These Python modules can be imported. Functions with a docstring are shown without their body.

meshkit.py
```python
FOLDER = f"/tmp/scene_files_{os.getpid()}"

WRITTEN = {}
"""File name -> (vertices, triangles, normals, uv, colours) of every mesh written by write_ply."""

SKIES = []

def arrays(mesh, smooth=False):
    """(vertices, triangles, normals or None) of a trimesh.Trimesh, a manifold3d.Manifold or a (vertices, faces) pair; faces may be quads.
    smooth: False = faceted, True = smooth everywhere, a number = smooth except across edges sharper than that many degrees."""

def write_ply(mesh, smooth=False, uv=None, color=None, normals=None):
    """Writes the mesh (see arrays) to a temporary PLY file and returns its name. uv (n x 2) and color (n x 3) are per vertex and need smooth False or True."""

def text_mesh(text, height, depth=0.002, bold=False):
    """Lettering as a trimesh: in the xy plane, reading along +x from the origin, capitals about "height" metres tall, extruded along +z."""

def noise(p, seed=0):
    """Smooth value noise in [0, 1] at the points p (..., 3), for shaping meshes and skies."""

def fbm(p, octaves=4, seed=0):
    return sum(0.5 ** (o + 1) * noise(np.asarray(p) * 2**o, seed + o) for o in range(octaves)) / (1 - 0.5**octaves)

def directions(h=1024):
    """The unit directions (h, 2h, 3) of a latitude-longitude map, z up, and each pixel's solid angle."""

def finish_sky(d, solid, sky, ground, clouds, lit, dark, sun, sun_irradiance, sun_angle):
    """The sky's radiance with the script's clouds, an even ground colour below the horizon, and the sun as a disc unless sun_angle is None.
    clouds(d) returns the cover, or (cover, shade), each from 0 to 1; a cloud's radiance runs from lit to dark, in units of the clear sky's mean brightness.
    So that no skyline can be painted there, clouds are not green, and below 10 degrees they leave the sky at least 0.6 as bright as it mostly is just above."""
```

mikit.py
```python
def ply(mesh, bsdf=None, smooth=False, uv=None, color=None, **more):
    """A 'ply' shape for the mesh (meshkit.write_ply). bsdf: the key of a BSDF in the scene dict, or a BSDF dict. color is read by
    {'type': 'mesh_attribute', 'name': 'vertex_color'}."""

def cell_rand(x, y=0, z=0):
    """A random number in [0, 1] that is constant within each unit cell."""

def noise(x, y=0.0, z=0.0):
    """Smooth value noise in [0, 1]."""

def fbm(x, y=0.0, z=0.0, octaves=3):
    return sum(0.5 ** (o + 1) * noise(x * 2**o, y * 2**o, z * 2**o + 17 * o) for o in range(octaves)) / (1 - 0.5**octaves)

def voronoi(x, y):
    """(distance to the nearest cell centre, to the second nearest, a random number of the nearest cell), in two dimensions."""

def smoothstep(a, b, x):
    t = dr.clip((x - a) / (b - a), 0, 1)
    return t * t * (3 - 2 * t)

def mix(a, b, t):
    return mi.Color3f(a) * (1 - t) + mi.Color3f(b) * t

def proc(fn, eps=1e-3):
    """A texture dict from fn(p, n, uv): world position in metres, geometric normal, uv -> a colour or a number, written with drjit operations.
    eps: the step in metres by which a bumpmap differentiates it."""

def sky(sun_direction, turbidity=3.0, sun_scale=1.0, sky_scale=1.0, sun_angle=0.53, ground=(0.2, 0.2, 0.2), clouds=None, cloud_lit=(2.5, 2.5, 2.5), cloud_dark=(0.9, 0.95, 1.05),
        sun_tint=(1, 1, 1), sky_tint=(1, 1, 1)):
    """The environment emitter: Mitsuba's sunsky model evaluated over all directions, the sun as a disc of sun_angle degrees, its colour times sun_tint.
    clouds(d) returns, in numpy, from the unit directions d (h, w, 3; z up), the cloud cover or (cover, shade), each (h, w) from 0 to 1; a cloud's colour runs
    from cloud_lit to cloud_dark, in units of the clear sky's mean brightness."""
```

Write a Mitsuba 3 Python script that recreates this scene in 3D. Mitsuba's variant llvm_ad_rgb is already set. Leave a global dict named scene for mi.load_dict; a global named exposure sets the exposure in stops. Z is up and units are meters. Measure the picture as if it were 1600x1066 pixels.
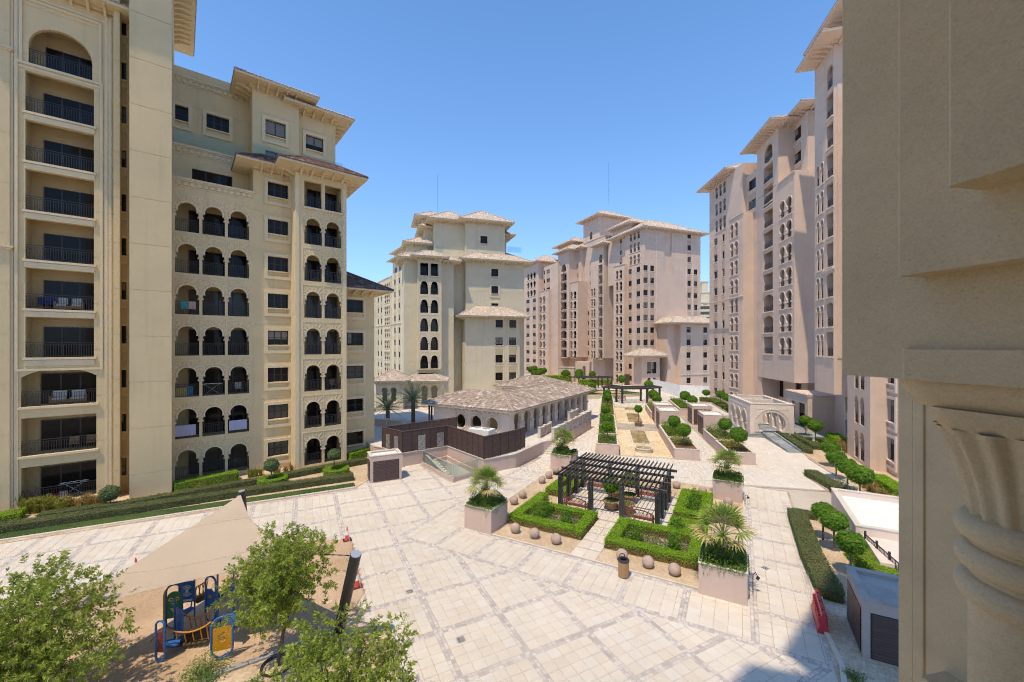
import math, random
import numpy as np, trimesh, drjit as dr, mitsuba as mi, mikit, meshkit
import manifold3d as m3
import shapely
from shapely.geometry import Polygon, box as sbox, Point, LineString
from shapely.ops import unary_union

T = mi.ScalarTransform4f
scene, labels = {}, {}
rng = np.random.default_rng(7)
random.seed(7)

# ------------------------------------------------------------------ camera, sky, exposure
H = 11.4                     # eye height above the plaza: a third-floor balcony
F_PX = 640.0                 # focal length in pixels of the 1600 px wide photograph
scene['camera'] = {'type': 'perspective', 'fov': 2 * math.degrees(math.atan(800 / F_PX)), 'fov_axis': 'x',
                   'near_clip': 0.05, 'far_clip': 5000.0,
                   'principal_point_offset_x': 0.0, 'principal_point_offset_y': -7.0 / 1066,
                   'to_world': T().look_at(origin=[0, 0, H], target=[0, 10, H], up=[0, 0, 1])}
SUN = (-0.23, -0.38, 1.0)
scene['sky'] = mikit.sky(SUN, turbidity=3.0, sun_scale=1.0, sky_scale=1.65, ground=(0.30, 0.27, 0.23), sun_tint=(1.0, 0.98, 0.94), sky_tint=(1.0, 1.20, 1.38))
exposure = 1.5


def gp(px, py, z=0.0):
    """Point of the horizontal plane at height z that lies on this sight line (used to take distances off the photograph)."""
    t = (H - z) * F_PX / (py - 540.0)
    return np.array([(px - 800.0) / F_PX * t, t])


# ------------------------------------------------------------------ materials
N, FB, VO, CR, SS, MX = mikit.noise, mikit.fbm, mikit.voronoi, mikit.cell_rand, mikit.smoothstep, mikit.mix


def mat(name, d):
    scene[name] = d
    return name


def rgb(c):
    return {'type': 'rgb', 'value': list(map(float, c))}


def two(d):
    return {'type': 'twosided', 'bsdf': d}


def diffuse(name, c):
    return mat(name, two({'type': 'diffuse', 'reflectance': rgb(c) if not isinstance(c, dict) else c}))


def plaster(name, c, amount=0.08, streak=0.07):
    c = np.array(c)

    def fn(p, n, uv):
        a = FB(p.x * 0.6, p.y * 0.6, p.z * 0.6, 3)
        b = N(p.x * 9.0, p.y * 9.0, p.z * 9.0)
        s = FB(p.x * 2.3 + p.y * 1.1, p.y * 2.1, p.z * 0.12, 2)
        g = FB(p.x * .21 + 7, p.y * .21, p.z * .17, 2)
        k = (1 - amount) + amount * 2 * a * 0.8 + 0.05 * (b - 0.5) - streak * SS(0.55, 0.85, s) + 0.10 * (g - .5)
        w = 0.06 * (g - .5)
        return mi.Color3f(float(c[0]) * (k + w), float(c[1]) * k, float(c[2]) * (k - w))
    return diffuse(name, mikit.proc(fn))


BEIGE = plaster('beige_stucco', (0.645, 0.515, 0.305))
BEIGE_T = plaster('beige_trim', (0.68, 0.565, 0.375))
PALE = plaster('pale_stucco', (0.635, 0.57, 0.42))
PALE_T = plaster('pale_trim', (0.66, 0.59, 0.44))
PINK = plaster('pink_stucco', (0.63, 0.49, 0.395))
PINK_T = plaster('pink_trim', (0.71, 0.60, 0.515))
PLANT = plaster('planter_stucco', (0.57, 0.44, 0.37), 0.08, 0.06)
STONE = plaster('coping_stone', (0.60, 0.545, 0.45))
WHITE = plaster('white_paint', (0.74, 0.71, 0.66), 0.06, 0.03)
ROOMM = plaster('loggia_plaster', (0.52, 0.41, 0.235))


def near_stucco():
    def col(p, n, uv):
        a = FB(p.x * 5, p.y * 5, p.z * 5, 3)
        v = VO((p.y * 1.0 + p.x * .6) * 110, p.z * 110)[0]
        k = 0.86 + 0.2 * a + 0.05 * (FB(p.x * 40, p.y * 40, p.z * 40, 2) - .5)
        pit = SS(0.30, 0.12, v) * SS(.55, .75, N(p.x * 17, p.y * 17, p.z * 17))
        k = k * (1 - .0 * pit)
        return mi.Color3f(0.61, 0.485, 0.305) * (k + .16 * (N(p.x * 260, p.y * 260, p.z * 200) - .5) - .10 * SS(.72, .9, N(p.x * 210 + 9, p.y * 210, p.z * 170)))

    def h(p, n, uv):
        return 0.0011 * N(p.x * 210, p.y * 210, p.z * 170) + 0.0006 * N(p.x * 420, p.y * 420, p.z * 420)
    return mat('near_stucco', two({'type': 'bumpmap', 'arbitrary': mikit.proc(h, eps=2e-3), 'scale': 1.0,
                                   'bsdf': {'type': 'diffuse', 'reflectance': mikit.proc(col)}}))


NEAR = near_stucco()


def tiles_mat(name, a, b, c):
    def fn(p, n, uv):
        r = CR(uv.x, uv.y, 3.0)
        q = CR(uv.x, uv.y, 9.0)
        col = MX(a, b, SS(0.2, 0.9, r))
        col = MX(col, c, SS(0.84, 0.9, q))
        return col * (0.85 + 0.3 * FB(p.x * 3, p.y * 3, p.z * 3, 2))
    return diffuse(name, mikit.proc(fn))


TILE = tiles_mat('clay_tile', (0.40, 0.32, 0.26), (0.29, 0.225, 0.18), (0.52, 0.46, 0.39))
TILE_D = tiles_mat('dark_clay_tile', (0.20, 0.135, 0.115), (0.13, 0.095, 0.085), (0.30, 0.21, 0.18))
TILE_P = tiles_mat('pale_clay_tile', (0.50, 0.42, 0.34), (0.42, 0.345, 0.28), (0.57, 0.50, 0.42))


def principled(name, c, rough=0.5, metal=0.0, spec=0.5, **k):
    return mat(name, two({'type': 'principled', 'base_color': rgb(c) if not isinstance(c, dict) else c, 'roughness': rough, 'metallic': metal, 'specular': spec, **k}))


DARK = principled('dark_metal', (0.028, 0.026, 0.026), 0.45)
FRAME = principled('dark_window_frame', (0.03, 0.02, 0.016), 0.4)
GLASSD = principled('dark_glass', (0.014, 0.012, 0.011), 0.04, spec=0.16)
GLASSW = principled('glass_over_curtain', (0.085, 0.078, 0.068), 0.05, spec=0.2)
CURT = principled('blind_behind_glass', (0.20, 0.18, 0.155), 0.08, spec=0.2)
SHADE = diffuse('dim_room', (0.05, 0.042, 0.035))
WOODB = principled('brown_bench_wood', (0.20, 0.065, 0.04), 0.5)
SLATW = principled('bin_wood', (0.33, 0.19, 0.09), 0.6)
BLACKW = mat('black_painted_wood', two({'type': 'principled', 'base_color': mikit.proc(lambda p, n, uv: mi.Color3f(0.036, 0.035, 0.036) * (0.6 + 0.9 * FB(p.x * 6, p.y * 6, p.z * 2, 2))), 'roughness': 0.42, 'specular': 0.5}))


def louvre():
    def fn(p, n, uv):
        k = 0.75 + 0.5 * N(p.x * 1.3, p.y * 1.3, p.z * 30.0)
        return mi.Color3f(0.085, 0.052, 0.046) * k
    return mat('brown_board', two({'type': 'principled', 'base_color': mikit.proc(fn), 'roughness': 0.5, 'specular': 0.4}))


LOUV = louvre()
GLASSG = mat('green_glass', {'type': 'thindielectric', 'int_ior': 1.5, 'specular_transmittance': rgb((0.86, 0.94, 0.915)), 'specular_reflectance': rgb((.3, .3, .3))})
STEEL = principled('pale_steel', (0.6, 0.6, 0.58), 0.3, 0.6)
WATER = mat('pool_water', two({'type': 'principled', 'base_color': mikit.proc(lambda p, n, uv: MX((0.20, 0.145, 0.05), (0.33, 0.26, 0.12), SS(.35, .7, FB(p.x * 1.1, p.y * 1.1, 0.0, 3)))), 'roughness': 0.08, 'specular': 0.5}))


def ground_mat(name, c1, c2, s=1.0, grain=25.0, amt=0.35):
    def fn(p, n, uv):
        a = FB(p.x * s, p.y * s, 0.0, 4)
        g = N(p.x * grain, p.y * grain, p.z * grain)
        return MX(c1, c2, SS(0.3, 0.7, a)) * (1 - amt / 2 + amt * g)
    return diffuse(name, mikit.proc(fn))


SAND = ground_mat('play_sand', (0.42, 0.30, 0.19), (0.50, 0.37, 0.25), 0.7, 14.0, 0.25)
GRAVEL = ground_mat('garden_gravel', (0.47, 0.36, 0.235), (0.55, 0.44, 0.31), 0.8, 14.0, 0.5)
GRAVELP = ground_mat('pale_gravel', (0.47, 0.39, 0.28), (0.60, 0.52, 0.41), 1.2, 17.0, 0.6)
SOIL = ground_mat('planter_soil', (0.10, 0.06, 0.035), (0.20, 0.12, 0.07), 2.0, 20.0, 0.5)
GRASS = ground_mat('lawn_green', (0.05, 0.085, 0.028), (0.075, 0.11, 0.035), 0.9, 22.0, 0.6)
FARG = ground_mat('far_ground', (0.42, 0.37, 0.30), (0.50, 0.45, 0.37), 0.1, 2.0, 0.1)
GROUT = ground_mat('paving_joint', (0.36, 0.31, 0.25), (0.43, 0.38, 0.31), 0.6, 9.0, 0.2)
GRAYS = ground_mat('grey_granite', (0.22, 0.24, 0.25), (0.32, 0.34, 0.35), 0.8, 30.0, 0.25)
CONC = ground_mat('grey_concrete', (0.30, 0.295, 0.28), (0.38, 0.37, 0.35), 0.8, 20.0, 0.15)
POOLT = ground_mat('fountain_stone', (0.60, 0.47, 0.28), (0.66, 0.55, 0.38), 0.6, 6.0, 0.3)


def vcol(name, rough=None):
    def_ = {'type': 'mesh_attribute', 'name': 'vertex_color'}
    return mat(name, two({'type': 'diffuse', 'reflectance': def_}))


PAVE = vcol('cut_stone')


def slab_mat(name, c):
    c = np.array(c)

    def fn(p, n, uv):
        a = FB(p.x * 1.7, p.y * 1.7, 0.0, 3)
        b = FB(p.x * .23 + 3, p.y * .23, 0.0, 3)
        g = N(p.x * 30, p.y * 30, 0.0)
        k = 0.88 + 0.11 * a + 0.14 * (b - .5) + 0.05 * (g - .5)
        return mi.Color3f(float(c[0]) * k, float(c[1]) * k, float(c[2]) * (k - .03))
    return diffuse(name, mikit.proc(fn))


SLAB = [slab_mat('cream_slab', (0.635, 0.58, 0.505)), slab_mat('buff_slab', (0.62, 0.555, 0.475)), slab_mat('pale_slab', (0.64, 0.595, 0.535))]


def leaf(name, c, trans=0.5, var=0.5):
    c = np.array(c, float)

    def fn(p, n, uv):
        r = CR(p.x * 9, p.y * 9, p.z * 9)
        b = FB(p.x * 1.6, p.y * 1.6, p.z * 1.6, 2)
        k = (1 - var * .5) + var * (0.6 * r + 0.4 * b)
        y = 0.25 * (r - .5)
        return mi.Color3f(float(c[0]) * (k + y), float(c[1]) * k, float(c[2]) * (k - y * .6))
    return mat(name, {'type': 'principledthin', 'base_color': mikit.proc(fn), 'roughness': 0.5, 'diff_trans': trans, 'spec_trans': 0.0, 'eta': 1.4})


LEAF_T = leaf('tree_leaf', (0.31, 0.385, 0.07), 0.9, 0.9)
LEAF_H = leaf('hedge_leaf', (0.28, 0.52, 0.03), 0.9)
LEAF_HD = leaf('dark_hedge_leaf', (0.15, 0.20, 0.085), 0.6)
LEAF_B = leaf('ball_leaf', (0.14, 0.265, 0.035), 0.75, 0.75)
LEAF_S = leaf('shrub_leaf', (0.15, 0.24, 0.055), 0.7, 0.8)
LEAF_Y = leaf('yellow_green_leaf', (0.28, 0.29, 0.06), 0.8, 0.7)
LEAF_P = leaf('palm_leaf', (0.26, 0.34, 0.075), 0.7, 0.6)
LEAF_D = leaf('dry_palm_leaf', (0.50, 0.41, 0.20), 0.6, 0.5)
LEAF_G = leaf('grey_palm_leaf', (0.22, 0.28, 0.16), 0.6, 0.5)
LEAF_O = leaf('dry_grass_leaf', (0.36, 0.26, 0.10), 0.5, 0.7)
BARK = ground_mat('bark', (0.13, 0.095, 0.07), (0.22, 0.17, 0.125), 3.0, 30.0, 0.5)
BARKT = ground_mat('hedge_twigs', (0.085, 0.07, 0.035), (0.14, 0.11, 0.055), 3.0, 30.0, 0.5)


# ------------------------------------------------------------------ scene bookkeeping
def key(name, parent=None):
    base = (parent + '__' if parent else '') + name
    if base not in USED:
        USED.add(base)
        return base
    i = COUNT.get(base, 0)
    while True:
        i += 1
        k = f'{base}_{i:03d}'
        if k not in USED:
            COUNT[base] = i
            USED.add(k)
            return k


USED, COUNT = set(scene), {}


def thing(name, label, cat, group=None):
    k = key(name)
    labels[k] = {'label': label, 'category': cat}
    if group:
        labels[k]['group'] = group
    return k


def put(parent, name, shape, to_world=None, label=None, kind=None):
    k = key(name, parent)
    s = dict(shape)
    if to_world is not None:
        s['to_world'] = to_world
    scene[k] = s
    d = {}
    if label:
        d['label'] = label
    if kind:
        d['kind'] = kind
    if d:
        labels[k] = d
    return k


def solo(name, shape, label, cat, group=None, to_world=None, kind=None):
    k = thing(name, label, cat, group)
    s = dict(shape)
    if to_world is not None:
        s['to_world'] = to_world
    scene[k] = s
    if kind:
        labels[k]['kind'] = kind
    return k


def setting(name, shape, label=None, to_world=None):
    k = key(name)
    s = dict(shape)
    if to_world is not None:
        s['to_world'] = to_world
    scene[k] = s
    labels[k] = {'label': label or name.replace('_', ' '), 'category': name.replace('_', ' '), 'kind': 'structure'}
    return k


# ------------------------------------------------------------------ mesh building
class MB:
    """Collects triangles; coordinates as given."""

    def __init__(self):
        self.v, self.f, self.c, self.uv, self.n = [], [], [], [], 0

    def add(self, v, f, c=None, uv=None):
        v = np.asarray(v, float)
        f = np.asarray(f, int)
        if f.shape[1] == 4:
            f = np.vstack([f[:, [0, 1, 2]], f[:, [0, 2, 3]]])
        self.v.append(v)
        self.f.append(f + self.n)
        if c is not None:
            self.c.append(np.broadcast_to(np.asarray(c, float), v.shape))
        if uv is not None:
            self.uv.append(uv)
        self.n += len(v)
        return self

    def mesh(self, tm):
        return self.add(tm.vertices, tm.faces)

    def man(self, m):
        q = m.to_mesh()
        return self.add(q.vert_properties[:, :3], q.tri_verts)

    def box(self, x0, x1, y0, y1, z0, z1, c=None):
        v = np.array([[x, y, z] for x in (x0, x1) for y in (y0, y1) for z in (z0, z1)], float)
        f = [[0, 1, 3, 2], [4, 6, 7, 5], [0, 4, 5, 1], [2, 3, 7, 6], [0, 2, 6, 4], [1, 5, 7, 3]]
        return self.add(v, f, c)

    def bbox(self, x0, x1, y0, y1, z0, z1, b=0.01):
        """box with chamfered top edges and vertical edges"""
        def ring(i):
            return [[x0 + i, y0 + i], [x1 - i, y0 + i], [x1 - i, y1 - i], [x0 + i, y1 - i]]
        v = np.array([p + [z0] for p in ring(0)] + [p + [z1 - b] for p in ring(0)] + [p + [z1] for p in ring(b)])
        f = []
        for k in (0, 4):
            for i in range(4):
                j = (i + 1) % 4
                f.append([k + i, k + j, k + 4 + j, k + 4 + i])
        f += [[8, 9, 10, 11], [3, 2, 1, 0]]
        return self.add(v, f)

    def tube(self, pts, r, sides=6, cap=True):
        p = np.asarray(pts, float)
        r = np.broadcast_to(np.asarray(r, float), (len(p),))
        t = np.gradient(p, axis=0)
        t /= np.linalg.norm(t, axis=1, keepdims=True) + 1e-12
        ref = np.array([0, 0, 1.0]) if abs(t[0, 2]) < 0.9 else np.array([1.0, 0, 0])
        A, Bv = [], []
        a = np.cross(t[0], ref)
        for i in range(len(p)):
            a = a - t[i] * np.dot(a, t[i])
            a /= np.linalg.norm(a) + 1e-12
            A.append(a)
            Bv.append(np.cross(t[i], a))
        A, Bv = np.array(A), np.array(Bv)
        ang = np.arange(sides) * 2 * np.pi / sides
        v = p[:, None] + r[:, None, None] * (np.cos(ang)[None, :, None] * A[:, None] + np.sin(ang)[None, :, None] * Bv[:, None])
        v = v.reshape(-1, 3)
        f = []
        for i in range(len(p) - 1):
            for k in range(sides):
                k2 = (k + 1) % sides
                f.append([i * sides + k, i * sides + k2, (i + 1) * sides + k2, (i + 1) * sides + k])
        self.add(v, f)
        if cap:
            for i, s in ((0, -1), (len(p) - 1, 1)):
                ringv = v[i * sides:(i + 1) * sides]
                vv = np.vstack([ringv, p[i]])
                ff = [[k, (k + 1) % sides, sides][::s] for k in range(sides)]
                self.add(vv, ff)
        return self

    def lathe(self, prof, sides=24, cx=0, cy=0):
        prof = np.asarray(prof, float)
        ang = np.arange(sides) * 2 * np.pi / sides
        v = np.stack([cx + prof[:, None, 0] * np.cos(ang), cy + prof[:, None, 0] * np.sin(ang), np.broadcast_to(prof[:, None, 1], (len(prof), sides))], -1).reshape(-1, 3)
        f = []
        for i in range(len(prof) - 1):
            for k in range(sides):
                k2 = (k + 1) % sides
                f.append([i * sides + k, i * sides + k2, (i + 1) * sides + k2, (i + 1) * sides + k])
        return self.add(v, f)

    def prism(self, poly, z0, z1):
        """shapely polygon extruded from z0 to z1"""
        for g in (poly.geoms if hasattr(poly, 'geoms') else [poly]):
            if g.geom_type == 'Polygon' and g.area > 1e-7:
                q = extrude(g, z1 - z0)
                v = np.array(q[0])
                v[:, 2] += z0
                self.add(v, q[1])
        return self

    def xf(self, M):
        """all vertices so far through a 4x4"""
        M = np.asarray(M)
        self.v = [np.asarray(v) @ M[:3, :3].T + M[:3, 3] for v in self.v]
        return self

    def arr(self):
        return np.vstack(self.v), np.vstack(self.f)

    def ply(self, bsdf, smooth=False):
        v, f = self.arr()
        c = np.vstack(self.c) if self.c else None
        uv = np.vstack(self.uv) if self.uv else None
        if c is not None or uv is not None:
            return mikit.ply((v, f), bsdf, smooth=False, color=c, uv=uv)
        return mikit.ply((v, f), bsdf, smooth=smooth)


def extrude(poly, h):
    rings = [np.asarray(poly.exterior.coords)[:-1]] + [np.asarray(r.coords)[:-1] for r in poly.interiors]
    cs = m3.CrossSection([r.tolist() for r in rings], m3.FillRule.EvenOdd)
    q = m3.Manifold.extrude(cs, h).to_mesh()
    return q.vert_properties[:, :3].astype(float), q.tri_verts.astype(int)


class Fr:
    """A frame: u to the right along a facade seen from outside, d inwards, z up. theta in degrees of u."""

    def __init__(self, o, theta, z=0.0):
        self.o = np.array(o, float)[:2]
        self.th = theta
        t = math.radians(theta)
        self.U = np.array([math.cos(t), math.sin(t)])
        self.D = np.array([-math.sin(t), math.cos(t)])
        self.z = z
        self.M = np.eye(4)
        self.M[:2, 0], self.M[:2, 1], self.M[:2, 3], self.M[2, 3] = self.U, self.D, self.o, z

    def w(self, u, d):
        return self.o + u * self.U + d * self.D

    def tw(self, u=0, d=0, z=0, s=(1, 1, 1)):
        m = self.M.copy()
        m[:3, 3] += m[:3, 0] * u + m[:3, 1] * d + m[:3, 2] * z
        m[:3, 0] *= s[0]
        m[:3, 1] *= s[1]
        m[:3, 2] *= s[2]
        return T(m.tolist())

    def uv(self, p):
        q = np.asarray(p, float)[:2] - self.o
        return float(q @ self.U), float(q @ self.D)

    def upx(self, px, d=0.0):
        """u at which this facade plane (at depth d) is crossed by the vertical plane through the camera at column px"""
        k = (px - 800.0) / F_PX
        a = self.o + d * self.D
        return float((k * a[1] - a[0]) / (self.U[0] - k * self.U[1]))

    def zpx(self, px, py, d=0.0):
        y = self.w(self.upx(px, d), d)[1]
        return H + (540.0 - py) / F_PX * y

# ------------------------------------------------------------------ building kit
CACHE = {}
ST = 3.4        # storey height
Z0 = 0.36       # ground-floor level


def cached(k, make):
    if k not in CACHE:
        CACHE[k] = make()
    return CACHE[k]


def upright(poly, th):
    """shapely polygon in (u, z), extruded th inwards -> vertices, faces in (u, d, z)"""
    v, f = extrude(poly, th)
    return v[:, [0, 2, 1]], f[:, ::-1]


def add_upright(mb, poly, d0, th):
    for g in (poly.geoms if hasattr(poly, 'geoms') else [poly]):
        if g.geom_type == 'Polygon' and g.area > 1e-6:
            v, f = upright(g, th)
            v = v + np.array([0, d0, 0])
            mb.add(v, f)


def arch(cx, w, z, h, kind):
    """outline of an opening with its floor at z, clear width w and height h"""
    if kind == 'rect':
        return sbox(cx - w / 2, z, cx + w / 2, z + h)
    n = 10
    if kind == 'lobe':          # stilted three-lobed arch standing on corbels
        r = 0.385 * w
        zc = z + h - r
        zs = zc - 0.30 * w
        return unary_union([sbox(cx - w / 2, z, cx + w / 2, zs - .10), sbox(cx - 0.435 * w, zs - .11, cx + 0.435 * w, zs + .03),
                            Point(cx, zc).buffer(r, n), sbox(cx - r * .9, zs, cx + r * .9, zc),
                            Point(cx - .31 * w, zs + .12 * w).buffer(.175 * w, 8), Point(cx + .31 * w, zs + .12 * w).buffer(.175 * w, 8)])
    if kind == 'horse':
        r = 0.47 * w
        zc = z + h - r
        return unary_union([sbox(cx - .36 * w, z, cx + .36 * w, zc), Point(cx, zc).buffer(r, n)])
    if kind == 'round':
        r = w / 2
        return unary_union([sbox(cx - r, z, cx + r, z + h - r), Point(cx, z + h - r).buffer(r, n)])
    if kind == 'scallop':
        r = w / 2
        s = [Point(cx, z + h - r).buffer(r - .10, n), sbox(cx - r, z, cx + r, z + h - r)]
        for i in range(25):
            a = math.pi * (i + .5) / 25
            s.append(Point(cx + (r - .10) * math.cos(a), z + h - r + (r - .10) * math.sin(a)).buffer(.11, 3))
        return unary_union(s)
    if kind == 'segment':
        rise = 0.16 * w
        R = (w * w / 4 + rise * rise) / (2 * rise)
        c = Point(cx, z + h - R).buffer(R, 24)
        return unary_union([sbox(cx - w / 2, z, cx + w / 2, z + h - rise), c.intersection(sbox(cx - w / 2, z + h - rise - .01, cx + w / 2, z + h + 1))])


def window_plies(w, h, nc, nr, pane):
    def make():
        f = MB()
        t, dp = 0.06, 0.07
        f.box(-w / 2, w / 2, 0, dp, 0, t).box(-w / 2, w / 2, 0, dp, h - t, h)
        f.box(-w / 2, -w / 2 + t, 0, dp, t, h - t).box(w / 2 - t, w / 2, 0, dp, t, h - t)
        for i in range(1, nc):
            x = -w / 2 + w * i / nc
            f.box(x - .045, x + .045, .004, dp - .004, t, h - t)
        for j in range(1, nr):
            z = h * j / nr
            f.box(-w / 2 + t, w / 2 - t, .008, dp - .008, z - .025, z + .025)
        g = MB().box(-w / 2 + t * .6, w / 2 - t * .6, .035, .05, t * .6, h - t * .6)
        return f.ply(FRAME), g.ply(pane)
    return cached(('win', round(w, 2), round(h, 2), nc, nr, pane), make)


def surround_ply(w, h, below, m, proud=.13, side=.28):
    def make():
        s = MB()
        ring = sbox(-w / 2 - side, -below - side, w / 2 + side, h + side).difference(sbox(-w / 2, -below, w / 2, h))
        add_upright(s, ring, -proud, proud + .02)
        s.box(-w / 2 - .06, w / 2 + .06, -proud - .05, .1, -.12, -.02)
        return s.ply(m)
    return cached(('sur', round(w, 2), round(h, 2), round(below, 2), m, proud, side), make)


def sill_ply(w, m):
    return cached(('sill', round(w, 2), m), lambda: MB().box(-w / 2 - .12, w / 2 + .12, -.10, .05, -.14, -.02).box(-w / 2 - .12, w / 2 + .12, -.06, .02, -.62, -.52).ply(m))


def rail_ply(w, h=1.05, step=.115, bar=.016):
    def make():
        r = MB()
        r.box(-w / 2, w / 2, -.025, .025, h - .04, h).box(-w / 2, w / 2, -.018, .018, h - .17, h - .145).box(-w / 2, w / 2, -.018, .018, .07, .10)
        n = max(2, int(w / step))
        for i in range(n + 1):
            x = -w / 2 + .015 + (w - .03) * i / n
            r.box(x - bar, x + bar, -bar, bar, .1, h - .16)
        return r.ply(DARK)
    return cached(('rail', round(w, 2), h, step), make)


SPAN = {PINK: plaster('pink_spandrel', (.52, .385, .28)), PALE: plaster('pale_spandrel', (.50, .42, .27)), BEIGE: plaster('beige_spandrel', (.55, .43, .25))}


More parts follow.
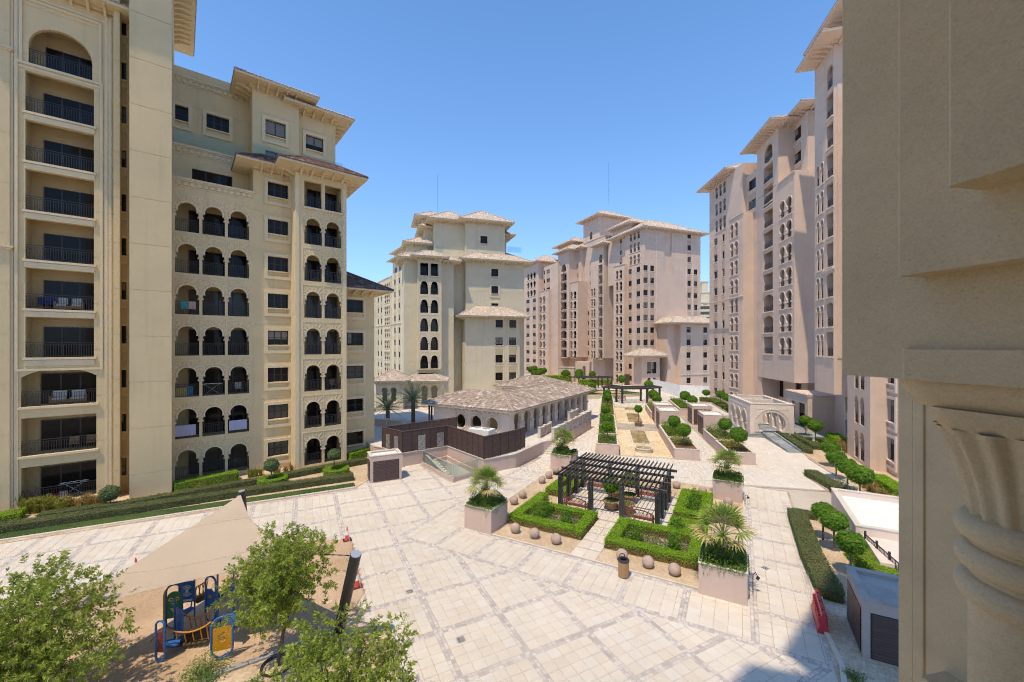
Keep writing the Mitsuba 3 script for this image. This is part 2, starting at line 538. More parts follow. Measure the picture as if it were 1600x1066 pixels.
class Bld:
    def __init__(self, name, label, wall, trim, roof, cat='building', group=None, far=False):
        self.k = thing(name, label, cat, group)
        self.wall, self.trim, self.roofm, self.far = wall, trim, roof, far

    def box(self, fr, u0, u1, d0, d1, z0, z1, name='wall', m=None):
        return put(self.k, name, MB().box(u0, u1, d0, d1, z0, z1).ply(m or self.wall), fr.tw())

    def panel(self, fr, u0, u1, z0, z1, holes=(), d=0.0, th=.3, joints=(), core=None, sides=True, name='wall', cut=None):
        """outer wall skin with its openings; core: depth of the solid body behind it"""
        mb = MB()
        P = sbox(u0, z0, u1, z1)
        hs = unary_union(list(holes)) if holes else None
        if hs is not None:
            P = P.difference(hs)
        if joints:
            g = unary_union([sbox(u0 - 1, z - .028, u1 + 1, z + .028) for z in joints])
            add_upright(mb, P.difference(g), d, .025)
            add_upright(mb, P, d + .025, th - .025)
        else:
            add_upright(mb, P, d, th)
        if core:
            mb.box(u0, u1, d + 1.75, d + core, z0, z1 - .003)
            if sides:
                mb.box(u0, u0 + .25, d + th, d + 1.75, z0, z1 - .003).box(u1 - .25, u1, d + th, d + 1.75, z0, z1 - .003)
            mb.box(u0 + .25, u1 - .25, d + th, d + 1.75, z1 - .3, z1 - .003)
        return put(self.k, name, mb.ply(self.wall), fr.tw())

    def window(self, fr, u, z, w, h, d=0.0, nc=2, nr=1, style='sill', pane=None, below=.5):
        pane = pane or (GLASSW if random.random() < .22 else GLASSD)
        f, g = window_plies(w, h, nc, nr, pane)
        k = put(self.k, 'window', f, fr.tw(u, d + .14, z))
        put(k, 'pane', g, fr.tw(u, d + .14, z))
        if random.random() < .3:
            hb = round(h * random.choice((.3, .45, .6, .85)), 2)
            wb = random.choice((1.0, 1.0, .5))
            put(k, 'blind', cached(('blind', round(w, 2), hb, wb), lambda: MB().box(-w / 2 + .07, -w / 2 + .07 + (w - .14) * wb, .030, .034, -hb, -.07).ply(CURT)), fr.tw(u, d + .14, z + h))
        if style == 'surround':
            put(k, 'surround', surround_ply(w, h, below, self.trim), fr.tw(u, d, z))
        elif style == 'sill':
            put(k, 'sill', sill_ply(w, self.trim), fr.tw(u, d, z))
            put(k, 'spandrel', cached(('spa', round(w, 2), self.wall), lambda: MB().box(-w / 2 - .02, w / 2 + .02, -.035, .01, -1.85, -.66).ply(SPAN.get(self.wall, ROOMM))), fr.tw(u, d, z))
        return k

    def rail(self, fr, u, z, w, d=.1, h=1.05):
        return put(self.k, 'railing', rail_ply(w, h, .125 if not self.far else .16, .015 if not self.far else .014), fr.tw(u, d, z))

    def loggia(self, fr, u0, u1, k0, k1, d=0.0, depth=1.65, zb=Z0, doorw=None, room=None):
        """the balconies behind one column of openings: slabs, back and side walls, glazed doors"""
        mb = MB()
        for k in range(k0, k1 + 2):
            z = zb + k * ST
            mb.box(u0 - .1, u1 + .1, d + .29, d + depth, z - .22, z - .004)
        mb.box(u0 - .3, u1 + .3, d + depth, d + depth + .12, zb + k0 * ST - .2, zb + (k1 + 1) * ST)
        mb.box(u0 - .3, u0 - .02, d + .28, d + depth, zb + k0 * ST - .2, zb + (k1 + 1) * ST).box(u1 + .02, u1 + .3, d + .28, d + depth, zb + k0 * ST - .2, zb + (k1 + 1) * ST)
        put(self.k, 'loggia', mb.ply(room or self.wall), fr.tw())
        w = doorw or (u1 - u0) * (.97 if self.far else .82)
        sh = 0 if self.far else .085
        for k in range(k0, k1 + 1):
            z = zb + k * ST
            f, g = window_plies(w, 2.55 if self.far else 2.2, 4 if w > 4 else 3 if w > 2.4 else 2, 1, GLASSD if random.random() < .75 else GLASSW)
            q = put(self.k, 'balcony_door', f, fr.tw((u0 + u1) / 2 + (sh * (u1 - u0)), d + depth - .09, z))
            put(q, 'pane', g, fr.tw((u0 + u1) / 2 + (sh * (u1 - u0)), d + depth - .09, z))

    def cornice(self, fr, u0, u1, z, d=0.0, proud=.18, h=.3, name='cornice', dent=False):
        mb = MB().box(u0 - proud, u1 + proud, d - proud, d + .02, z, z + h * .45).box(u0 - proud * .5, u1 + proud * .5, d - proud * .5, d + .015, z - h * .4, z - .002)
        if dent:
            n = int((u1 - u0) / .42)
            for i in range(n):
                x = u0 + (i + .5) * (u1 - u0) / n
                mb.box(x - .13, x + .13, d - .10, d + .01, z - h * .4 - .34, z - h * .4 - .04)
            mb.box(u0, u1, d - .06, d + .012, z - h * .4 - .46, z - h * .4 - .38)
        return put(self.k, name, mb.ply(self.trim), fr.tw())

    def balustrade(self, fr, u0, u1, d, z, h=1.1):
        n = max(1, round((u1 - u0) / 1.6))
        w = (u1 - u0) / n
        g = cached(('bal', round(w, 2)), lambda: MB().box(.02, w - .02, -.008, .008, 0, h).ply(GLASSG))
        for i in range(n):
            put(self.k, 'glass_balustrade', g, fr.tw(u0 + i * w, d, z))

    def roof(self, fr, u0, u1, d0, d1, z, over=1.3, pitch=.54, run=None, p=.3, sides='FLR', rows=None, m=None, single=True, step=.85, soff=None):
        m = m or self.roofm
        rows = (not self.far) if rows is None else rows
        a0, a1, b0, b1 = u0 - over, u1 + over, d0 - over, d1 + over
        half = min(a1 - a0, b1 - b0) / 2
        run = half if run is None else min(run, half)
        base = MB().box(a0, a1, b0, b1, z, z + .14)
        base.box(u0 - .25, u1 + .25, d0 - .25, d1 + .25, z - .16, z - .001)
        k = put(self.k, 'roof', base.ply(soff or self.trim), fr.tw())
        put(k, 'eave_edge', MB().box(a0 - .05, a1 + .05, b0 - .05, b1 + .05, z + .141, z + .20).ply(m), fr.tw())
        zt = z + .20
        mb = MB()
        ang = np.linspace(0, math.pi, 5)
        for side in 'FLRB':
            if side in 'FB':
                L, org = a1 - a0, np.array([a0, b0]) if side == 'F' else np.array([a1, b1])
                e, inn = (np.array([1., 0]), np.array([0, 1.])) if side == 'F' else (np.array([-1., 0]), np.array([0, -1.]))
            else:
                L, org = b1 - b0, np.array([a0, b1]) if side == 'L' else np.array([a1, b0])
                e, inn = (np.array([0, -1.]), np.array([1., 0])) if side == 'L' else (np.array([0, 1.]), np.array([-1., 0]))
            n = max(3, int(round(L / p)))
            q = L / n
            for i in range(n):
                s = (i + .5) * q
                tm = min(run, s + q * .4, L - s + q * .4)
                if tm < .1:
                    continue
                nr = max(1, int(math.ceil(tm / .42))) if rows else 1
                for r in range(nr):
                    t0, t1 = tm * r / nr, tm * (r + 1) / nr
                    vv = []
                    for (t, lift) in ((t0 - (.06 if r == 0 else 0), .026 if rows else 0), (t1, 0.0)):
                        for a in ang:
                            xy = org + e * (s - math.cos(a) * q * .5) + inn * t
                            vv.append([xy[0], xy[1], zt + pitch * t + .055 * math.sin(a) * (q / .3) + lift])
                    ff = [[j, j + 1, 6 + j, 5 + j] for j in range(4)]
                    uv0 = np.array([[i + .5 + ord(side) * 37, (r if rows else 0) + .5]] * 5)
                    uv1 = uv0 if rows else np.array([[i + .5 + ord(side) * 37, tm / .42]] * 5)
                    # closed lower end of the barrel
                    mb.add(np.array(vv), ff, uv=np.vstack([uv0, uv1]))
            # underlay
            c = np.array([org, org + e * L, org + e * (L - run) + inn * run, org + e * run + inn * run])
            zz = [zt, zt, zt + pitch * run, zt + pitch * run]
            mb.add(np.column_stack([c, zz]), [[0, 1, 2, 3]], uv=np.array([[ord(side) + .5, .5]] * 4))
        put(k, 'tiles', mb.ply(m), fr.tw(), kind='stuff')
        hip = MB()
        zr = zt + pitch * run + .05
        tops = {}
        for (x, y, sx, sy) in ((a0, b0, 1, 1), (a1, b0, -1, 1), (a1, b1, -1, -1), (a0, b1, 1, -1)):
            hip.tube([[x, y, zt + .05], [x + sx * run, y + sy * run, zr]], .11, 6)
        if a1 - a0 - 2 * run > .1:
            hip.tube([[a0 + run, b0 + run, zr], [a1 - run, b0 + run, zr]], .11, 6)
        if b1 - b0 - 2 * run > .1:
            hip.tube([[a0 + run, b0 + run, zr], [a0 + run, b1 - run, zr]], .11, 6).tube([[a1 - run, b0 + run, zr], [a1 - run, b1 - run, zr]], .11, 6)
        put(k, 'ridge', hip.ply(m), fr.tw())
        top = MB().box(a0 + run - .05, a1 - run + .05, b0 + run - .05, b1 - run + .05, zt + pitch * run - .2, zt + pitch * run - .02)
        if a1 - a0 - 2 * run > .3 and b1 - b0 - 2 * run > .3:
            put(k, 'deck', top.ply(self.trim), fr.tw())
        # brackets under the eave
        o = over * .82

        def make():
            pr = Polygon([(0, 0), (-o, 0), (-o, -.10), (-o * .55, -.17), (-.12, -.42), (0, -.45)])
            v, f = extrude(pr, .15)
            return MB().add(np.column_stack([v[:, 2] - .075, v[:, 0], v[:, 1]]), f).ply(self.trim)
        br = cached(('br', round(o, 2), self.trim), make)
        spots = []
        for side in sides:
            L = (u1 - u0) if side in 'FB' else (d1 - d0)
            n = max(2, int(round(L / step)))
            for i in range(n):
                s = (i + .5) * L / n
                if side == 'F':
                    spots.append((u0 + s, d0, 0))
                elif side == 'R':
                    spots.append((u1, d0 + s, 90))
                elif side == 'L':
                    spots.append((u0, d1 - s, -90))
                else:
                    spots.append((u1 - s, d1, 180))
        if not self.far and single:
            for (x, y, r) in spots:
                put(k, 'bracket', br, fr.tw(x, y, z) @ T().rotate([0, 0, 1], r))
        else:
            allb = MB()
            pr = Polygon([(0, 0), (-o, 0), (-o, -.10), (-o * .55, -.17), (-.12, -.42), (0, -.45)])
            v, f = extrude(pr, .15)
            v = np.column_stack([v[:, 2] - .075, v[:, 0], v[:, 1]])
            for (x, y, r) in spots:
                c, s = math.cos(math.radians(r)), math.sin(math.radians(r))
                allb.add(np.column_stack([v[:, 0] * c - v[:, 1] * s + x, v[:, 0] * s + v[:, 1] * c + y, v[:, 2] + z]), f)
            put(k, 'brackets', allb.ply(self.trim), fr.tw(), kind='stuff')
        return k

    def rays(self, fr, cells, z, zt, w, h, d):
        """carved fan round an arch: thin raised ribs and a border"""
        mb = MB()
        r0 = .385 * w
        for cx in cells:
            zc = z + h - r0
            for i in range(13):
                a = math.radians(-18 + 216 * i / 12)
                ca, sa = math.cos(a), math.sin(a)
                r1 = min((w / 2 + .05) / max(abs(ca), 1e-6), (zt - .08 - zc) / sa if sa > .05 else 9)
                if r1 > r0 + .2:
                    p0, p1 = np.array([cx + ca * (r0 + .14), zc + sa * (r0 + .14)]), np.array([cx + ca * r1, zc + sa * r1])
                    nn = np.array([-sa, ca]) * .021
                    v = [[*(p0 + nn), 0], [*(p1 + nn), 0], [*(p1 - nn), 0], [*(p0 - nn), 0]]
                    v = np.array([[q[0], d - .03, q[1]] for q in v] + [[q[0], d + .005, q[1]] for q in v])
                    mb.add(v, [[0, 1, 2, 3], [0, 4, 5, 1], [1, 5, 6, 2], [2, 6, 7, 3], [3, 7, 4, 0]])
            ring = Point(cx, zc).buffer(r0 + .12, 10).difference(Point(cx, zc).buffer(r0 + .002, 10)).intersection(sbox(cx - w, zc - .12 * w, cx + w, zc + w))
            add_upright(mb, ring, d - .045, .05)
        return mb


def col(b, fr, kind, u0, u1, k0, k1, d=0.0, zb=Z0, n=1, h=None, gap=.22, holes=None, ko=0, z_off=0.0, wh=(None, 1.3), nc=2, nr=1, style='sill', rail=True, carve=False, room=None):
    """one column of openings from storey k0 to k1"""
    if kind == 'win':
        w = u1 - u0
        for k in range(k0, k1 + 1):
            z = zb + k * ST + .9 + z_off
            holes.append(sbox(u0, z, u1, z + wh[1]))
            b.window(fr, (u0 + u1) / 2, z, w, wh[1], d, nc, nr, style)
        return
    W = (u1 - u0 - gap * (n - 1)) / n
    hh = h or {'lobe': 2.42, 'horse': 2.55, 'rect': 2.75, 'segment': 2.75, 'round': 2.6, 'scallop': 3.1}[kind]
    b.loggia(fr, u0, u1, k0, k1, d, zb=zb, room=room)
    for k in range(k0, k1 + 1):
        z = zb + k * ST
        cells = [u0 + W / 2 + i * (W + gap) for i in range(n)]
        for cx in cells:
            holes.append(arch(cx, W, z, hh, kind))
            if rail:
                b.rail(fr, cx, z, W * (.72 if kind == 'horse' else 1.0) - .01, d + .12)
        if carve:
            mb = b.rays(fr, cells, z, z + 2.98, W, hh, d)
            e = sbox(u0 - .16, z + 1.2, u1 + .16, z + 3.05).difference(sbox(u0 - .10, z + 1.0, u1 + .10, z + 2.99))
            add_upright(mb, e, d - .03, .035)
            for i in range(n - 1):
                cx = u0 + (i + 1) * W + (i + .5) * gap
                mb.box(cx - .03, cx + .03, d - .025, d + .005, z + 1.75, z + 2.98)
                mb.box(cx - gap / 2 - .06, cx + gap / 2 + .06, d - .06, d + .3, z + 1.28, z + 1.36)
            put(b.k, 'arch_carving', mb.ply(b.trim), fr.tw())
        elif kind == 'horse':
            mb = MB()
            for cx in cells:
                zc = z + hh - .47 * W
                ring = Point(cx, zc).buffer(.47 * W + .13, 8).difference(Point(cx, zc).buffer(.47 * W, 8)).intersection(sbox(cx - W, zc - .3 * W, cx + W, zc + W))
                add_upright(mb, ring, d - .05, .06)
                mb.box(cx - .5 * W - gap / 2, cx - .30 * W, d - .06, d + .29, zc - .56 * W, zc - .42 * W).box(cx + .30 * W, cx + .5 * W + gap / 2, d - .06, d + .29, zc - .56 * W, zc - .42 * W)
            mb.box(u0 - .15, u1 + .15, d - .12, d + .02, z - .14, z - .003)
            put(b.k, 'arch_moulding', mb.ply(b.trim), fr.tw())
        elif kind in ('rect', 'segment'):
            put(b.k, 'ledge', cached(('ledge', round(u1 - u0, 2), b.trim), lambda: MB().box(-.12, u1 - u0 + .12, -.16, .02, -.16, -.004).ply(b.trim)), fr.tw(u0, d, z))


def joints(z0, z1, off=.55):
    return [z for z in np.arange(Z0 + off, z1 - .3, ST) if z > z0 + .3]


# ------------------------------------------------------------------ left: near tower and arcade block (one building)
A = Fr((-32.3, 29.2), 39.0)
L = Bld('apartment_building', 'near beige apartment building at left with stacked balconies and a tall blank pier', BEIGE, BEIGE_T, TILE_D)
ua = lambda px, d=0.0: A.upx(px, d)

# near tower, plane d = 0
ho = []
u0, u1 = ua(39.4), ua(146.8)
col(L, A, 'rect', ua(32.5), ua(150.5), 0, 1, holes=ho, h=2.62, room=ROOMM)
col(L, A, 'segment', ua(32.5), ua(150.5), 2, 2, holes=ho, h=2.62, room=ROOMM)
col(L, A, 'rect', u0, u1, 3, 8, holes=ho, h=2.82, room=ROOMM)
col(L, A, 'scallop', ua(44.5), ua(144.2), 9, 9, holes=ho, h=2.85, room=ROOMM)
L.panel(A, ua(15), ua(178), -.4, 36.2, ho, joints=joints(0, 36), core=5.0)
e = MB()
for (a, b_, zz0, zz1) in ((ua(33), ua(152), Z0 + 3 * ST - .75, 30.75), (ua(40), ua(150), 30.95, 35.2)):
    for i, (g, pr) in enumerate(((.30, .10), (.75, .05))):
        if i == 0 or zz1 > 32:
            ring = sbox(a - g, zz0 - g * .6, b_ + g, zz1 + g * .6).difference(sbox(a - g + .16, zz0 - g * .6 + .16, b_ + g - .16, zz1 + g * .6 - .16))
            add_upright(e, ring, -pr, pr + .01)
for x in (17.5, 25, 166, 172):
    e.box(ua(x) - .09, ua(x) + .09, -.07, .01, 0, 36.0)
put(L.k, 'moulding', e.ply(BEIGE_T), A.tw())
for k in range(3, 9):   # balcony fronts
    put(L.k, 'balcony_front', cached('bf', lambda: MB().box(ua(38) - u0, ua(148) - u0, -.10, .02, -.56, -.19).ply(BEIGE_T)), A.tw(u0, 0, Z0 + k * ST))
# left neighbour strip, slightly proud
L.panel(A, ua(-60), ua(16.4), -.4, 36.4, [], d=-.18, th=.2, joints=joints(0, 36, 1.6), core=5.0)
L.cornice(A, ua(-60), ua(16.4), 31.4, -.18)
L.cornice(A, ua(-60), ua(16.4), 18.0, -.18)
# pier, slot windows, blank pier tower
L.panel(A, ua(177.4, -.75), ua(187, -.75), -.4, 40.0, [], d=-.75, th=.3, joints=joints(0, 36, 1.7), core=7.0)
ho = []
us0, us1 = ua(186.5, .5), ua(203, .5)
for k in range(0, 12):
    z = Z0 + k * ST + 1.0
    w = (us1 - us0) * .62
    ho.append(sbox(us1 - .2 - w, z, us1 - .2, z + 1.35))
    L.window(A, us1 - .2 - w / 2, z, w, 1.35, .5, 1, 2, 'sill')
L.panel(A, us0 - .3, us1 + .6, -.4, 40.0, ho, d=.5, th=.3, core=7.0)
q0, q1 = ua(202, -2.3), ua(268.3, -2.3)
L.box(A, q0, q1, -2.26, 15, -.4, 44.5)
zj = [-.4] + [Z0 + 1.55 + ST * k for k in range(0, 13)] + [44.5]
for i in range(len(zj) - 1):
    hgt = zj[i + 1] - zj[i] - .03
    put(L.k, 'wall_panel', MB().bbox(q0, q1, -2.30, -2.2601, zj[i], zj[i] + hgt, .008).ply(BEIGE), A.tw())
L.roof(A, q0 - 9, q1, -2.3, 15, 44.6, over=1.7, run=4, sides='FR')
L.box(A, q0 - 9, q0, 3, 15, 36, 44.5)
L.roof(A, ua(-60), ua(177.5), 0, 6, 36.4, over=1.3, run=3.2, sides='F', m=TILE_P)
# arcade block (three linked arches to a storey)
ho = []
b0, b1 = ua(271.5), ua(391)
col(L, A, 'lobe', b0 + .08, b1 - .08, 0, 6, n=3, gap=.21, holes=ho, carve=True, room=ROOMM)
L.panel(A, ua(262), ua(396.5), -.4, 25.2, ho, joints=[], core=4.5)
L.cornice(A, ua(262), ua(395), 25.0, dent=True)
ho = []
col(L, A, 'win', ua(300, 2.6), ua(363, 2.6), 7, 7, d=2.6, holes=ho, wh=(None, 1.4), nc=3, z_off=.5, style='none')
L.panel(A, ua(262), ua(398, 2.6) + .3, 24.5, 28.9, ho, d=2.6, core=6, joints=[27.9])
L.cornice(A, ua(262), ua(398, 2.6), 28.7, d=2.6, dent=True)
L.balustrade(A, ua(266, 2.8), ua(384, 2.8), 2.75, 29.0)
ho = []
for (p0, p1, nc) in ((273.5, 294.5, 1), (322.5, 358, 3)):
    a, b_ = ua(p0, 4.6), ua(p1, 4.6)
    z = Z0 + 9 * ST + .75
    ho.append(sbox(a, z, b_, z + 1.35))
    L.window(A, (a + b_) / 2, z, b_ - a, 1.35, 4.6, nc, 2, 'surround', GLASSD)
L.panel(A, ua(262), ua(400, 4.6), 28, 36.6, ho, d=4.6, core=6, joints=joints(28, 36, 2.3))
L.cornice(A, ua(262), ua(398, 4.6), 35.7, d=4.6, dent=True)
# window wall and bay
ho = []
col(L, A, 'win', ua(418.3), ua(450.3), 0, 7, holes=ho, nc=3, nr=2, style='surround')
L.panel(A, ua(396), ua(470), -.4, 27.2, ho, joints=joints(0, 27, 2.75), core=5.0)
dB = -1.88
ho = []
v0, v1 = ua(475.5, dB), ua(533.5, dB)
col(L, A, 'lobe', v0, v1, 0, 6, d=dB, n=2, gap=.22, holes=ho, carve=True, room=ROOMM)
col(L, A, 'rect', v0, v1, 7, 7, d=dB, n=2, gap=.30, holes=ho, h=2.4, room=ROOMM)
w0, w1 = ua(461.2, dB), ua(541.2, dB)
L.panel(A, w0, w1, -.4, 27.2, ho, d=dB, joints=[], core=5.0)
for x in (w0 + .16, w1 - .16):
    put(L.k, 'pilaster', MB().box(x - .16, x + .16, dB - .06, dB + .01, -.4, 27.1).ply(BEIGE_T), A.tw())
L.roof(A, ua(399), w0 + .4, 0, 6, 27.4, over=1.55, run=2.2, sides='F', pitch=.58)
L.roof(A, w0, w1, dB, 6, 27.402, over=1.55, run=2.2, sides='FLR', pitch=.58)
L.balustrade(A, ua(395, 1.0), ua(462, 1.0), 1.0, 28.85)
L.balustrade(A, ua(470, .4), ua(536, .4), .4, 28.85)
# upper tower
for (p0, p1, d, wx0, wx1, top) in ((394.3, 467.2, 2.0, 414.5, 446.3, 35.6), (466.5, 524, 2.7, 477.5, 505, 35.0)):
    ho = []
    a, b_ = ua(wx0, d), ua(wx1, d)
    z = Z0 + 9 * ST + .55
    ho.append(sbox(a, z, b_, z + 1.45))
    L.window(A, (a + b_) / 2, z, b_ - a, 1.45, d, 2, 1, 'surround', GLASSD)
    if p0 < 400:
        a, b_ = ua(415, d), ua(447, d)
        ho.append(sbox(a, 27.8, b_, 30.0))
        L.window(A, (a + b_) / 2, 27.8, b_ - a, 2.2, d, 2, 1, 'none', GLASSD)
    L.panel(A, ua(p0, d), ua(p1, d), 27, top, ho, d=d, joints=joints(27, 35, 2.5), core=8)
L.roof(A, ua(394.3, 2), ua(467.2, 2), 2, 9.6, 35.7, over=1.5, sides='FL', m=TILE_P)
L.roof(A, ua(466, 2.7), ua(524, 2.7), 2.7, 9, 35.1, over=1.5, sides='FR', m=TILE_P)
# end wing
ho = []
x0, x1 = ua(541.5), ua(567.3)
for k in range(5):
    z = Z0 + k * ST + .85
    ho.append(sbox(x1 - 2.3, z, x1, z + 1.3))
    L.window(A, x1 - 1.15, z, 2.3, 1.3, 0, 3, 2, 'surround')
L.panel(A, w1 - 3, ua(585), -.4, 17.0, ho, joints=joints(0, 17, 2.75), core=9.0)
L.roof(A, w1 - 2, ua(585), 0, 9, 17.0, over=1.5, sides='FR')

# ------------------------------------------------------------------ centre: pale building
C = Fr((-15.2, 75.0), 17.7)
B = Bld('apartment_building', 'pale beige apartment building in the middle with a narrow arched bay', PALE, PALE_T, TILE_P, far=True)
uc = lambda px, d=0.0: C.upx(px, d)
ho = []
col(B, C, 'lobe', uc(656.6), uc(685), 2, 6, n=2, gap=.45, holes=ho, carve=True)
col(B, C, 'rect', uc(656.6), uc(685), 7, 7, n=2, gap=.45, holes=ho, h=2.3)
B.panel(C, uc(653), uc(690), 7.0, 27.2, ho, core=4)
B.roof(C, uc(653), uc(690), 0, 5, 27.4, over=1.3, run=2.6, sides='FLR')
B.panel(C, uc(631.5, 1.4), uc(655, 1.4), -.5, 27.2, [], d=1.4, joints=joints(0, 27, 1.2), core=9)
B.roof(C, uc(631.5, 1.4), uc(654, 1.4), 1.4, 8, 27.3, over=1.3, run=2.2, sides='FL')
ho = []
for p in (660, 676.5):
    ho.append(sbox(uc(p, 1.3) - .9, 4.9, uc(p, 1.3) + .9, 6.3))
    B.window(C, uc(p, 1.3), 4.9, 1.8, 1.4, 1.3, 2, 1)
B.panel(C, uc(650, 1.3), uc(709, 1.3), -.5, 7.15, ho, d=1.3, joints=joints(0, 7, 1.2), core=6)
B.panel(C, uc(690.3), uc(709, 1.3), 7.16, 27.3, [], d=1.3, joints=joints(7, 27, 1.2), core=6)
B.box(C, uc(653) + .3, uc(690) - .3, 2.2, 7, 7.2, 27.2)
B.roof(C, uc(688, 1.3), uc(709, 1.3), 1.3, 6, 27.1, over=1.3, run=2.2, sides='FR')
B.balustrade(C, uc(655, 2.4), uc(692, 2.4), 1.7, 29.0)
B.panel(C, uc(700, 4.0), uc(731, 4.0), -.5, 29, [], d=4.0, joints=joints(0, 27, 1.2), core=5)
# wing (upper) and lower wing
ho = []
def cw(p, k0, k1, d, w=1.45, zo=0.0, h=1.5, style='surround', fr=None, bb=None):
    fr, bb = fr or C, bb or B
    u = fr.upx(p, d)
    col(bb, fr, 'win', u - w / 2, u + w / 2, k0, k1, d=d, holes=ho, wh=(None, h), nc=2, nr=2, style=style, z_off=zo)
cw(773, 5, 7, 2.2)
B.panel(C, uc(727.5, 2.2), uc(819, 2.2), -.5, 27.8, ho, d=2.2, joints=joints(0, 27, 1.2), core=14)
B.roof(C, uc(727.5, 2.2), uc(819, 2.2), 2.2, 15, 27.9, over=1.5, run=4.2, sides='FR')
B.balustrade(C, uc(790, 4.5), uc(812, 4.5), 3.4, 30.4)
ho = []
cw(780, 4, 4, 0), cw(801, 4, 4, 0)
cw(780, 1, 3, 0, style='sill'), cw(801, 1, 3, 0, style='sill')
B.panel(C, uc(727), uc(812), -.5, 16.7, ho, joints=joints(0, 16, 1.2), core=9)
for p in (780, 801):
    put(B.k, 'moulding', MB().box(uc(p) - 1.0, uc(p) - .88, -.06, .01, 0, 14.2).box(uc(p) + .88, uc(p) + 1.0, -.06, .01, 0, 14.2).ply(PALE_T), C.tw())
B.roof(C, uc(727), uc(812), 0, 9, 16.8, over=1.6, run=4, sides='FLR')
# towers
ho = []
cw(756, 8, 9, 4.0)
B.panel(C, uc(728, 4), uc(789, 4), 26, 35.8, ho, d=4, joints=joints(27, 36, 1.2), core=10)
B.roof(C, uc(728, 4), uc(789, 4), 4, 14, 36.0, over=1.6, sides='FR', pitch=.62)
B.panel(C, uc(679, 5.5), uc(729, 5.5), 26, 35.8, [], d=5.5, joints=joints(27, 36, 1.2), core=9)
B.roof(C, uc(679, 5.5), uc(729, 5.5), 5.5, 14, 36.0, over=1.6, run=4.5, sides='FL', pitch=.62)
B.panel(C, uc(664, 9), uc(700, 9), 20, 35.5, [], d=9, core=6)
B.roof(C, uc(664, 9), uc(700, 9), 9, 15, 35.3, over=1.4, run=3.5, sides='FL')
B.panel(C, uc(660, 13), uc(690, 13), 20, 38.2, [], d=13, core=6)
B.roof(C, uc(660, 13), uc(690, 13), 13, 19, 38.5, over=1.8, sides='FL')
B.panel(C, uc(636, 8), uc(668, 8), 20, 31.6, [], d=8, core=6)
B.roof(C, uc(640, 8), uc(668, 8), 8, 14, 31.6, over=1.4, sides='FL')
B.balustrade(C, uc(652, 7), uc(668, 7), 6, 29)
B.panel(C, uc(760, 9), uc(791, 9), 20, 34.6, [], d=9, core=10)
B.roof(C, uc(750, 9), uc(790, 9), 8, 19, 34.7, over=1.5, sides='FR')
put(B.k, 'antenna', MB().tube([[uc(683, 15), 15, 40], [uc(683, 15), 15, 49]], .025, 5).ply(DARK), C.tw())

# flank building behind it, pale, receding to the left
FL = Fr((-31.2, 113.0), -57.0)
B2 = Bld('apartment_building', 'pale sunlit apartment building seen in the gap right of the near building', PALE, PALE_T, TILE_P, far=True)
uf = lambda px, d=0.0: FL.upx(px, d)
ho = []
for p in (591, 596):
    cw(p, 0, 8, 0, w=1.5, style='sill', fr=FL, bb=B2)
for p in (617, 624):
    cw(p, 0, 9, 0, w=1.5, style='sill', fr=FL, bb=B2)
col(B2, FL, 'horse', uf(601), uf(609.5), 0, 8, n=3, gap=.2, holes=ho)
B2.panel(FL, uf(584), uf(632), -.5, 31.8, ho, joints=joints(0, 32, 3.0), core=8)
B2.cornice(FL, uf(584), uf(612), 31.5)
B2.cornice(FL, uf(584), uf(632), 17.5)
for p in (587.5, 611, 629):
    put(B2.k, 'pilaster', MB().box(uf(p) - .35, uf(p) + .35, -.3, .01, -.4, 31.4).ply(PALE_T), FL.tw())
B2.panel(FL, uf(612), uf(632), 31, 35.6, [], d=.3, core=8)
B2.roof(FL, uf(612), uf(632), .3, 8, 35.6, over=1.4, sides='FL')
B2.box(FL, uf(596), uf(632), 4, 14, 31.5, 40)
B2.roof(FL, uf(598), uf(632), 4, 14, 40.0, over=1.6, sides='FL')
B2.box(FL, uf(632), uf(632) + 16, 2, 16, -.5, 38)
B2.roof(FL, uf(632), uf(632) + 16, 2, 16, 38.0, over=1.6, sides='FL')

# ------------------------------------------------------------------ back: pink building
DB = Bld('apartment_building', 'pink apartment building closing the far end of the plaza, tallest in the middle', PINK, PINK_T, TILE_P, far=True)


def dfr(px, y, th=-66.0):
    return Fr(((px - 800) / F_PX * y, y), th)


def unit(b, fr, pL, pR, z0, z1, cols, core=12.0, d=0.0, jt=True, roof=None, corn=False, zb=Z0):
    ho = []
    for c in cols:
        kind, a, b_, k0, k1 = c[:5]
        kw = dict(c[5]) if len(c) > 5 else {}
        if kind == 'win':
            kw.setdefault('wh', (None, 1.45))
        else:
            kw.setdefault('gap', .35)
        u0, u1 = fr.upx(a, d), fr.upx(b_, d)
        col(b, fr, kind, min(u0, u1), max(u0, u1), k0, k1, d=d, holes=ho, zb=zb, **kw)
    u0, u1 = fr.upx(pL, d), fr.upx(pR, d)
    b.panel(fr, u0, u1, z0, z1, ho, d=d, joints=joints(max(z0, 0), z1, 1.3) if jt else [], core=core)
    if corn:
        b.cornice(fr, u0, u1, z1 - .1, d)
    if roof:
        b.roof(fr, u0, u1, d, d + core, z1 + .1, over=roof, sides='FLR')
    return u0, u1


FJ = dfr(1006, 112, -68.5)
unit(DB, FJ, 977, 1006, -.5, 43.4, [('win', 982.0, 987.0, 0, 9), ('win', 994.5, 1000, 0, 9), ('horse', 983.5, 1000.5, 10, 12, dict(n=3))], core=19.5, roof=1.6)
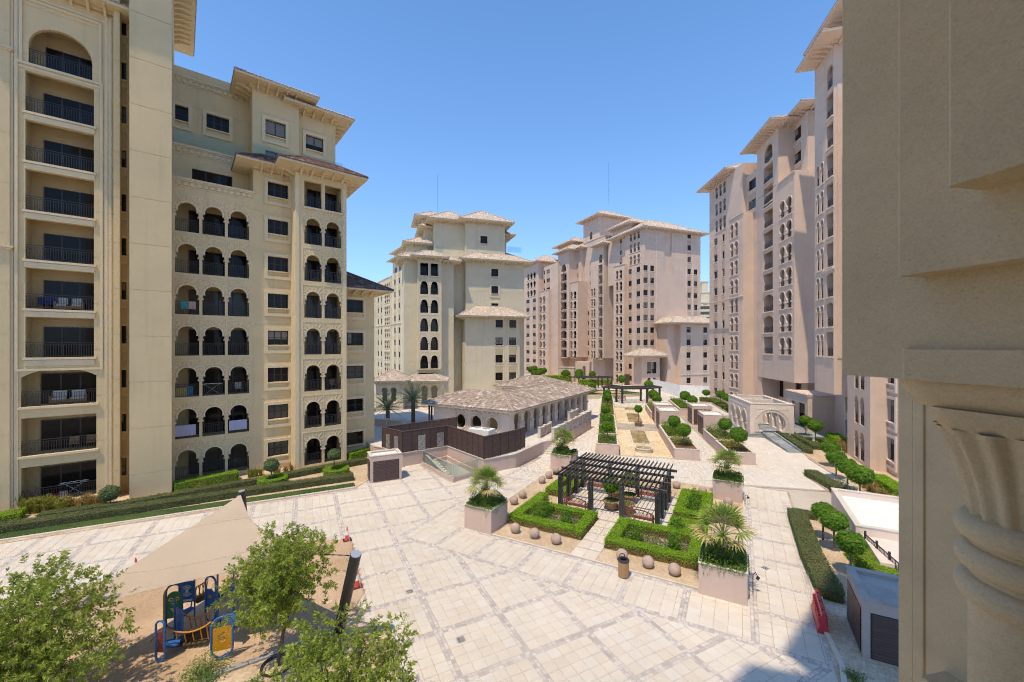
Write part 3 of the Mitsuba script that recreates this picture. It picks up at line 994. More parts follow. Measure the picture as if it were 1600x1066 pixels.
# its long right-hand face (seen from the plaza)
SJ = Fr(FJ.w(0, 0), 21.5)
uj = lambda px, d=0.0: SJ.upx(px, d)
ho = []
for p in (1009.2, 1019.2):
    cw(p, 0, 9, -.3, w=1.3, style='sill', fr=SJ, bb=DB)
for p in (1077, 1087):
    cw(p, 3, 9, -.3, w=1.3, style='sill', fr=SJ, bb=DB)
cw(1077, 10, 12, -.3, w=1.3, style='sill', fr=SJ, bb=DB)
n1 = sbox(uj(1038, -.3), 31.5, uj(1049.5, -.3), 43)
DB.panel(SJ, 0.02, uj(1094.5, -.3), -.5, 43.3, ho + [n1], d=-.3, th=.35, joints=joints(0, 43, 1.3))
DB.box(SJ, 0.5, uj(1094, -.3), .06, 10, -.5, 43.2)
DB.roof(SJ, 0.0, uj(1094.5), -.3, 14, 43.5, over=1.6, sides='FR')
for p in (1025.5, 1072, 1082):
    put(DB.k, 'moulding', MB().box(uj(p, -.3) - .08, uj(p, -.3) + .08, -.38, -.29, 0, 43 if p < 1030 else 34).ply(PINK_T), SJ.tw())
# low wings in front of that face
WJ = Fr(SJ.w(uj(1063.5, -6), -6.0), 17)
ho = []
for p in (1076, 1102):
    cw(p, 0, 4, 0, w=1.3, style='sill', fr=WJ, bb=DB)
DB.panel(WJ, 0, WJ.upx(1112), -.5, 17.2, ho, core=10, joints=joints(0, 17, 1.3))
DB.box(WJ, -3.0, 0, 1.5, 10, -.5, 17.1)
DB.cornice(WJ, 0, WJ.upx(1112), 3.6)
DB.roof(WJ, -2.6, WJ.upx(1112), 0, 10, 17.3, over=1.8, run=3.4, sides='FL')
PJ = Fr(SJ.w(uj(1003, -3.5), -3.5), 20)
ho = [sbox(PJ.upx(1011), 4.0, PJ.upx(1018.2), 7.0), sbox(PJ.upx(1019), 4.0, PJ.upx(1025.5), 7.0)]
for a, b_ in ((1011, 1018.2), (1019, 1025.5)):
    DB.window(PJ, (PJ.upx(a) + PJ.upx(b_)) / 2, 4.0, PJ.upx(b_) - PJ.upx(a), 3.0, 0, 2, 1, 'none', GLASSD)
col(DB, PJ, 'horse', PJ.upx(1011), PJ.upx(1026), 0, 0, n=2, gap=.3, holes=ho)
DB.panel(PJ, 0, PJ.upx(1031), -.5, 8.4, ho, core=3.4)
DB.roof(PJ, -1, PJ.upx(1032), 0, 3.3, 8.6, over=1.6, sides='FLR')
# staggered units running back to the left
FI = dfr(975.5, 118)
unit(DB, FI, 958.5, 975.5, -.5, 35.0, [('horse', 962, 972.5, 0, 9, dict(n=2))], core=10, corn=True)
unit(DB, dfr(978, 121), 950, 978, 30, 43.8, [('win', 968.5, 971.5, 10, 12, dict(wh=(None, 1.3)))], core=14)
DB.roof(dfr(985, 123), dfr(985, 123).upx(957), dfr(985, 123).upx(985), 0, 10, 48.0, over=1.8, sides='FLR')
DB.box(dfr(985, 123), dfr(985, 123).upx(957), dfr(985, 123).upx(985), 0.1, 10, 36, 47.9)
FH = dfr(943, 129)
unit(DB, FH, 922.5, 943, 7.4, 43.2, [('horse', 923.5, 930.5, 2, 8, dict(n=2, gap=.25)), ('rect', 935, 941.3, 5, 10), ('segment', 935, 941.3, 3, 4), ('rect', 935, 941.3, 2, 2), ('round', 936, 940.8, 11, 11)], core=12)
DB.roof(FH, FH.upx(931), FH.upx(943), 0, 7, 43.3, over=1.7, sides='FLR')
unit(DB, dfr(945, 132), 912, 945, -.5, 47.0, [('win', 921.5, 924.5, 9, 11), ('win', 925.8, 928.8, 9, 11), ('win', 918.5, 920.5, 0, 6)], core=14, corn=True)
FT = dfr(936, 137)
unit(DB, FT, 911.5, 936, 46.5, 54.7, [('round', 921.5, 925.5, 14, 14)], core=12, roof=2.0)
ST_ = Fr(FT.w(FT.upx(936), 0), 24)
DB.panel(ST_, 0.0, 12.0, 46.5, 54.6, [], d=-.25, th=.3)
put(DB.k, 'antenna', MB().tube([[FT.upx(932), 5, 60], [FT.upx(932), 5, 74]], .035, 5).ply(DARK), FT.tw())
unit(DB, dfr(903, 139), 889, 903, 7.4, 33.4, [('horse', 890.5, 900.8, 2, 8, dict(n=2))], core=10, corn=True)
unit(DB, dfr(908.5, 142), 886, 908.5, -.5, 45.0, [('win', 897.2, 903.6, 10, 11)], core=12, roof=1.7)
FD = dfr(889, 143)
unit(DB, FD, 872, 889, 7.4, 44.6, [('rect', 876.2, 885.3, 5, 10), ('segment', 876.2, 885.3, 3, 4), ('rect', 876.2, 885.3, 2, 2), ('round', 877, 884.3, 11, 11)], core=10, roof=1.7)
FK = dfr(886, 150)
DB.box(FK, FK.upx(866), FK.upx(886), 2, 10, 40, 49.2)
DB.roof(FK, FK.upx(866), FK.upx(886), 2, 10, 49.3, over=2.0, sides='FLR')
unit(DB, dfr(872, 148), 849, 872, -.5, 41.5, [('win', 853.8, 859.3, 9, 11), ('win', 849.4, 851.6, 9, 11)], core=10)
unit(DB, dfr(857, 152), 839, 857, -.5, 32.3, [('horse', 842.5, 852.5, 0, 8, dict(n=2))], core=12, corn=True)
FA = dfr(841, 158)
unit(DB, FA, 815, 841, -.5, 43.6, [('win', 822.3, 827.2, 0, 8), ('win', 832.5, 837.2, 0, 8), ('horse', 823.5, 837.5, 9, 11, dict(n=3, gap=.3))], core=12, roof=1.7)
# ground-floor entrance between the units
EN = dfr(897, 127, -20)
ho = []
for i, p in enumerate((878.5, 884.0, 889.5)):
    ho.append(arch(EN.upx(p), 1.0, 0.2, 3.0, 'horse'))
DB.panel(EN, EN.upx(872), EN.upx(897.5), -.5, 4.6, ho, core=3)
DB.cornice(EN, EN.upx(872), EN.upx(897.5), 4.5)
ho = [sbox(EN.upx(910.5), 0, EN.upx(915), 5.0)]
DB.panel(EN, EN.upx(899), EN.upx(921), -.5, 6.4, ho, core=4)
DB.window(EN, EN.upx(912.7), 0.1, EN.upx(915) - EN.upx(910.5), 4.8, 0, 2, 2, 'none', GLASSD)
DB.box(dfr(952, 136, -60), dfr(952, 136, -60).upx(905), dfr(952, 136, -60).upx(960), 1.5, 8, -.5, 7.5)

# ------------------------------------------------------------------ right: pink building
E = Bld('apartment_building', 'tall pink apartment building rising along the right side of the plaza', PINK, PINK_T, TILE_P, far=True)
E1 = Fr((41.4, 72.8), -91.5)
unit(E, E1, 1108.5, 1160.5, -.5, 44.2, [('win', 1115.6, 1121.0, 0, 9), ('win', 1128.4, 1132, 0, 9, dict(style='sill')), ('horse', 1117.5, 1134.5, 10, 12, dict(n=3))], core=9, jt=True)
E.roof(E1, E1.upx(1109.5), E1.upx(1140), 0, 8, 44.3, over=2.0, sides='FLR')
unit(E, E1, 1139.5, 1160.4, -.5, 34.6, [('horse', 1140.8, 1153.5, 0, 9, dict(n=2))], core=9, d=-1.2, corn=True)
E.cornice(E1, E1.upx(1109), E1.upx(1160.5, -1.2), 20.0, -1.2)
E1b = Fr((42.0, 70.5), -92)
unit(E, E1b, 1160, 1190, -.5, 41.6, [('win', 1169.5, 1181, 10, 11, dict(wh=(None, 1.8)))], core=9)
E2 = Fr((39.9, 57.8), -99.5)
unit(E, E2, 1183, 1241, 6.1, 36.2, [('rect', 1193.3, 1207.5, 6, 11), ('segment', 1192.5, 1208, 4, 5), ('rect', 1193.3, 1207.5, 3, 3), ('horse', 1218, 1237.7, 3, 9, dict(n=2, gap=.3))], core=9, zb=Z0 - .5)
E.cornice(E2, E2.upx(1216), E2.upx(1241), 36.0)
unit(E, E2, 1183, 1216, 36.3, 45.0, [('rect', 1193.3, 1207.5, 10, 11), ('round', 1194.3, 1206.8, 12, 12)], core=3.0, jt=False)
E.roof(E2, E2.upx(1183), E2.upx(1216), 0, 7, 45.1, over=2.0, sides='FLR')
unit(E, E2, 1206, 1262, 34, 45.0, [('win', 1240, 1251.5, 10, 12, dict(wh=(None, 1.9)))], core=7, d=2.2)
E.roof(E2, E2.upx(1200, 2), E2.upx(1262, 2.2), 2.2, 9, 45.4, over=1.7, sides='FLR')
E.roof(E2, E2.upx(1180, 2), E2.upx(1230, 2), 4.5, 12, 47.5, over=2.0, sides='FLR')
E.box(E2, E2.upx(1180, 2), E2.upx(1230, 2), 4.6, 12, 38, 47.4)
# recessed ground floor under the bay
ho = []
for a, b_ in ((1207.5, 1224), (1243, 1252)):
    u0, u1 = E2.upx(a, 3.0), E2.upx(b_, 3.0)
    ho.append(sbox(u0, 2.9, u1, 5.6))
    E.window(E2, (u0 + u1) / 2, 2.9, u1 - u0, 2.7, 3.0, 4, 1, 'none', GLASSD)
E.panel(E2, E2.upx(1186, 3.0), E2.upx(1262, 3.0), -.5, 6.3, ho, d=3.0, core=6)
# camera-facing flank between the bays and the next bay
E3 = Fr((36.0, 45.6), -105.0)
unit(E, E3, 1273, 1303, 5.9, 45.2, [('horse', 1276, 1287, 3, 9, dict(n=2, gap=.25)), ('rect', 1291.5, 1301.6, 6, 11), ('segment', 1291.5, 1301.6, 4, 5), ('rect', 1291.5, 1301.6, 3, 3), ('round', 1292.5, 1301, 12, 12)], core=9, zb=Z0 - .4)
E.roof(E3, E3.upx(1284), E3.upx(1304), 0, 8, 45.4, over=2.0, sides='FLR')
E.cornice(E3, E3.upx(1287), E3.upx(1303), 20.0)
E.roof(E3, E3.upx(1274) , E3.upx(1303) + 1, 2, 9, 48.6, over=2.4, sides='FLR')
E.box(E3, E3.upx(1274), E3.upx(1303) + .5, 2.5, 9, 45, 48.5)
ho = []
for (a, b_, z0, z1) in ((1322.5, 1331, 3.6, 5.2), (1322.5, 1331, .9, 2.5), (1336, 1341, .1, 2.4)):
    u0, u1 = E3.upx(a, 3.2), E3.upx(b_, 3.2)
    ho.append(sbox(u0, z0, u1, z1))
    E.window(E3, (u0 + u1) / 2, z0, u1 - u0, z1 - z0, 3.2, 1, 1, 'surround' if z0 > .5 else 'none', GLASSD, below=.3)
E.panel(E3, E3.upx(1275, 3.2), E3.upx(1345, 3.2), -.5, 6.0, ho, d=3.2, core=6)
E4 = Fr((32.6, 37.3), -114.0)
unit(E, E4, 1324, 1359.5, -.5, 40, [('lobe', 1334.5, 1350.5, 0, 9, dict(n=2, gap=.3, h=2.7))], core=9)
E5 = Fr((32.1, 33.0), -114.0)
unit(E, E5, 1380, 1440, -.5, 40, [('win', 1387.5, 1400, 0, 9, dict(style='surround', wh=(None, 2.0)))], core=9)

# far tower blocks between the two pink buildings
G = dfr(1106, 420, -10)
B3 = Bld('tower_block', 'distant grey and cream tower block in the gap between the pink buildings', PALE, STONE, TILE_P, far=True)
for (a, b_, z, dd) in ((1091, 1112, 55, 0), (1098, 1112, 66, 6), (1102, 1112, 78, 12)):
    B3.box(G, G.upx(a), G.upx(b_), dd, 30, -2, z)
    B3.box(G, G.upx(a) - .5, G.upx(b_) + .5, dd - .5, 30.5, z + .02, z + 1.2, 'cornice', STONE)
for k in range(9):
    put(B3.k, 'window_band', MB().box(G.upx(1094), G.upx(1111), -.2, .1, 4 + k * 5.6, 7 + k * 5.6).ply(GLASSW), G.tw())

# ------------------------------------------------------------------ frames of the plaza
PA = Fr((0, 0), 26.9)          # diagonal paving at left
CF = Fr((-1.25, 24.65), -29.0)  # pergola garden; origin: its front left corner
BF = Fr((12.36, 47.38), -12.9)  # promenade
def cpoly(fr, *uv):
    return Polygon([fr.w(*p) for p in uv])
def crect(fr, u0, u1, d0, d1):
    return cpoly(fr, (u0, d0), (u1, d0), (u1, d1), (u0, d1))


PIT = Polygon([gp(659, 727), gp(708, 754), gp(748, 741.5), gp(699, 717)])
PITW = PIT.buffer(-.16)
setting('ground', MB().prism(Polygon([(-400, -60), (400, -60), (400, 900), (-400, 900)]).difference(PIT.buffer(-.05)), -.9, -.05).ply(FARG), 'pale ground between and beyond the buildings')

# ------------------------------------------------------------------ paving
KC = CF.w(-4.6, -2.8)
reg_c = cpoly(CF, (-4.6, -2.8), (16.15, -2.8), (16.15, 17.2), (-4.6, 17.2))
reg_b = cpoly(BF, (-22, -12), (40, -12), (40, 75), (-22, 75)).difference(cpoly(CF, (-60, -60), (60, -60), (60, 17.2), (-60, 17.2)))
left_kerb = [gp(-260, 886), gp(0, 851), gp(560, 763)]
reg_a = Polygon([(16, 6), (16, 13.5), CF.w(16.15, -2.8), KC, CF.w(-4.6, 12), gp(690, 700), gp(627, 735), gp(575, 745), left_kerb[2], left_kerb[1], left_kerb[0], (-60, 6)]).buffer(0).difference(reg_c)
allreg = unary_union([reg_a, reg_c, reg_b])
pv = setting('plaza_paving', MB().prism(allreg.buffer(.3).difference(PIT), -.05, 0.0).ply(GROUT), 'cream stone slab paving of the plaza with grey cobble bands')
BW = .29
bands_a, bands_c = [], []
for a in np.arange(-.56 - 2.65 * 14, 22, 2.65):
    bands_a.append(LineString([PA.w(a, -60), PA.w(a, 90)]).intersection(reg_a))
for b_ in np.arange(15.85 - 2.66 * 4, 60, 2.66):
    bands_a.append(LineString([PA.w(-60, b_), PA.w(60, b_)]).intersection(reg_a))
for u in (-2.1, .55, 3.15, 5.78, 8.35, 10.93):
    bands_c.append(LineString([CF.w(u, -2.8), CF.w(u, -.1)]))
bands_c.append(LineString([CF.w(13.6, -2.8), CF.w(13.6, 14.5)]))
for d in (-.5, 2.06, 4.65, 7.2, 9.85, 12.4):
    bands_c.append(LineString([CF.w(13.6, d), CF.w(16.1, d)]))
    if d > 0:
        bands_c.append(LineString([CF.w(-4.6, d), CF.w(-2.2, d)]))
bands_c += [LineString([CF.w(16.0, -2.8), CF.w(-4.6, -2.8)]), LineString([CF.w(-4.6, -2.8), CF.w(-4.6, 15)]), LineString([CF.w(-2.1, -.15), CF.w(13.5, -.15)]), LineString([CF.w(16.0, -2.8), CF.w(16.0, 14.5)])]
lines = []
for g in bands_a + bands_c:
    for h in (g.geoms if hasattr(g, 'geoms') else [g]):
        if h.geom_type == 'LineString' and h.length > .3:
            lines.append(h)
band_area = unary_union([l.buffer(BW / 2, cap_style=2) for l in lines])
garden = crect(CF, -1.98, 13.38, -.0, 15.6)
reg_edge = reg_c
holes_area = unary_union([garden, PIT.buffer(.2), crect(BF, -2.6, 7.7, -5.3, 30), crect(BF, 10.05, 12.6, -5.8, 30)])


def stone_grid(fr, reg, su, sd, u_off, d_off, gap=.012, big=False):
    """slabs of a paving field: list of (polygon in world xy)"""
    b = reg.bounds
    cs = np.array([fr.uv(p) for p in ((b[0], b[1]), (b[2], b[1]), (b[2], b[3]), (b[0], b[3]))])
    out = []
    i0, i1 = int((cs[:, 0].min() - u_off) / su) - 1, int((cs[:, 0].max() - u_off) / su) + 1
    j0, j1 = int((cs[:, 1].min() - d_off) / sd) - 1, int((cs[:, 1].max() - d_off) / sd) + 1
    I, J = np.meshgrid(np.arange(i0, i1 + 1), np.arange(j0, j1 + 1), indexing='ij')
    U = u_off + I.ravel() * su
    D = d_off + J.ravel() * sd
    c = fr.o + (U + (.23 if big else su / 2))[:, None] * fr.U + (D + (.23 if big else sd / 2))[:, None] * fr.D
    ok = shapely.contains_xy(reg, c[:, 0], c[:, 1])
    vis = (c[:, 1] > 7.5) & (np.abs(c[:, 0]) < 1.4 * c[:, 1] + 3)
    for u, d in zip(U[ok & vis], D[ok & vis]):
        out.append((u + gap / 2, u + su - gap / 2, d + gap / 2, d + sd - gap / 2))
    return out


TH = .016
field = {0: MB(), 1: MB(), 2: MB()}
near_slabs = []
shapely.prepare(band_area)
shapely.prepare(holes_area)
prng = np.random.default_rng(3)


def lay(fr, rects, tone):
    for (u0, u1, d0, d1) in rects:
        pw = [fr.w(u0, d0), fr.w(u1, d0), fr.w(u1, d1), fr.w(u0, d1)]
        P = Polygon(pw)
        m = int(prng.choice(3, p=tone))
        z = TH + float(prng.uniform(-.0025, .0025))
        if holes_area.contains(P):
            continue
        if P.intersects(band_area) or P.intersects(holes_area):
            Q = P.difference(band_area.buffer(.006) if False else band_area).difference(holes_area)
            if not Q.is_empty and Q.area > .004:
                field[m].prism(Q.buffer(-.004), .0, z)
            continue
        c = (pw[0] + pw[2]) / 2
        b = .008
        v = [[*fr.w(u0, d0), 0], [*fr.w(u1, d0), 0], [*fr.w(u1, d1), 0], [*fr.w(u0, d1), 0],
             [*fr.w(u0, d0), z - b], [*fr.w(u1, d0), z - b], [*fr.w(u1, d1), z - b], [*fr.w(u0, d1), z - b],
             [*fr.w(u0 + b, d0 + b), z], [*fr.w(u1 - b, d0 + b), z], [*fr.w(u1 - b, d1 - b), z], [*fr.w(u0 + b, d1 - b), z]]
        f = [[8, 9, 10, 11]] + [[k + i, k + (i + 1) % 4, k + 4 + (i + 1) % 4, k + 4 + i] for k in (0, 4) for i in range(4)]
        near_slabs.append((float(np.hypot(c[0], c[1])), abs(c[0]) < 1.22 * c[1] and c[1] > 13.6, v, f, m))


TA = (2.65 - BW) / 5
aa = -.56 + BW / 2
ra = []
for cu in range(5):
    for cd in range(5):
        ra += stone_grid(PA, reg_a.buffer(.4), 2.65, 2.66, aa + cu * TA, 15.85 + BW / 2 + cd * (2.66 - BW) / 5, big=True)
# shrink each cell to one slab
ra = [(u0, u0 + TA - .012, d0, d0 + (2.66 - BW) / 5 - .012) for (u0, u1, d0, d1) in ra]
holes_keep = holes_area
holes_area = unary_union([holes_area, reg_c, LineString([left_kerb[0], left_kerb[2]]).buffer(.01)])
shapely.prepare(holes_area)
lay(PA, ra, (.6, .25, .15))
holes_area = holes_keep
lay(CF, stone_grid(CF, reg_c, .52, .47, .69, -.15 - .47 * 30), (.6, .25, .15))
lay(BF, stone_grid(BF, reg_b, .5, .5, 0, 0), (.1, .1, .8))
near_slabs.sort(key=lambda s: (not s[1], s[0]))
plies = 0
for i, (r, vis, v, f, m) in enumerate(near_slabs):
    if i < 300:
        put(pv, 'slab', MB().add(np.array(v), f).ply(SLAB[m]))
    else:
        field[m].add(np.array(v), f)
for m in field:
    if field[m].n:
        put(pv, 'slab_field', field[m].ply(SLAB[m]), kind='stuff')
# cobbles of the bands
cob = MB()
for l in lines:
    p, q = np.array(l.coords[0]), np.array(l.coords[-1])
    t = (q - p) / np.linalg.norm(q - p)
    nn = np.array([-t[1], t[0]])
    n = max(1, int(round(l.length / .19)))
    for i in range(n):
        c0 = p + t * (i + .5) * l.length / n
        if c0[1] < 8 or abs(c0[0]) > 1.4 * c0[1] + 2 or holes_area.contains(Point(c0)):
            continue
        for s in (-1, 1):
            c = c0 + nn * s * BW / 4
            a, b_ = l.length / n / 2 - .008, BW / 4 - .008
            z = .013 + float(prng.uniform(-.004, .004))
            g = float(prng.uniform(.40, .60))
            colr = np.array([g * 1.0, g * .92, g * .845])
            v = [[*(c - t * a - nn * b_), 0], [*(c + t * a - nn * b_), 0], [*(c + t * a + nn * b_), 0], [*(c - t * a + nn * b_), 0]]
            a2, b2 = a - .012, b_ - .012
            v += [[*(c - t * a2 - nn * b2), z], [*(c + t * a2 - nn * b2), z], [*(c + t * a2 + nn * b2), z], [*(c - t * a2 + nn * b2), z]]
            cob.add(np.array(v), [[4, 5, 6, 7]] + [[k, (k + 1) % 4, 4 + (k + 1) % 4, 4 + k] for k in range(4)], c=colr)
put(pv, 'cobble_band', cob.ply(PAVE), kind='stuff')


# ------------------------------------------------------------------ plants
def leaf_quads(mb, pts, nrm, size, aspect=.5, jitter=.7, r=None, fold=False):
    r = r or rng
    n = len(pts)
    nn = np.asarray(nrm, float) + r.normal(0, jitter, (n, 3))
    nn /= np.linalg.norm(nn, axis=1, keepdims=True) + 1e-9
    t = r.normal(0, 1, (n, 3))
    t -= nn * (t * nn).sum(1, keepdims=True)
    t /= np.linalg.norm(t, axis=1, keepdims=True) + 1e-9
    b = np.cross(nn, t)
    s = (np.broadcast_to(size, (n,)) * r.uniform(.65, 1.25, n))[:, None]
    p = np.asarray(pts)
    v = np.stack([p - t * s * .5, p + b * s * aspect * .5, p + t * s * .5, p - b * s * aspect * .5], 1).reshape(-1, 3)
    f = (np.arange(n) * 4)[:, None, None] + np.array([[[0, 1, 2], [0, 2, 3]]])
    mb.add(v, f.reshape(-1, 3))


def poly_samples(poly, n, r=None):
    r = r or rng
    x0, y0, x1, y1 = poly.bounds
    out = np.zeros((0, 2))
    shapely.prepare(poly)
    while len(out) < n:
        p = r.uniform((x0, y0), (x1, y1), (max(200, n * 2), 2))
        out = np.vstack([out, p[shapely.contains_xy(poly, p[:, 0], p[:, 1])]])
    return out[:n]


def edge_samples(poly, n, r=None):
    r = r or rng
    rings = [poly.exterior] + list(poly.interiors)
    P, Nn = [], []
    tot = sum(x.length for x in rings)
    for ring in rings:
        c = np.asarray(ring.coords)
        seg = np.diff(c, axis=0)
        ln = np.linalg.norm(seg, axis=1)
        k = max(1, int(n * ring.length / tot))
        i = r.choice(len(seg), k, p=ln / ln.sum())
        t = r.uniform(0, 1, k)[:, None]
        P.append(c[i] + seg[i] * t)
        d = seg[i] / (ln[i][:, None] + 1e-9)
        Nn.append(np.column_stack([d[:, 1], -d[:, 0]]))
    return np.vstack(P), np.vstack(Nn)


def hedge(poly, h, label, group=None, top=LEAF_H, side=None, size=.055, dens=900, name='hedge', z=0.0, cat='hedge', bump=.03):
    """clipped hedge: twiggy core and a skin of small leaves"""
    poly = shapely.geometry.polygon.orient(poly if poly.geom_type == 'Polygon' else max(poly.geoms, key=lambda g: g.area))
    k = thing(name, label, cat, group)
    core = poly.buffer(-.05)
    put(k, 'twigs', MB().prism(core, z, z + h - .05).ply(BARKT))
    n = int(poly.area * dens)
    p = poly_samples(poly, n)
    hh = z + h + bump * (meshkit.noise(np.column_stack([p * 2.2, np.zeros(n)])) - .5) * 2 + rng.uniform(-.05, .02, n)
    t = MB()
    leaf_quads(t, np.column_stack([p, hh]), [[0, 0, 1.2]] * n, size, .6, .6)
    put(k, 'leaves', t.ply(top))
    m = int(poly.length * h * dens * .9)
    p, nn = edge_samples(poly, m)
    zz = rng.uniform(.02, 1, len(p))
    off = rng.uniform(-.06, .025, len(p)) + .05 * (meshkit.noise(np.column_stack([p * 2.5, zz * 2])) - .5)
    P3 = np.column_stack([p + nn * off[:, None], z + zz * h])
    N3 = np.column_stack([nn, np.full(len(p), .3)])
    up = zz > .62 + .2 * rng.normal(0, 1, len(p)) if side else np.ones(len(p), bool)
    s = MB()
    leaf_quads(s, P3[up], N3[up], size, .6, .6)
    put(k, 'side_leaves', s.ply(top))
    if side and (~up).any():
        s = MB()
        leaf_quads(s, P3[~up], N3[~up], size, .5, .7)
        put(k, 'lower_leaves', s.ply(side))
    return k


LEAF_BR = leaf('brown_hedge_leaf', (0.30, 0.225, 0.10), 0.4, .7)


def strip(pts, w):
    return LineString(pts).buffer(w / 2, cap_style=2, join_style=2)


def ball_mesh(seed, nleaf=2600, flat=.92):
    r = np.random.default_rng(seed)
    d = r.normal(0, 1, (nleaf, 3))
    d /= np.linalg.norm(d, axis=1, keepdims=True)
    rad = 1 - .22 * r.power(2, nleaf) + .13 * (meshkit.noise(d * 2.6 + seed) - .5) * 2
    mb = MB()
    leaf_quads(mb, d * rad[:, None] * [1, 1, flat], d, .17, .6, .55, r)
    core = trimesh.creation.icosphere(2, .80)
    return mb, core


BALLS = []


def ball_plies(matl, seed):
    def make():
        mb, core = ball_mesh(seed)
        return mb.ply(matl), mikit.ply((core.vertices * [1, 1, .92], core.faces), matl, smooth=True)
    return cached(('ball', matl, seed), make)


def ball_tree(x, y, zc, r, label, group=None, z0=0.0, matl=LEAF_B, trunk=.045, name='ball_tree', flat=1.0):
    k = thing(name, label, 'tree', group)
    tr = MB()
    tr.tube([[x, y, z0 - .02], [x + .01, y, (z0 + zc) / 2], [x, y + .01, zc]], [trunk * 1.25, trunk, trunk * .9], 7)
    for i in range(4):
        a = i * 1.6 + x
        tr.tube([[x, y, zc - r * .95], [x + math.cos(a) * r * .5, y + math.sin(a) * r * .5, zc - r * .2]], [trunk * .6, .012], 5)
    put(k, 'trunk', tr.ply(BARK))
    a, c = ball_plies(matl, random.randint(0, 3))
    M = T().translate([x, y, zc]).rotate([0, 0, 1], random.uniform(0, 360)).scale([r, r, r * flat])
    cr = put(k, 'crown', a, M)
    put(cr, 'inner_leaves', c, M)
    return k


def shrub(x, y, z, r, h, label, group=None, matl=LEAF_S, n=700, size=.07, name='shrub', cat='shrub', stems=True):
    k = thing(name, label, cat, group)
    d = rng.normal(0, 1, (n, 3))
    d /= np.linalg.norm(d, axis=1, keepdims=True)
    d[:, 2] = np.abs(d[:, 2])
    rad = rng.power(2.2, n) * (1 + .5 * (meshkit.noise(d * 2 + x) - .5) * 2)
    P = d * rad[:, None] * [r, r, h] + [x, y, z]
    mb = MB()
    leaf_quads(mb, P, d + [0, 0, .4], size, .5, .7)
    put(k, 'leaves', mb.ply(matl))
    s = MB()
    for i in range(7):
        a = i * .9 + x
        s.tube([[x, y, z - .02], [x + math.cos(a) * r * .55, y + math.sin(a) * r * .55, z + h * .7]], [.016, .006], 4)
    put(k, 'stems', s.ply(BARK))
    return k


def cover(poly, z, h, label, matl, n, size, name='ground_cover', extra=None, group=None):
    """a bed filled with low planting that reads as one mass"""
    p = poly_samples(poly, n)
    b = meshkit.noise(np.column_stack([p * 1.7, np.zeros(n)]))
    zz = z + rng.uniform(0, 1, n) * (h * (.35 + .9 * b))
    mb = MB()
    leaf_quads(mb, np.column_stack([p, zz]), [[0, 0, .8]] * n, size, .5, .8)
    k = solo(name, mb.ply(matl), label, 'plants', kind='stuff')
    return k


def grass_clump(mb, x, y, z, h, n, spread=.5, wid=.012):
    a = rng.uniform(0, 2 * math.pi, n)
    ln = h * rng.uniform(.6, 1.1, n)
    out = rng.uniform(.15, 1.0, n) * spread
    for i in range(n):
        ca, sa = math.cos(a[i]), math.sin(a[i])
        b = np.array([x + rng.normal(0, .06), y + rng.normal(0, .06), z])
        m = b + [ca * out[i] * .4, sa * out[i] * .4, ln[i] * .75]
        e = b + [ca * out[i], sa * out[i], ln[i] * (1 - .35 * out[i] / spread)]
        w = np.array([-sa, ca, 0]) * wid
        mb.add(np.array([b - w, b + w, m + w, m - w, e]), [[0, 1, 2], [0, 2, 3], [3, 2, 4]])


def grasses(pts, z, h, label, matl, n=60, spread=.5, name='ornamental_grass', wid=.014, group=None):
    mb = MB()
    for (x, y) in pts:
        grass_clump(mb, x, y, z, h * random.uniform(.8, 1.2), n, spread, wid)
    return solo(name, mb.ply(matl), label, 'grass', group, kind='stuff')


def fan_palm(x, y, z, r, label, group=None, trunk=.5, seed=0):
    rr = np.random.default_rng(seed)
    k = thing('fan_palm', label, 'palm', group)
    t = MB()
    t.tube([[x, y, z], [x + .02, y, z + trunk * .5], [x, y, z + trunk]], [.17, .16, .13], 9)
    for i in range(60):
        a, zz = rr.uniform(0, 6.28), z + rr.uniform(.05, trunk)
        c, s = math.cos(a), math.sin(a)
        t.tube([[x + c * .13, y + s * .13, zz], [x + c * .27, y + s * .27, zz + .10]], [.03, .012], 4)
    put(k, 'trunk', t.ply(BARK))
    nf = 26
    for i in range(nf):
        az = i * 2.399963 + rr.uniform(-.2, .2)
        el = math.radians(84 - 82 * (i / nf) ** .95) + rr.uniform(-.1, .1)
        L = r * rr.uniform(.44, .62)
        dirv = np.array([math.cos(az) * math.cos(el), math.sin(az) * math.cos(el), math.sin(el)])
        c0 = np.array([x, y, z + trunk])
        hub = c0 + dirv * L + [0, 0, .05]
        mb = MB()
        mb.tube([c0, (c0 + hub) / 2 + [0, 0, .04], hub], [.022, .015, .012], 4)
        side = np.cross(dirv, [0, 0, 1])
        side /= np.linalg.norm(side) + 1e-9
        up = np.cross(side, dirv)
        nseg = 14
        bl = r * rr.uniform(.50, .66)
        for j in range(nseg):
            th = math.radians(-95 + 190 * (j + .5) / nseg)
            d2 = dirv * math.cos(th) + side * math.sin(th)
            ll = bl * (.68 + .32 * math.cos(th * .8)) * rr.uniform(.9, 1.08)
            wv = np.cross(d2, up) * (ll * .055)
            droop = np.array([0, 0, -ll * (.14 + .22 * (i / nf)) * rr.uniform(.7, 1.3)])
            ridge = up * (.02 * (1 if j % 2 else -1))
            p1 = hub + d2 * ll * .5 + ridge + droop * .2
            mb.add(np.array([hub, p1 - wv, p1 + wv, hub + d2 * ll + droop]), [[0, 1, 2], [1, 3, 2]])
        dry = i > nf * .80 or i % 9 == 7
        put(k, 'frond', mb.ply(LEAF_D if dry else LEAF_P))
    return k


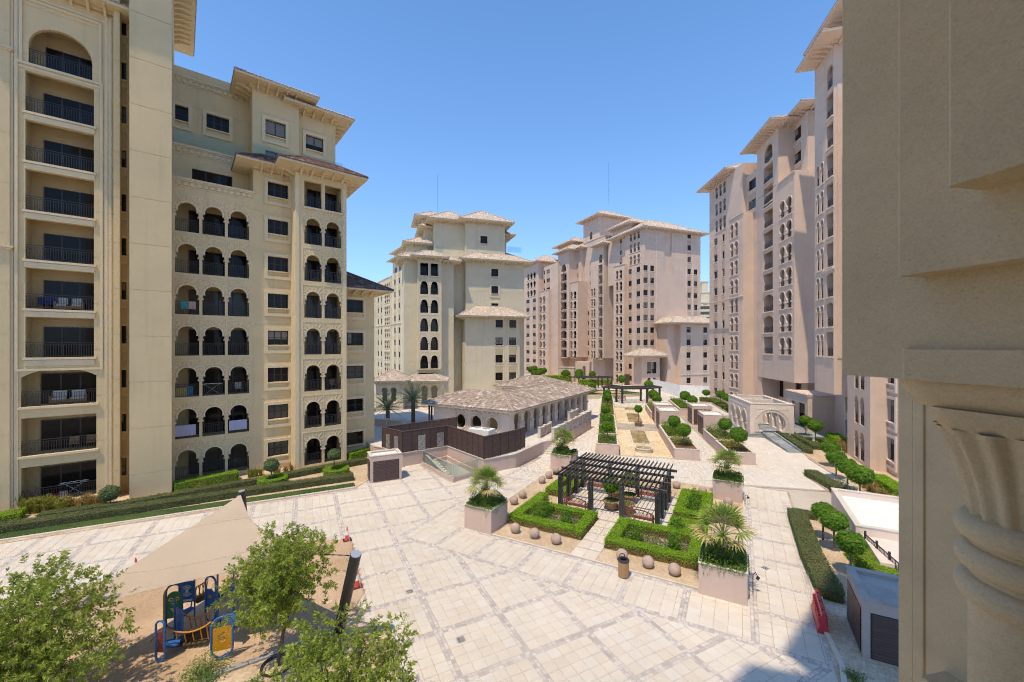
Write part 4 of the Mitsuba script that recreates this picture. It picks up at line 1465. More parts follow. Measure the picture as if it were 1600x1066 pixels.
def date_palm(x, y, z, trunk, r, label, seed=0):
    rr = np.random.default_rng(seed)
    k = thing('date_palm', label, 'palm', None)
    t = MB()
    zs = np.linspace(0, trunk, 14)
    t.tube([[x, y, z + q] for q in zs], [.24 + .03 * (i % 2) for i in range(14)], 9)
    put(k, 'trunk', t.ply(BARK))
    for i in range(38):
        az = i * 2.399963
        el = math.radians(80 - 95 * i / 38)
        mb = MB()
        p = np.array([x, y, z + trunk])
        d = np.array([math.cos(az) * math.cos(el), math.sin(az) * math.cos(el), math.sin(el)])
        pts = [p]
        for s in range(9):
            d = d + np.array([0, 0, -.10])
            d /= np.linalg.norm(d)
            p = p + d * r / 9
            pts.append(p)
        pts = np.array(pts)
        mb.tube(pts, np.linspace(.03, .006, len(pts)), 4)
        side = np.array([-math.sin(az), math.cos(az), 0])
        for s in np.linspace(.12, .99, 30):
            q = s * 9
            j = min(8, int(q))
            b = pts[j] + (pts[j + 1] - pts[j]) * (q - j)
            tdir = (pts[j + 1] - pts[j]) / np.linalg.norm(pts[j + 1] - pts[j])
            for sg in (-1, 1):
                dv = side * sg * .8 + tdir * .55 + [0, 0, .25]
                dv /= np.linalg.norm(dv)
                ll = r * .2 * math.sin(math.pi * (.15 + .8 * s)) + .1
                w = np.cross(dv, side) * .02 + tdir * .015
                mb.add(np.array([b - w, b + w, b + dv * ll]), [[0, 1, 2]])
        put(k, 'frond', mb.ply(LEAF_G))
    return k


def feather_tree(x, y, z, trunk, cr, ch, label, seed=0, nclus=750, leafn=26, leaf_s=.12, lean=(0, 0)):
    """small street tree: forking limbs, twigs and sprays of narrow leaves"""
    rr = np.random.default_rng(seed)
    k = thing('young_tree', label, 'tree', None)
    top = np.array([x + lean[0], y + lean[1], z + trunk])
    limbs = MB()
    limbs.tube([[x, y, z], [(x + top[0]) / 2 + .03, (y + top[1]) / 2, z + trunk * .5], top], [.075, .065, .055], 8)
    cc = top + [0, 0, ch * .55]
    tips = []
    for i in range(11):
        a = i * 2.4 + rr.uniform(-.3, .3)
        el = rr.uniform(.25, 1.25)
        e = top + np.array([math.cos(a) * math.cos(el) * cr * .75, math.sin(a) * math.cos(el) * cr * .75, math.sin(el) * ch * .8 + .1])
        m = (top + e) / 2 + rr.normal(0, .12, 3)
        limbs.tube([top - [0, 0, rr.uniform(0, .4)], m, e], [.038, .024, .012], 6)
        tips += [m, e]
        for j in range(7):
            s = rr.uniform(.3, 1)
            b = m + (e - m) * s if s > .5 else top + (m - top) * s * 2
            d = rr.normal(0, 1, 3) + (e - top) / np.linalg.norm(e - top) * 1.0 + [0, 0, .3]
            d /= np.linalg.norm(d)
            t2 = b + d * cr * rr.uniform(.25, .5)
            limbs.tube([b, (b + t2) / 2 + rr.normal(0, .05, 3), t2], [.014, .009, .004], 4)
            tips.append(t2)
    put(k, 'trunk', limbs.ply(BARK))
    tips = np.array(tips)
    mb, tw = MB(), MB()
    base = tips[rr.integers(0, len(tips), nclus)] + rr.normal(0, cr * .16, (nclus, 3))
    d = (base - cc) / [cr, cr, ch * .62]
    rad = np.linalg.norm(d, axis=1)
    lim = .78 + .40 * meshkit.noise(d / (rad[:, None] + 1e-6) * 2.6 + seed)
    base = base[rad < lim]
    for c in base:
        o = (c - cc) / (np.linalg.norm(c - cc) + 1e-9) + rr.normal(0, .55, 3) + [0, 0, .15]
        o /= np.linalg.norm(o)
        L = rr.uniform(.22, .42)
        tw.tube([c - o * L * .4, c + o * L * .6], [.006, .003], 3, cap=False)
        s = rr.uniform(-.4, .62, leafn)
        sd = rr.normal(0, 1, (leafn, 3))
        sd -= o * (sd @ o)[:, None]
        sd /= np.linalg.norm(sd, axis=1, keepdims=True)
        ld = sd * .9 + o * .55 + [0, 0, -.1]
        ld /= np.linalg.norm(ld, axis=1, keepdims=True)
        b = c + o * (s * L)[:, None]
        ls = leaf_s * rr.uniform(.7, 1.25, leafn)[:, None]
        wv = np.cross(ld, rr.normal(0, 1, (leafn, 3)))
        wv /= np.linalg.norm(wv, axis=1, keepdims=True)
        wv = wv * ls * .17
        v = np.stack([b, b + ld * ls * .45 + wv, b + ld * ls + [0, 0, -.012], b + ld * ls * .45 - wv], 1).reshape(-1, 3)
        f = (np.arange(leafn) * 4)[:, None, None] + np.array([[[0, 1, 2], [0, 2, 3]]])
        mb.add(v, f.reshape(-1, 3))
    cr_ = put(k, 'crown', mb.ply(LEAF_T))
    put(cr_, 'twigs', tw.ply(BARK))
    return k

# ------------------------------------------------------------------ planted strip in front of the left building
kerb_l = [gp(-260, 886), gp(0, 851), gp(556, 763)]
sl = (kerb_l[2] - kerb_l[0]) / np.linalg.norm(kerb_l[2] - kerb_l[0])
sn = np.array([-sl[1], sl[0]])
def sp(s, d):                      # along the kerb, inwards from it
    return kerb_l[2] - sl * s + sn * d
setting('garden_gravel', MB().prism(Polygon([kerb_l[0], kerb_l[1], kerb_l[2], gp(580, 748), gp(600, 700), A.w(25, 2), A.w(-30, 2)]), -.05, .06).ply(GRAVEL), 'gravel strip along the left building')
kb = thing('stone_kerb', 'low pinkish stone kerb along the planted strip before the left building', 'kerb')
for i in range(38):
    a, b_ = sp(i * 1.0 + .008, -.12), sp(i * 1.0 + .992, -.12)
    P = Polygon([a, b_, b_ + sn * .2, a + sn * .2])
    put(kb, 'stone', MB().prism(P, -.02, .13).ply(STONE))
    if i < 37:
        P = Polygon([a - sn * .22, b_ - sn * .22, b_ - sn * .012, a - sn * .012])
        put(kb, 'edge_stone', MB().prism(P, -.02, .025).ply(PLANT))
gp_lawn = Polygon([sp(-.0, .09), sp(38, .09), sp(38, 1.6), sp(0, 1.2)])
setting('grass', MB().prism(gp_lawn, -.02, .09).ply(GRASS), 'narrow lawn behind the kerb')
lb = MB()
pp = poly_samples(gp_lawn, 9000)
leaf_quads(lb, np.column_stack([pp, np.full(len(pp), .115)]), [[0, 0, .4]] * len(pp), .07, .25, .8)
solo('lawn_grass', lb.ply(LEAF_HD), 'dark green lawn strip between kerb and clipped hedge', 'grass', kind='stuff')
hedge(strip([gp(-160, 856), gp(0, 833), gp(180, 806), gp(360, 778), gp(552, 750)], .95), .5, 'long dark green hedge nearest the lawn strip, in front of the left building', None, LEAF_HD, None, .06, 700, z=.05)
hedge(strip([gp(60, 815), gp(200, 795), gp(360, 765), gp(410, 756), gp(480, 742), gp(574, 724)], .8), .5, 'second dark green hedge, closer to the left building wall', None, LEAF_HD, None, .06, 700, z=.05)
hedge(strip([gp(272, 770), gp(372, 750)], .9), .75, 'bright green clipped hedge against the ground-floor arcade', None, LEAF_H, None, .06, 700, z=.05)
hedge(strip([gp(-120, 838), gp(36, 812)], 1.2), .6, 'bright green hedge at the left edge of the picture', None, LEAF_H, None, .06, 600, z=.05)
hedge(strip([gp(544, 722), gp(576, 712)], .8), .8, 'leafy hedge below the end wing windows of the left building', None, LEAF_H, None, .07, 600, z=.05)
for (px, py, rr, lab) in ((426, 757, 1.08, 'round ring hedge under the left of the two potless ball trees'), (525.5, 742, 1.08, 'round ring hedge under the ball tree beside the louvred hut')):
    c = gp(px, py)
    hedge(Point(c).buffer(rr, 16).difference(Point(c).buffer(rr - .55, 16)), .55, lab, None, LEAF_H, None, .055, 800, 'ring_hedge', .05)
for (px, py, base, r, lab) in ((424, 727, 757, .62, 'ball tree standing in the left ring hedge'), (522, 710, 741, .58, 'ball tree standing in the right ring hedge, nearer the louvred hut'), (172, 770.5, 796, .62, 'ball tree in front of the near tower balconies')):
    b_ = gp(px, base)
    ball_tree(b_[0], b_[1], H + (540 - py) / F_PX * b_[1], r, lab, None, .0, LEAF_HD)
b_ = gp(313, 765)
shrub(b_[0], b_[1], .05, .55, .85, 'round light green bush beside the ground-floor arcade', None, LEAF_Y, 1200, .07)
grasses([gp(x + random.uniform(-4, 4), 806 - x * .08 + random.uniform(-4, 3)) for x in range(32, 104, 4)], .05, 1.1, 'yellow-green spiky grasses below the lowest near balcony', LEAF_Y, 70, .6)
grasses([gp(x + random.uniform(-3, 3), 798 - (x - 105) * .16 + random.uniform(-3, 3)) for x in range(106, 168, 5)], .05, 1.0, 'orange-tipped grasses beside the near ball tree', LEAF_O, 60, .5)
grasses([gp(x + random.uniform(-3, 3), 748 - (x - 385) * .16) for x in range(388, 412, 5)], .05, .8, 'yellow-green grasses under the window column of the left building', LEAF_Y, 60, .5)
grasses([gp(x + random.uniform(-3, 3), 742 - (x - 432) * .16) for x in range(432, 460, 5)], .05, .7, 'dry orange grasses under the window column of the left building', LEAF_O, 60, .5)
grasses([gp(x, 790 - (x - 200) * .18) for x in range(200, 262, 7)], .05, .5, 'small grass tufts at the foot of the blank pier', LEAF_HD, 40, .3)

# ------------------------------------------------------------------ louvred huts
def board_panel(parent, fr, u0, u1, d, z0, z1, n, name='louvre_panel', side=False, slat=.11):
    """dark board cladding: a frame with thin horizontal boards"""
    mb = MB()
    w = (u1 - u0) / n
    for i in range(n):
        a, b_ = u0 + i * w + .012, u0 + (i + 1) * w - .012
        m = max(2, int((z1 - z0) / slat))
        for j in range(m):
            za, zb = z0 + (z1 - z0) * j / m, z0 + (z1 - z0) * (j + 1) / m - .008
            v = [[a, d, za], [b_, d, za], [b_, d - .022, za + .012], [a, d - .022, za + .012], [a, d - .008, zb], [b_, d - .008, zb], [b_, d, zb], [a, d, zb]]
            mb.add(np.array(v), [[0, 1, 2, 3], [3, 2, 5, 4], [4, 5, 6, 7]])
        put(parent, name, mb.ply(LOUV), fr.tw())
        mb = MB()


def hut(fr, w, dp, h, label, front=True, left=True, cat='hut', wallm=PLANT, group=None, louv=LOUV):
    k = thing('service_hut', label, cat, group)
    mb = MB()
    body = sbox(0, 0, w, dp)
    mb.prism(body.buffer(-.05, join_style=2), 0, h - .35)
    t = .22
    for (a, b_, c, d) in ((0, t, 0, dp), (w - t, w, 0, dp), (t, w - t, 0, t), (t, w - t, dp - t, dp)):
        mb.box(a, b_, c, d, 0 if True else h - .5, h - .10 if False else h)
    op = MB()
    put(k, 'wall', mb.ply(wallm), fr.tw())
    cp = MB().prism(sbox(-.03, -.03, w + .03, dp + .03).difference(sbox(t + .02, t + .02, w - t - .02, dp - t - .02)), h + .001, h + .05)
    put(k, 'coping', cp.ply(STONE if wallm is PLANT else CONC), fr.tw())
    put(k, 'roof_slab', MB().box(t, w - t, t, dp - t, h - .2, h - .10).ply(WHITE if wallm is PLANT else CONC), fr.tw())
    if front:
        put(k, 'louvre_frame', MB().box(.22, w - .22, -.012, .0, .08, h - .42).ply(DARK), fr.tw())
        board_panel(k, fr, .25, w - .25, -.013, .11, h - .45, 2)
    if left:
        lf = Fr(fr.w(0, dp), fr.th - 90)
        put(k, 'louvre_frame', MB().box(.2, dp - .2, -.012, .0, .08, h - .42).ply(DARK), lf.tw())
        board_panel(k, lf, .23, dp - .23, -.013, .11, h - .45, 2)
    return k


HA = Fr(gp(578.8, 756), 27.0)
hut(HA, 2.55, 1.75, 2.2, 'small pinkish hut with brown louvre doors beside the left hedge strip')

# ------------------------------------------------------------------ platform with brown fence, glass pit and clubhouse
def quad_wall(parent, name, pts, z0, z1, th, m, closed=False):
    ls = LineString(pts)
    return put(parent, name, MB().prism(ls.buffer(th, cap_style=2, join_style=2, single_sided=True), z0, z1).ply(m))


ZP = 1.25
pf = [gp(585, 698, ZP), gp(597, 700, ZP), gp(629, 709, ZP), gp(699, 697.5, ZP), gp(756.5, 719, ZP), gp(806, 710, ZP), gp(846, 692, ZP), gp(848, 691, ZP)]
far_p = [None, None, gp(520, 660, ZP)]
base_edge = [tuple(p) for p in pf] + [tuple(gp(862, 688, ZP)), tuple(gp(866, 668, 2.45)), tuple(gp(922.3, 641.5, 2.45)), (6.5, 74.0), (-14, 84)] + [tuple(p) for p in far_p[2:]]
platform = Polygon(base_edge).buffer(0)
pk = thing('clubhouse_terrace', 'raised pink terrace wall carrying the brown fence and the clubhouse', 'terrace')
put(pk, 'wall', MB().prism(platform, -.5, ZP).ply(PLANT))
put(pk, 'floor', MB().prism(platform.buffer(-.25), ZP + .001, ZP + .012).ply(SLAB[2]))
put(pk, 'coping', MB().prism(LineString(pf).buffer(.06, cap_style=2, join_style=2), ZP + .002, ZP + .07).ply(STONE))
# fence boards
fk = thing('board_fence', 'dark brown board fence round the equipment yard on the terrace', 'fence')
fl = [gp(640, 655, ZP), gp(597, 700, ZP), gp(629, 709, ZP), gp(699, 697.5, ZP), gp(756.5, 719, ZP), gp(806, 706, ZP), gp(821, 700, ZP)]
fl[0] = pf[1] + (gp(678, 690, ZP) - gp(597, 700, ZP)) * 0 + np.array([6.6, 5.6])
for a, b_ in zip(fl[:-1], fl[1:]):
    t = (b_ - a) / np.linalg.norm(b_ - a)
    fr = Fr(a, math.degrees(math.atan2(t[1], t[0])))
    Ls = float(np.linalg.norm(b_ - a))
    n = max(1, int(round(Ls / .95)))
    for i in range(n):
        q = put(fk, 'panel', MB().box(i * Ls / n + .02, (i + 1) * Ls / n - .02, .03, .07, ZP + .1, ZP + 2.0).ply(DARK), fr.tw())
        mb = MB()
        for s in range(18):
            z = ZP + .1 + s * 1.9 / 18
            mb.box(i * Ls / n + .025, (i + 1) * Ls / n - .025, .005, .029, z, z + 1.9 / 18 - .012)
        for s in range(18):
            z = ZP + .1 + s * 1.9 / 18
            mb.box(i * Ls / n + .025, (i + 1) * Ls / n - .025, .071, .09, z, z + 1.9 / 18 - .012)
        put(q, 'slats', mb.ply(LOUV), fr.tw(), kind='stuff')
        put(fk, 'post', cached('fpost', lambda: MB().box(-.03, .03, -.012, .1, ZP, ZP + 2.03).ply(DARK)), fr.tw(i * Ls / n))
    put(fk, 'top_rail', MB().box(-.03, Ls + .03, -.02, .11, ZP + 2.03, ZP + 2.09).ply(LOUV), fr.tw())
# pale grille panels standing just behind the brown boards are parts of the fence
gr = Fr(fl[2], math.degrees(math.atan2(*(fl[3] - fl[2])[::-1])))
for u in (1.55, 3.55):
    mb = MB()
    for s in range(16):
        mb.box(u, u + .75, -.03, -.004, ZP + .15 + s * .085, ZP + .2 + s * .085)
    put(fk, 'grille', mb.ply(STEEL), gr.tw(), label='pale metal ventilation grille in the brown fence')
gl_ = Fr(fl[1], math.degrees(math.atan2(*(fl[2] - fl[1])[::-1])))
for u in (.7, 2.1):
    mb = MB()
    for s in range(16):
        mb.box(u, u + .6, -.03, -.004, ZP + .15 + s * .085, ZP + .2 + s * .085)
    put(fk, 'grille', mb.ply(STEEL), gl_.tw(), label='pale metal ventilation grille in the brown fence')
# equipment behind it
eq = thing('air_conditioner', 'pale rooftop cooling unit showing above the brown fence', 'air conditioner')
ef = Fr((-4.4, 41.6), -30)
put(eq, 'casing', MB().bbox(0, 2.4, 0, 1.3, ZP, ZP + 1.75, .04).ply(WHITE), ef.tw())
for i in range(2):
    put(eq, 'fan_guard', MB().lathe([(.38, ZP + 1.75), (.38, ZP + 1.83), (.3, ZP + 1.83), (.05, ZP + 1.80)], 16, .6 + i * 1.1, .65).ply(STEEL), ef.tw())

# sunken stair with glass guard
sk = thing('stair_well', 'open stair well with low pink kerb beside the brown fence', 'stair')
put(sk, 'kerb', MB().prism(PIT.difference(PITW), -.05, .33).ply(PLANT))
put(sk, 'wall', MB().prism(PIT.buffer(.02).difference(PITW.buffer(-.001)), -3.2, -.052).ply(WHITE))
put(sk, 'floor', MB().prism(PIT, -2.0, -1.9).ply(WHITE))
pc = [np.array(p) for p in PIT.exterior.coords[:-1]]
o, e1, e2 = pc[1], pc[2] - pc[1], pc[0] - pc[1]
L1, L2 = np.linalg.norm(e1), np.linalg.norm(e2)
sf = Fr(pc[1], math.degrees(math.atan2(e1[1], e1[0])))
steps_w = L1 - .5
for i in range(11):
    zt = .30 - .15 * i
    put(sk, 'step', MB().box(steps_w - .85, .22 + steps_w, L2 - .5 - i * .34, L2 - .16 - i * .34, zt - .6, zt).ply(WHITE), sf.tw())
put(sk, 'stringer', MB().prism(Polygon([(.9, -1.9), (.9, -1.0), (L2 - .5, .95), (L2 - .25, .95), (L2 - .25, -1.9)]), 0, .14).xf(np.array([[0, 0, 1, steps_w - 1.0], [1, 0, 0, 0], [0, 1, 0, 0], [0, 0, 0, 1]])).ply(WHITE), sf.tw())
for (a, b_) in ((pc[0], pc[1]), (pc[1], pc[2])):
    t = b_ - a
    ll = float(np.linalg.norm(t))
    gf = Fr(a, math.degrees(math.atan2(t[1], t[0])))
    n = max(1, round(ll / 1.6))
    for i in range(n):
        put(sk, 'glass_panel', MB().box(i * ll / n + .03, (i + 1) * ll / n - .03, -.004 + .08, .004 + .08, .32, 1.38).ply(GLASSG), gf.tw())
    put(sk, 'handrail', MB().box(0, ll, .05, .11, 1.38, 1.43).ply(STEEL), gf.tw())
    put(sk, 'post', MB().box(.0, .05, .055, .105, .3, 1.38).ply(STEEL), gf.tw())
    put(sk, 'post', MB().box(ll - .05, ll, .055, .105, .3, 1.379).ply(STEEL), gf.tw())

# clubhouse
CH = Bld('clubhouse', 'low pink clubhouse with brown tiled hip roof and rows of horseshoe arches', PINK_T, STONE, TILE)
HF = Fr((-9.55, 49.9), -31.0)
WCH = 10.9
zc0, zc1 = ZP, 4.25
ho = []
mb = MB()
def round_win(u, z, r):
    ho.append(Point(u, z).buffer(r, 14))
    for rr_, pr in ((r + .46, .10), (r + .14, .12)):
        add_upright(mb, Point(u, z).buffer(rr_, 14).difference(Point(u, z).buffer(rr_ - .10, 14)), -pr, pr + .01)
    for i in range(18):
        a = 2 * math.pi * i / 18
        p0, p1 = np.array([u + math.cos(a) * (r + .14), z + math.sin(a) * (r + .14)]), np.array([u + math.cos(a) * (r + .32), z + math.sin(a) * (r + .32)])
        nn = np.array([-math.sin(a), math.cos(a)]) * .02
        add_upright(mb, Polygon([p0 - nn, p1 - nn, p1 + nn, p0 + nn]), -.03, .035)
for p in (719.5, 743.5, 769):
    round_win(HF.upx(p), 2.62, .78)
CH.panel(HF, 0, WCH, zc0 - .02, zc1, ho, th=.4)
put(CH.k, 'round_moulding', mb.ply(PINK_T), HF.tw())
CH.box(HF, .4, WCH - 3.5, 4.5, 4.9, zc0, zc1, 'back_wall', ROOMM)  # darker plaster here paints the shade seen through the round openings
CH.box(HF, 0, .4, .41, 5.8, zc0, zc1)
SF = Fr(HF.w(WCH, 0), HF.th + 90)
LCH = 23.5
ho = []
mb = MB()
na = 10
for i in range(na):
    u = 1.6 + i * (LCH - 3.0) / (na - 1)
    ho.append(arch(u, 1.75, zc0 + .0, 2.75, 'horse'))
    zc = zc0 + 2.75 - .47 * 1.75
    add_upright(mb, Point(u, zc).buffer(1.12, 14).difference(Point(u, zc).buffer(1.02, 14)).intersection(sbox(u - 1.1, zc, u + 1.1, zc + 2)), -.05, .06)
    add_upright(mb, Point(u, zc).buffer(.95, 14).difference(Point(u, zc).buffer(.83, 14)).intersection(sbox(u - 1.1, zc - .25, u + 1.1, zc + 2)), -.04, .05)
    put(CH.k, 'capital', cached('cap', lambda: MB().box(-.45, .45, -.12, .41, 0, .14).box(-.30, .30, -.06, .405, -.16, -.002).ply(STONE)), SF.tw(u + (LCH - 3) / (na - 1) / 2, 0, zc - .62))
CH.panel(SF, 0, LCH, zc0 - .02, zc1, ho, th=.4)
put(CH.k, 'arch_moulding', mb.ply(PINK_T), SF.tw())
CH.box(SF, .4, LCH, 2.9, 3.2, zc0, zc1, 'back_wall', ROOMM)  # darker plaster colour stands in for the shade inside the arches
CH.box(SF, LCH - .35, LCH, .41, 6, zc0, zc1)
CH.roof(HF, 0, WCH, 0, 5.9, 4.27, over=1.05, pitch=.36, p=.40, sides='FL', m=TILE, rows=True, step=.6)
CH.roof(HF, WCH - 5.9, WCH, 0, LCH, 4.271, over=1.05, pitch=.36, p=.40, sides='R', m=TILE, rows=True, step=.6)
CH.roof(Fr(HF.w(WCH - 13.5, 19.5), HF.th), 0, 9, 0, 6.5, 4.6, over=1.0, pitch=.36, p=.3, sides='F', m=TILE, rows=True, step=.6)
CH.box(Fr(HF.w(WCH - 13.5, 19.5), HF.th), 0, 9, 0, 6.5, ZP, 4.55)

# stairs to the terrace and its balustrades
sa, sb = gp(845, 709), gp(859.5, 709.5)
sd = (sb - sa) / np.linalg.norm(sb - sa)
st = Fr(sa, math.degrees(math.atan2(sd[1], sd[0])) - 14)
wst = 1.55
kst = thing('terrace_stairs', 'seven pink stone steps up to the clubhouse terrace', 'stairs')
for i in range(7):
    put(kst, 'step', MB().bbox(0, wst, .27 * i, 3.0, .178 * i, .178 * (i + 1), .012).ply(STONE), st.tw())


def parapet(pts, z0, z1, label, zb=None, posts=True, name='terrace_parapet'):
    k = thing(name, label, 'wall')
    for a, b_ in zip(pts[:-1], pts[1:]):
        a, b_ = np.array(a), np.array(b_)
        t = b_ - a
        ll = float(np.linalg.norm(t))
        fr = Fr(a, math.degrees(math.atan2(t[1], t[0])))
        put(k, 'wall', MB().box(0, ll, -.12, .12, zb if zb is not None else z0, z0 + .02).ply(PLANT), fr.tw())
        put(k, 'panel', MB().box(0, ll, -.05, .05, z0 + .021, z1 - .12).ply(PLANT), fr.tw())
        put(k, 'rail', MB().box(-.1, ll + .1, -.14, .14, z1 - .12, z1).ply(STONE), fr.tw())
        n = max(1, int(round(ll / 1.9)))
        for i in range(n + 1):
            put(k, 'pier', cached(('pier', round(z1 - z0, 2)), lambda: MB().box(-.13, .13, -.15, .15, 0, z1 - z0 + .03).box(-.17, .17, -.19, .19, z1 - z0 + .031, z1 - z0 + .10).ply(STONE)), fr.tw(i * ll / n, 0, z0))
    return k


ta = gp(864.5, 670, 2.45)
parapet([ta, gp(922.3, 641.5, 2.45)], 1.25, 2.45, 'pink parapet with stone posts along the right edge of the clubhouse terrace', -.05)
parapet([gp(843, 669, 2.35), gp(860, 660.5, 2.35)], ZP, 2.35, 'short stepped parapet at the left of the terrace stairs', 0)
parapet([gp(889, 644.5, 2.5), gp(902, 639.5, 2.5)], 1.0, 2.5, 'inner ramp parapet close to the clubhouse arches', 0)
put(pk, 'ramp', MB().prism(Polygon([ta, gp(922.3, 641.5, 2.45), gp(902, 639.5, 2.5), gp(862, 660, 2.35)]), -.05, ZP - .004).ply(SLAB[2]))

# pavilions, palms beyond the terrace at left
P1 = Bld('garden_pavilion', 'small beige garden pavilion with pink hip roof at the foot of the flank building', PALE_T, STONE, TILE_P)
pf1 = Fr(((587 - 800) / F_PX * 64, 64.0), 6.0)
ho = [arch(pf1.upx(601), 1.0, 2.6, 2.2, 'horse'), arch(pf1.upx(615), 1.0, 2.6, 2.2, 'horse')]
w1_ = pf1.upx(630)
P1.panel(pf1, 0, w1_, -2, 5.6, ho, core=4)
P1.roof(pf1, 0, w1_, 0, 4.6, 5.7, over=.75, pitch=.55, p=.34, sides='FLR', rows=True, step=.5)
P2 = Bld('entrance_pavilion', 'beige two-level pavilion with pink tiled roof and two dark arches', PALE_T, STONE, TILE_P)
pf2 = Fr(((633.5 - 800) / F_PX * 67, 67.0), 5.0)
ho = [arch(pf2.upx(663.5), 1.25, 1.9, 2.9, 'horse'), arch(pf2.upx(678.5), 1.25, 1.9, 2.9, 'horse'), arch(pf2.upx(646), 1.5, -1, 1.9, 'round'), arch(pf2.upx(662), 1.5, -1, 1.9, 'round'), arch(pf2.upx(677), 1.5, -1, 1.9, 'round')]
w2_ = pf2.upx(690)
P2.panel(pf2, 0, w2_, -2, 5.3, ho, core=5)
P2.cornice(pf2, 0, w2_, 1.5)
P2.roof(pf2, 0, w2_, 0, 5, 5.4, over=.95, pitch=.36, p=.34, run=2.4, sides='FLR', rows=True, step=.55)
put(P2.k, 'stair_wall', MB().prism(Polygon([(-4.2, 1.5), (-.2, 4.2), (-.2, 3.2), (-3.8, .9)]), 0, .5).xf(np.array([[1, 0, 0, 0], [0, 0, 1, -1.2], [0, 1, 0, 0], [0, 0, 0, 1]])).ply(PALE_T), pf2.tw())
put(P2.k, 'stair_base', MB().box(-4.2, -.1, -.9, 3, -1, 1.4).ply(PALE), pf2.tw())
date_palm(*gp(606, 668, .5), .3, 2.6, 2.7, 'date palm with dark crown, left of the two by the pavilions', 1)
date_palm(*gp(645.5, 672, .5), .3, 4.0, 2.6, 'taller date palm in front of the two-arched pavilion', 2)
setting('lawn', MB().prism(Polygon([gp(560, 640), gp(640, 640), gp(630, 675), gp(560, 680)]), -.05, .1).ply(GRASS), 'small lawn by the pavilions')
ck = thing('dark_canopy', 'small dark timber canopy beside the clubhouse gable', 'pergola')
cf_ = Fr(gp(668, 663, ZP), 4)
for (u, d) in ((0.1, 0), (2.6, 0), (3.3, 1.5), (.1, 2.5)):
    put(ck, 'post', MB().box(u, u + .22, d, d + .22, 0, 2.5 + ZP).ply(LOUV), cf_.tw())
put(ck, 'roof', MB().box(-.3, 3.9, -.3, 3, 2.51 + ZP, 2.7 + ZP).ply(LOUV), cf_.tw())
cover(Point(cf_.w(2.0, 1.0)).buffer(1.1), ZP, .9, 'bright green plants under the dark canopy', LEAF_B, 900, .2)
parapet([gp(560, 652, 2.2), gp(628, 657, 2.2)], -.5, 2.2, 'low brown boundary wall behind the brown fence', None, False, 'boundary_wall')

# ------------------------------------------------------------------ pergola garden
setting('garden_bed', MB().prism(garden, -.02, .035).ply(GRAVEL), 'sandy gravel bed round the pergola')
ek = thing('garden_edging', 'row of small stones edging the pergola garden', 'kerb')
put(ek, 'stones', sum([[MB()]], [])[0].prism(garden.difference(garden.buffer(-.1, join_style=2)), -.01, .055).ply(STONE))
HG = 'clipped hedges of the pergola garden'
def ring(a0, a1, b0, b1, i0, i1, j0, j1):
    return crect(CF, a0, a1, b0, b1).difference(crect(CF, i0, i1, j0, j1))
hk = dict(top=LEAF_H, side=LEAF_BR, size=.05, dens=1500)
hedge(ring(.08, 5.0, 1.85, 5.15, .78, 4.38, 2.55, 4.5).union(crect(CF, .08, .8, 5.1, 6.7)), .56, 'clipped square hedge left of the slab path, in front of the pergola', HG if 0 else None, **hk)
hedge(ring(6.42, 11.35, 1.62, 5.1, 7.1, 10.68, 2.32, 4.42).union(crect(CF, 9.25, 11.35, 5.0, 6.9)), .56, 'clipped square hedge right of the slab path, behind the litter bin', None, **hk)
hedge(ring(9.25, 11.35, 7.7, 12.6, 9.95, 10.75, 8.5, 11.8), .56, 'clipped hedge at the right rear corner of the pergola', None, **hk)
hedge(ring(.1, 1.9, 7.6, 12.6, .75, 1.3, 8.4, 11.8), .56, 'clipped hedge at the left rear corner of the pergola', None, **hk)
for (u0, u1, d0, d1, lab) in ((.85, 4.3, 2.6, 4.45, 'low blue-green ground cover inside the left pergola hedge'), (7.15, 10.6, 2.37, 4.37, 'low blue-green ground cover inside the right pergola hedge'), (9.97, 10.72, 8.5, 11.7, 'low ground cover inside the right rear hedge')):
    cover(crect(CF, u0, u1, d0, d1), .04, .28, lab, LEAF_HD, 3600, .09)
for (u, d, h, lab) in ((1.75, 4.0, 1.05, 'leafy bush at the left rear inside the left pergola hedge'), (1.65, 3.0, .95, 'leafy bush at the left front inside the left pergola hedge'), (3.6, 3.1, 1.0, 'leafy bush in the middle of the left pergola hedge'),
                       (7.75, 3.2, .95, 'leafy bush at the left inside the right pergola hedge'), (9.95, 3.05, 1.05, 'leafy bush at the right front inside the right pergola hedge'), (9.75, 5.3, 1.0, 'leafy bush beside the front right pergola post'), (10.3, 9.0, 1.1, 'nearer bush inside the right rear hedge'), (10.3, 10.6, 1.1, 'farther bush inside the right rear hedge')):
    p = CF.w(u, d)
    shrub(p[0], p[1], .04, .50, h * 1.35, lab, None, LEAF_B, 1700, .095)
SPH = cached('sphere', lambda: mikit.ply(trimesh.creation.icosphere(3, .30), PLANTS if False else 'sphere_stone', smooth=True))
scene['sphere_stone'] = two({'type': 'diffuse', 'reflectance': mikit.proc(lambda p, n, uv: mi.Color3f(.44, .335, .275) * (.82 + .3 * FB(p.x * 3, p.y * 3, p.z * 3, 3) + .1 * (N(p.x * 60, p.y * 60, p.z * 60) - .5)))})
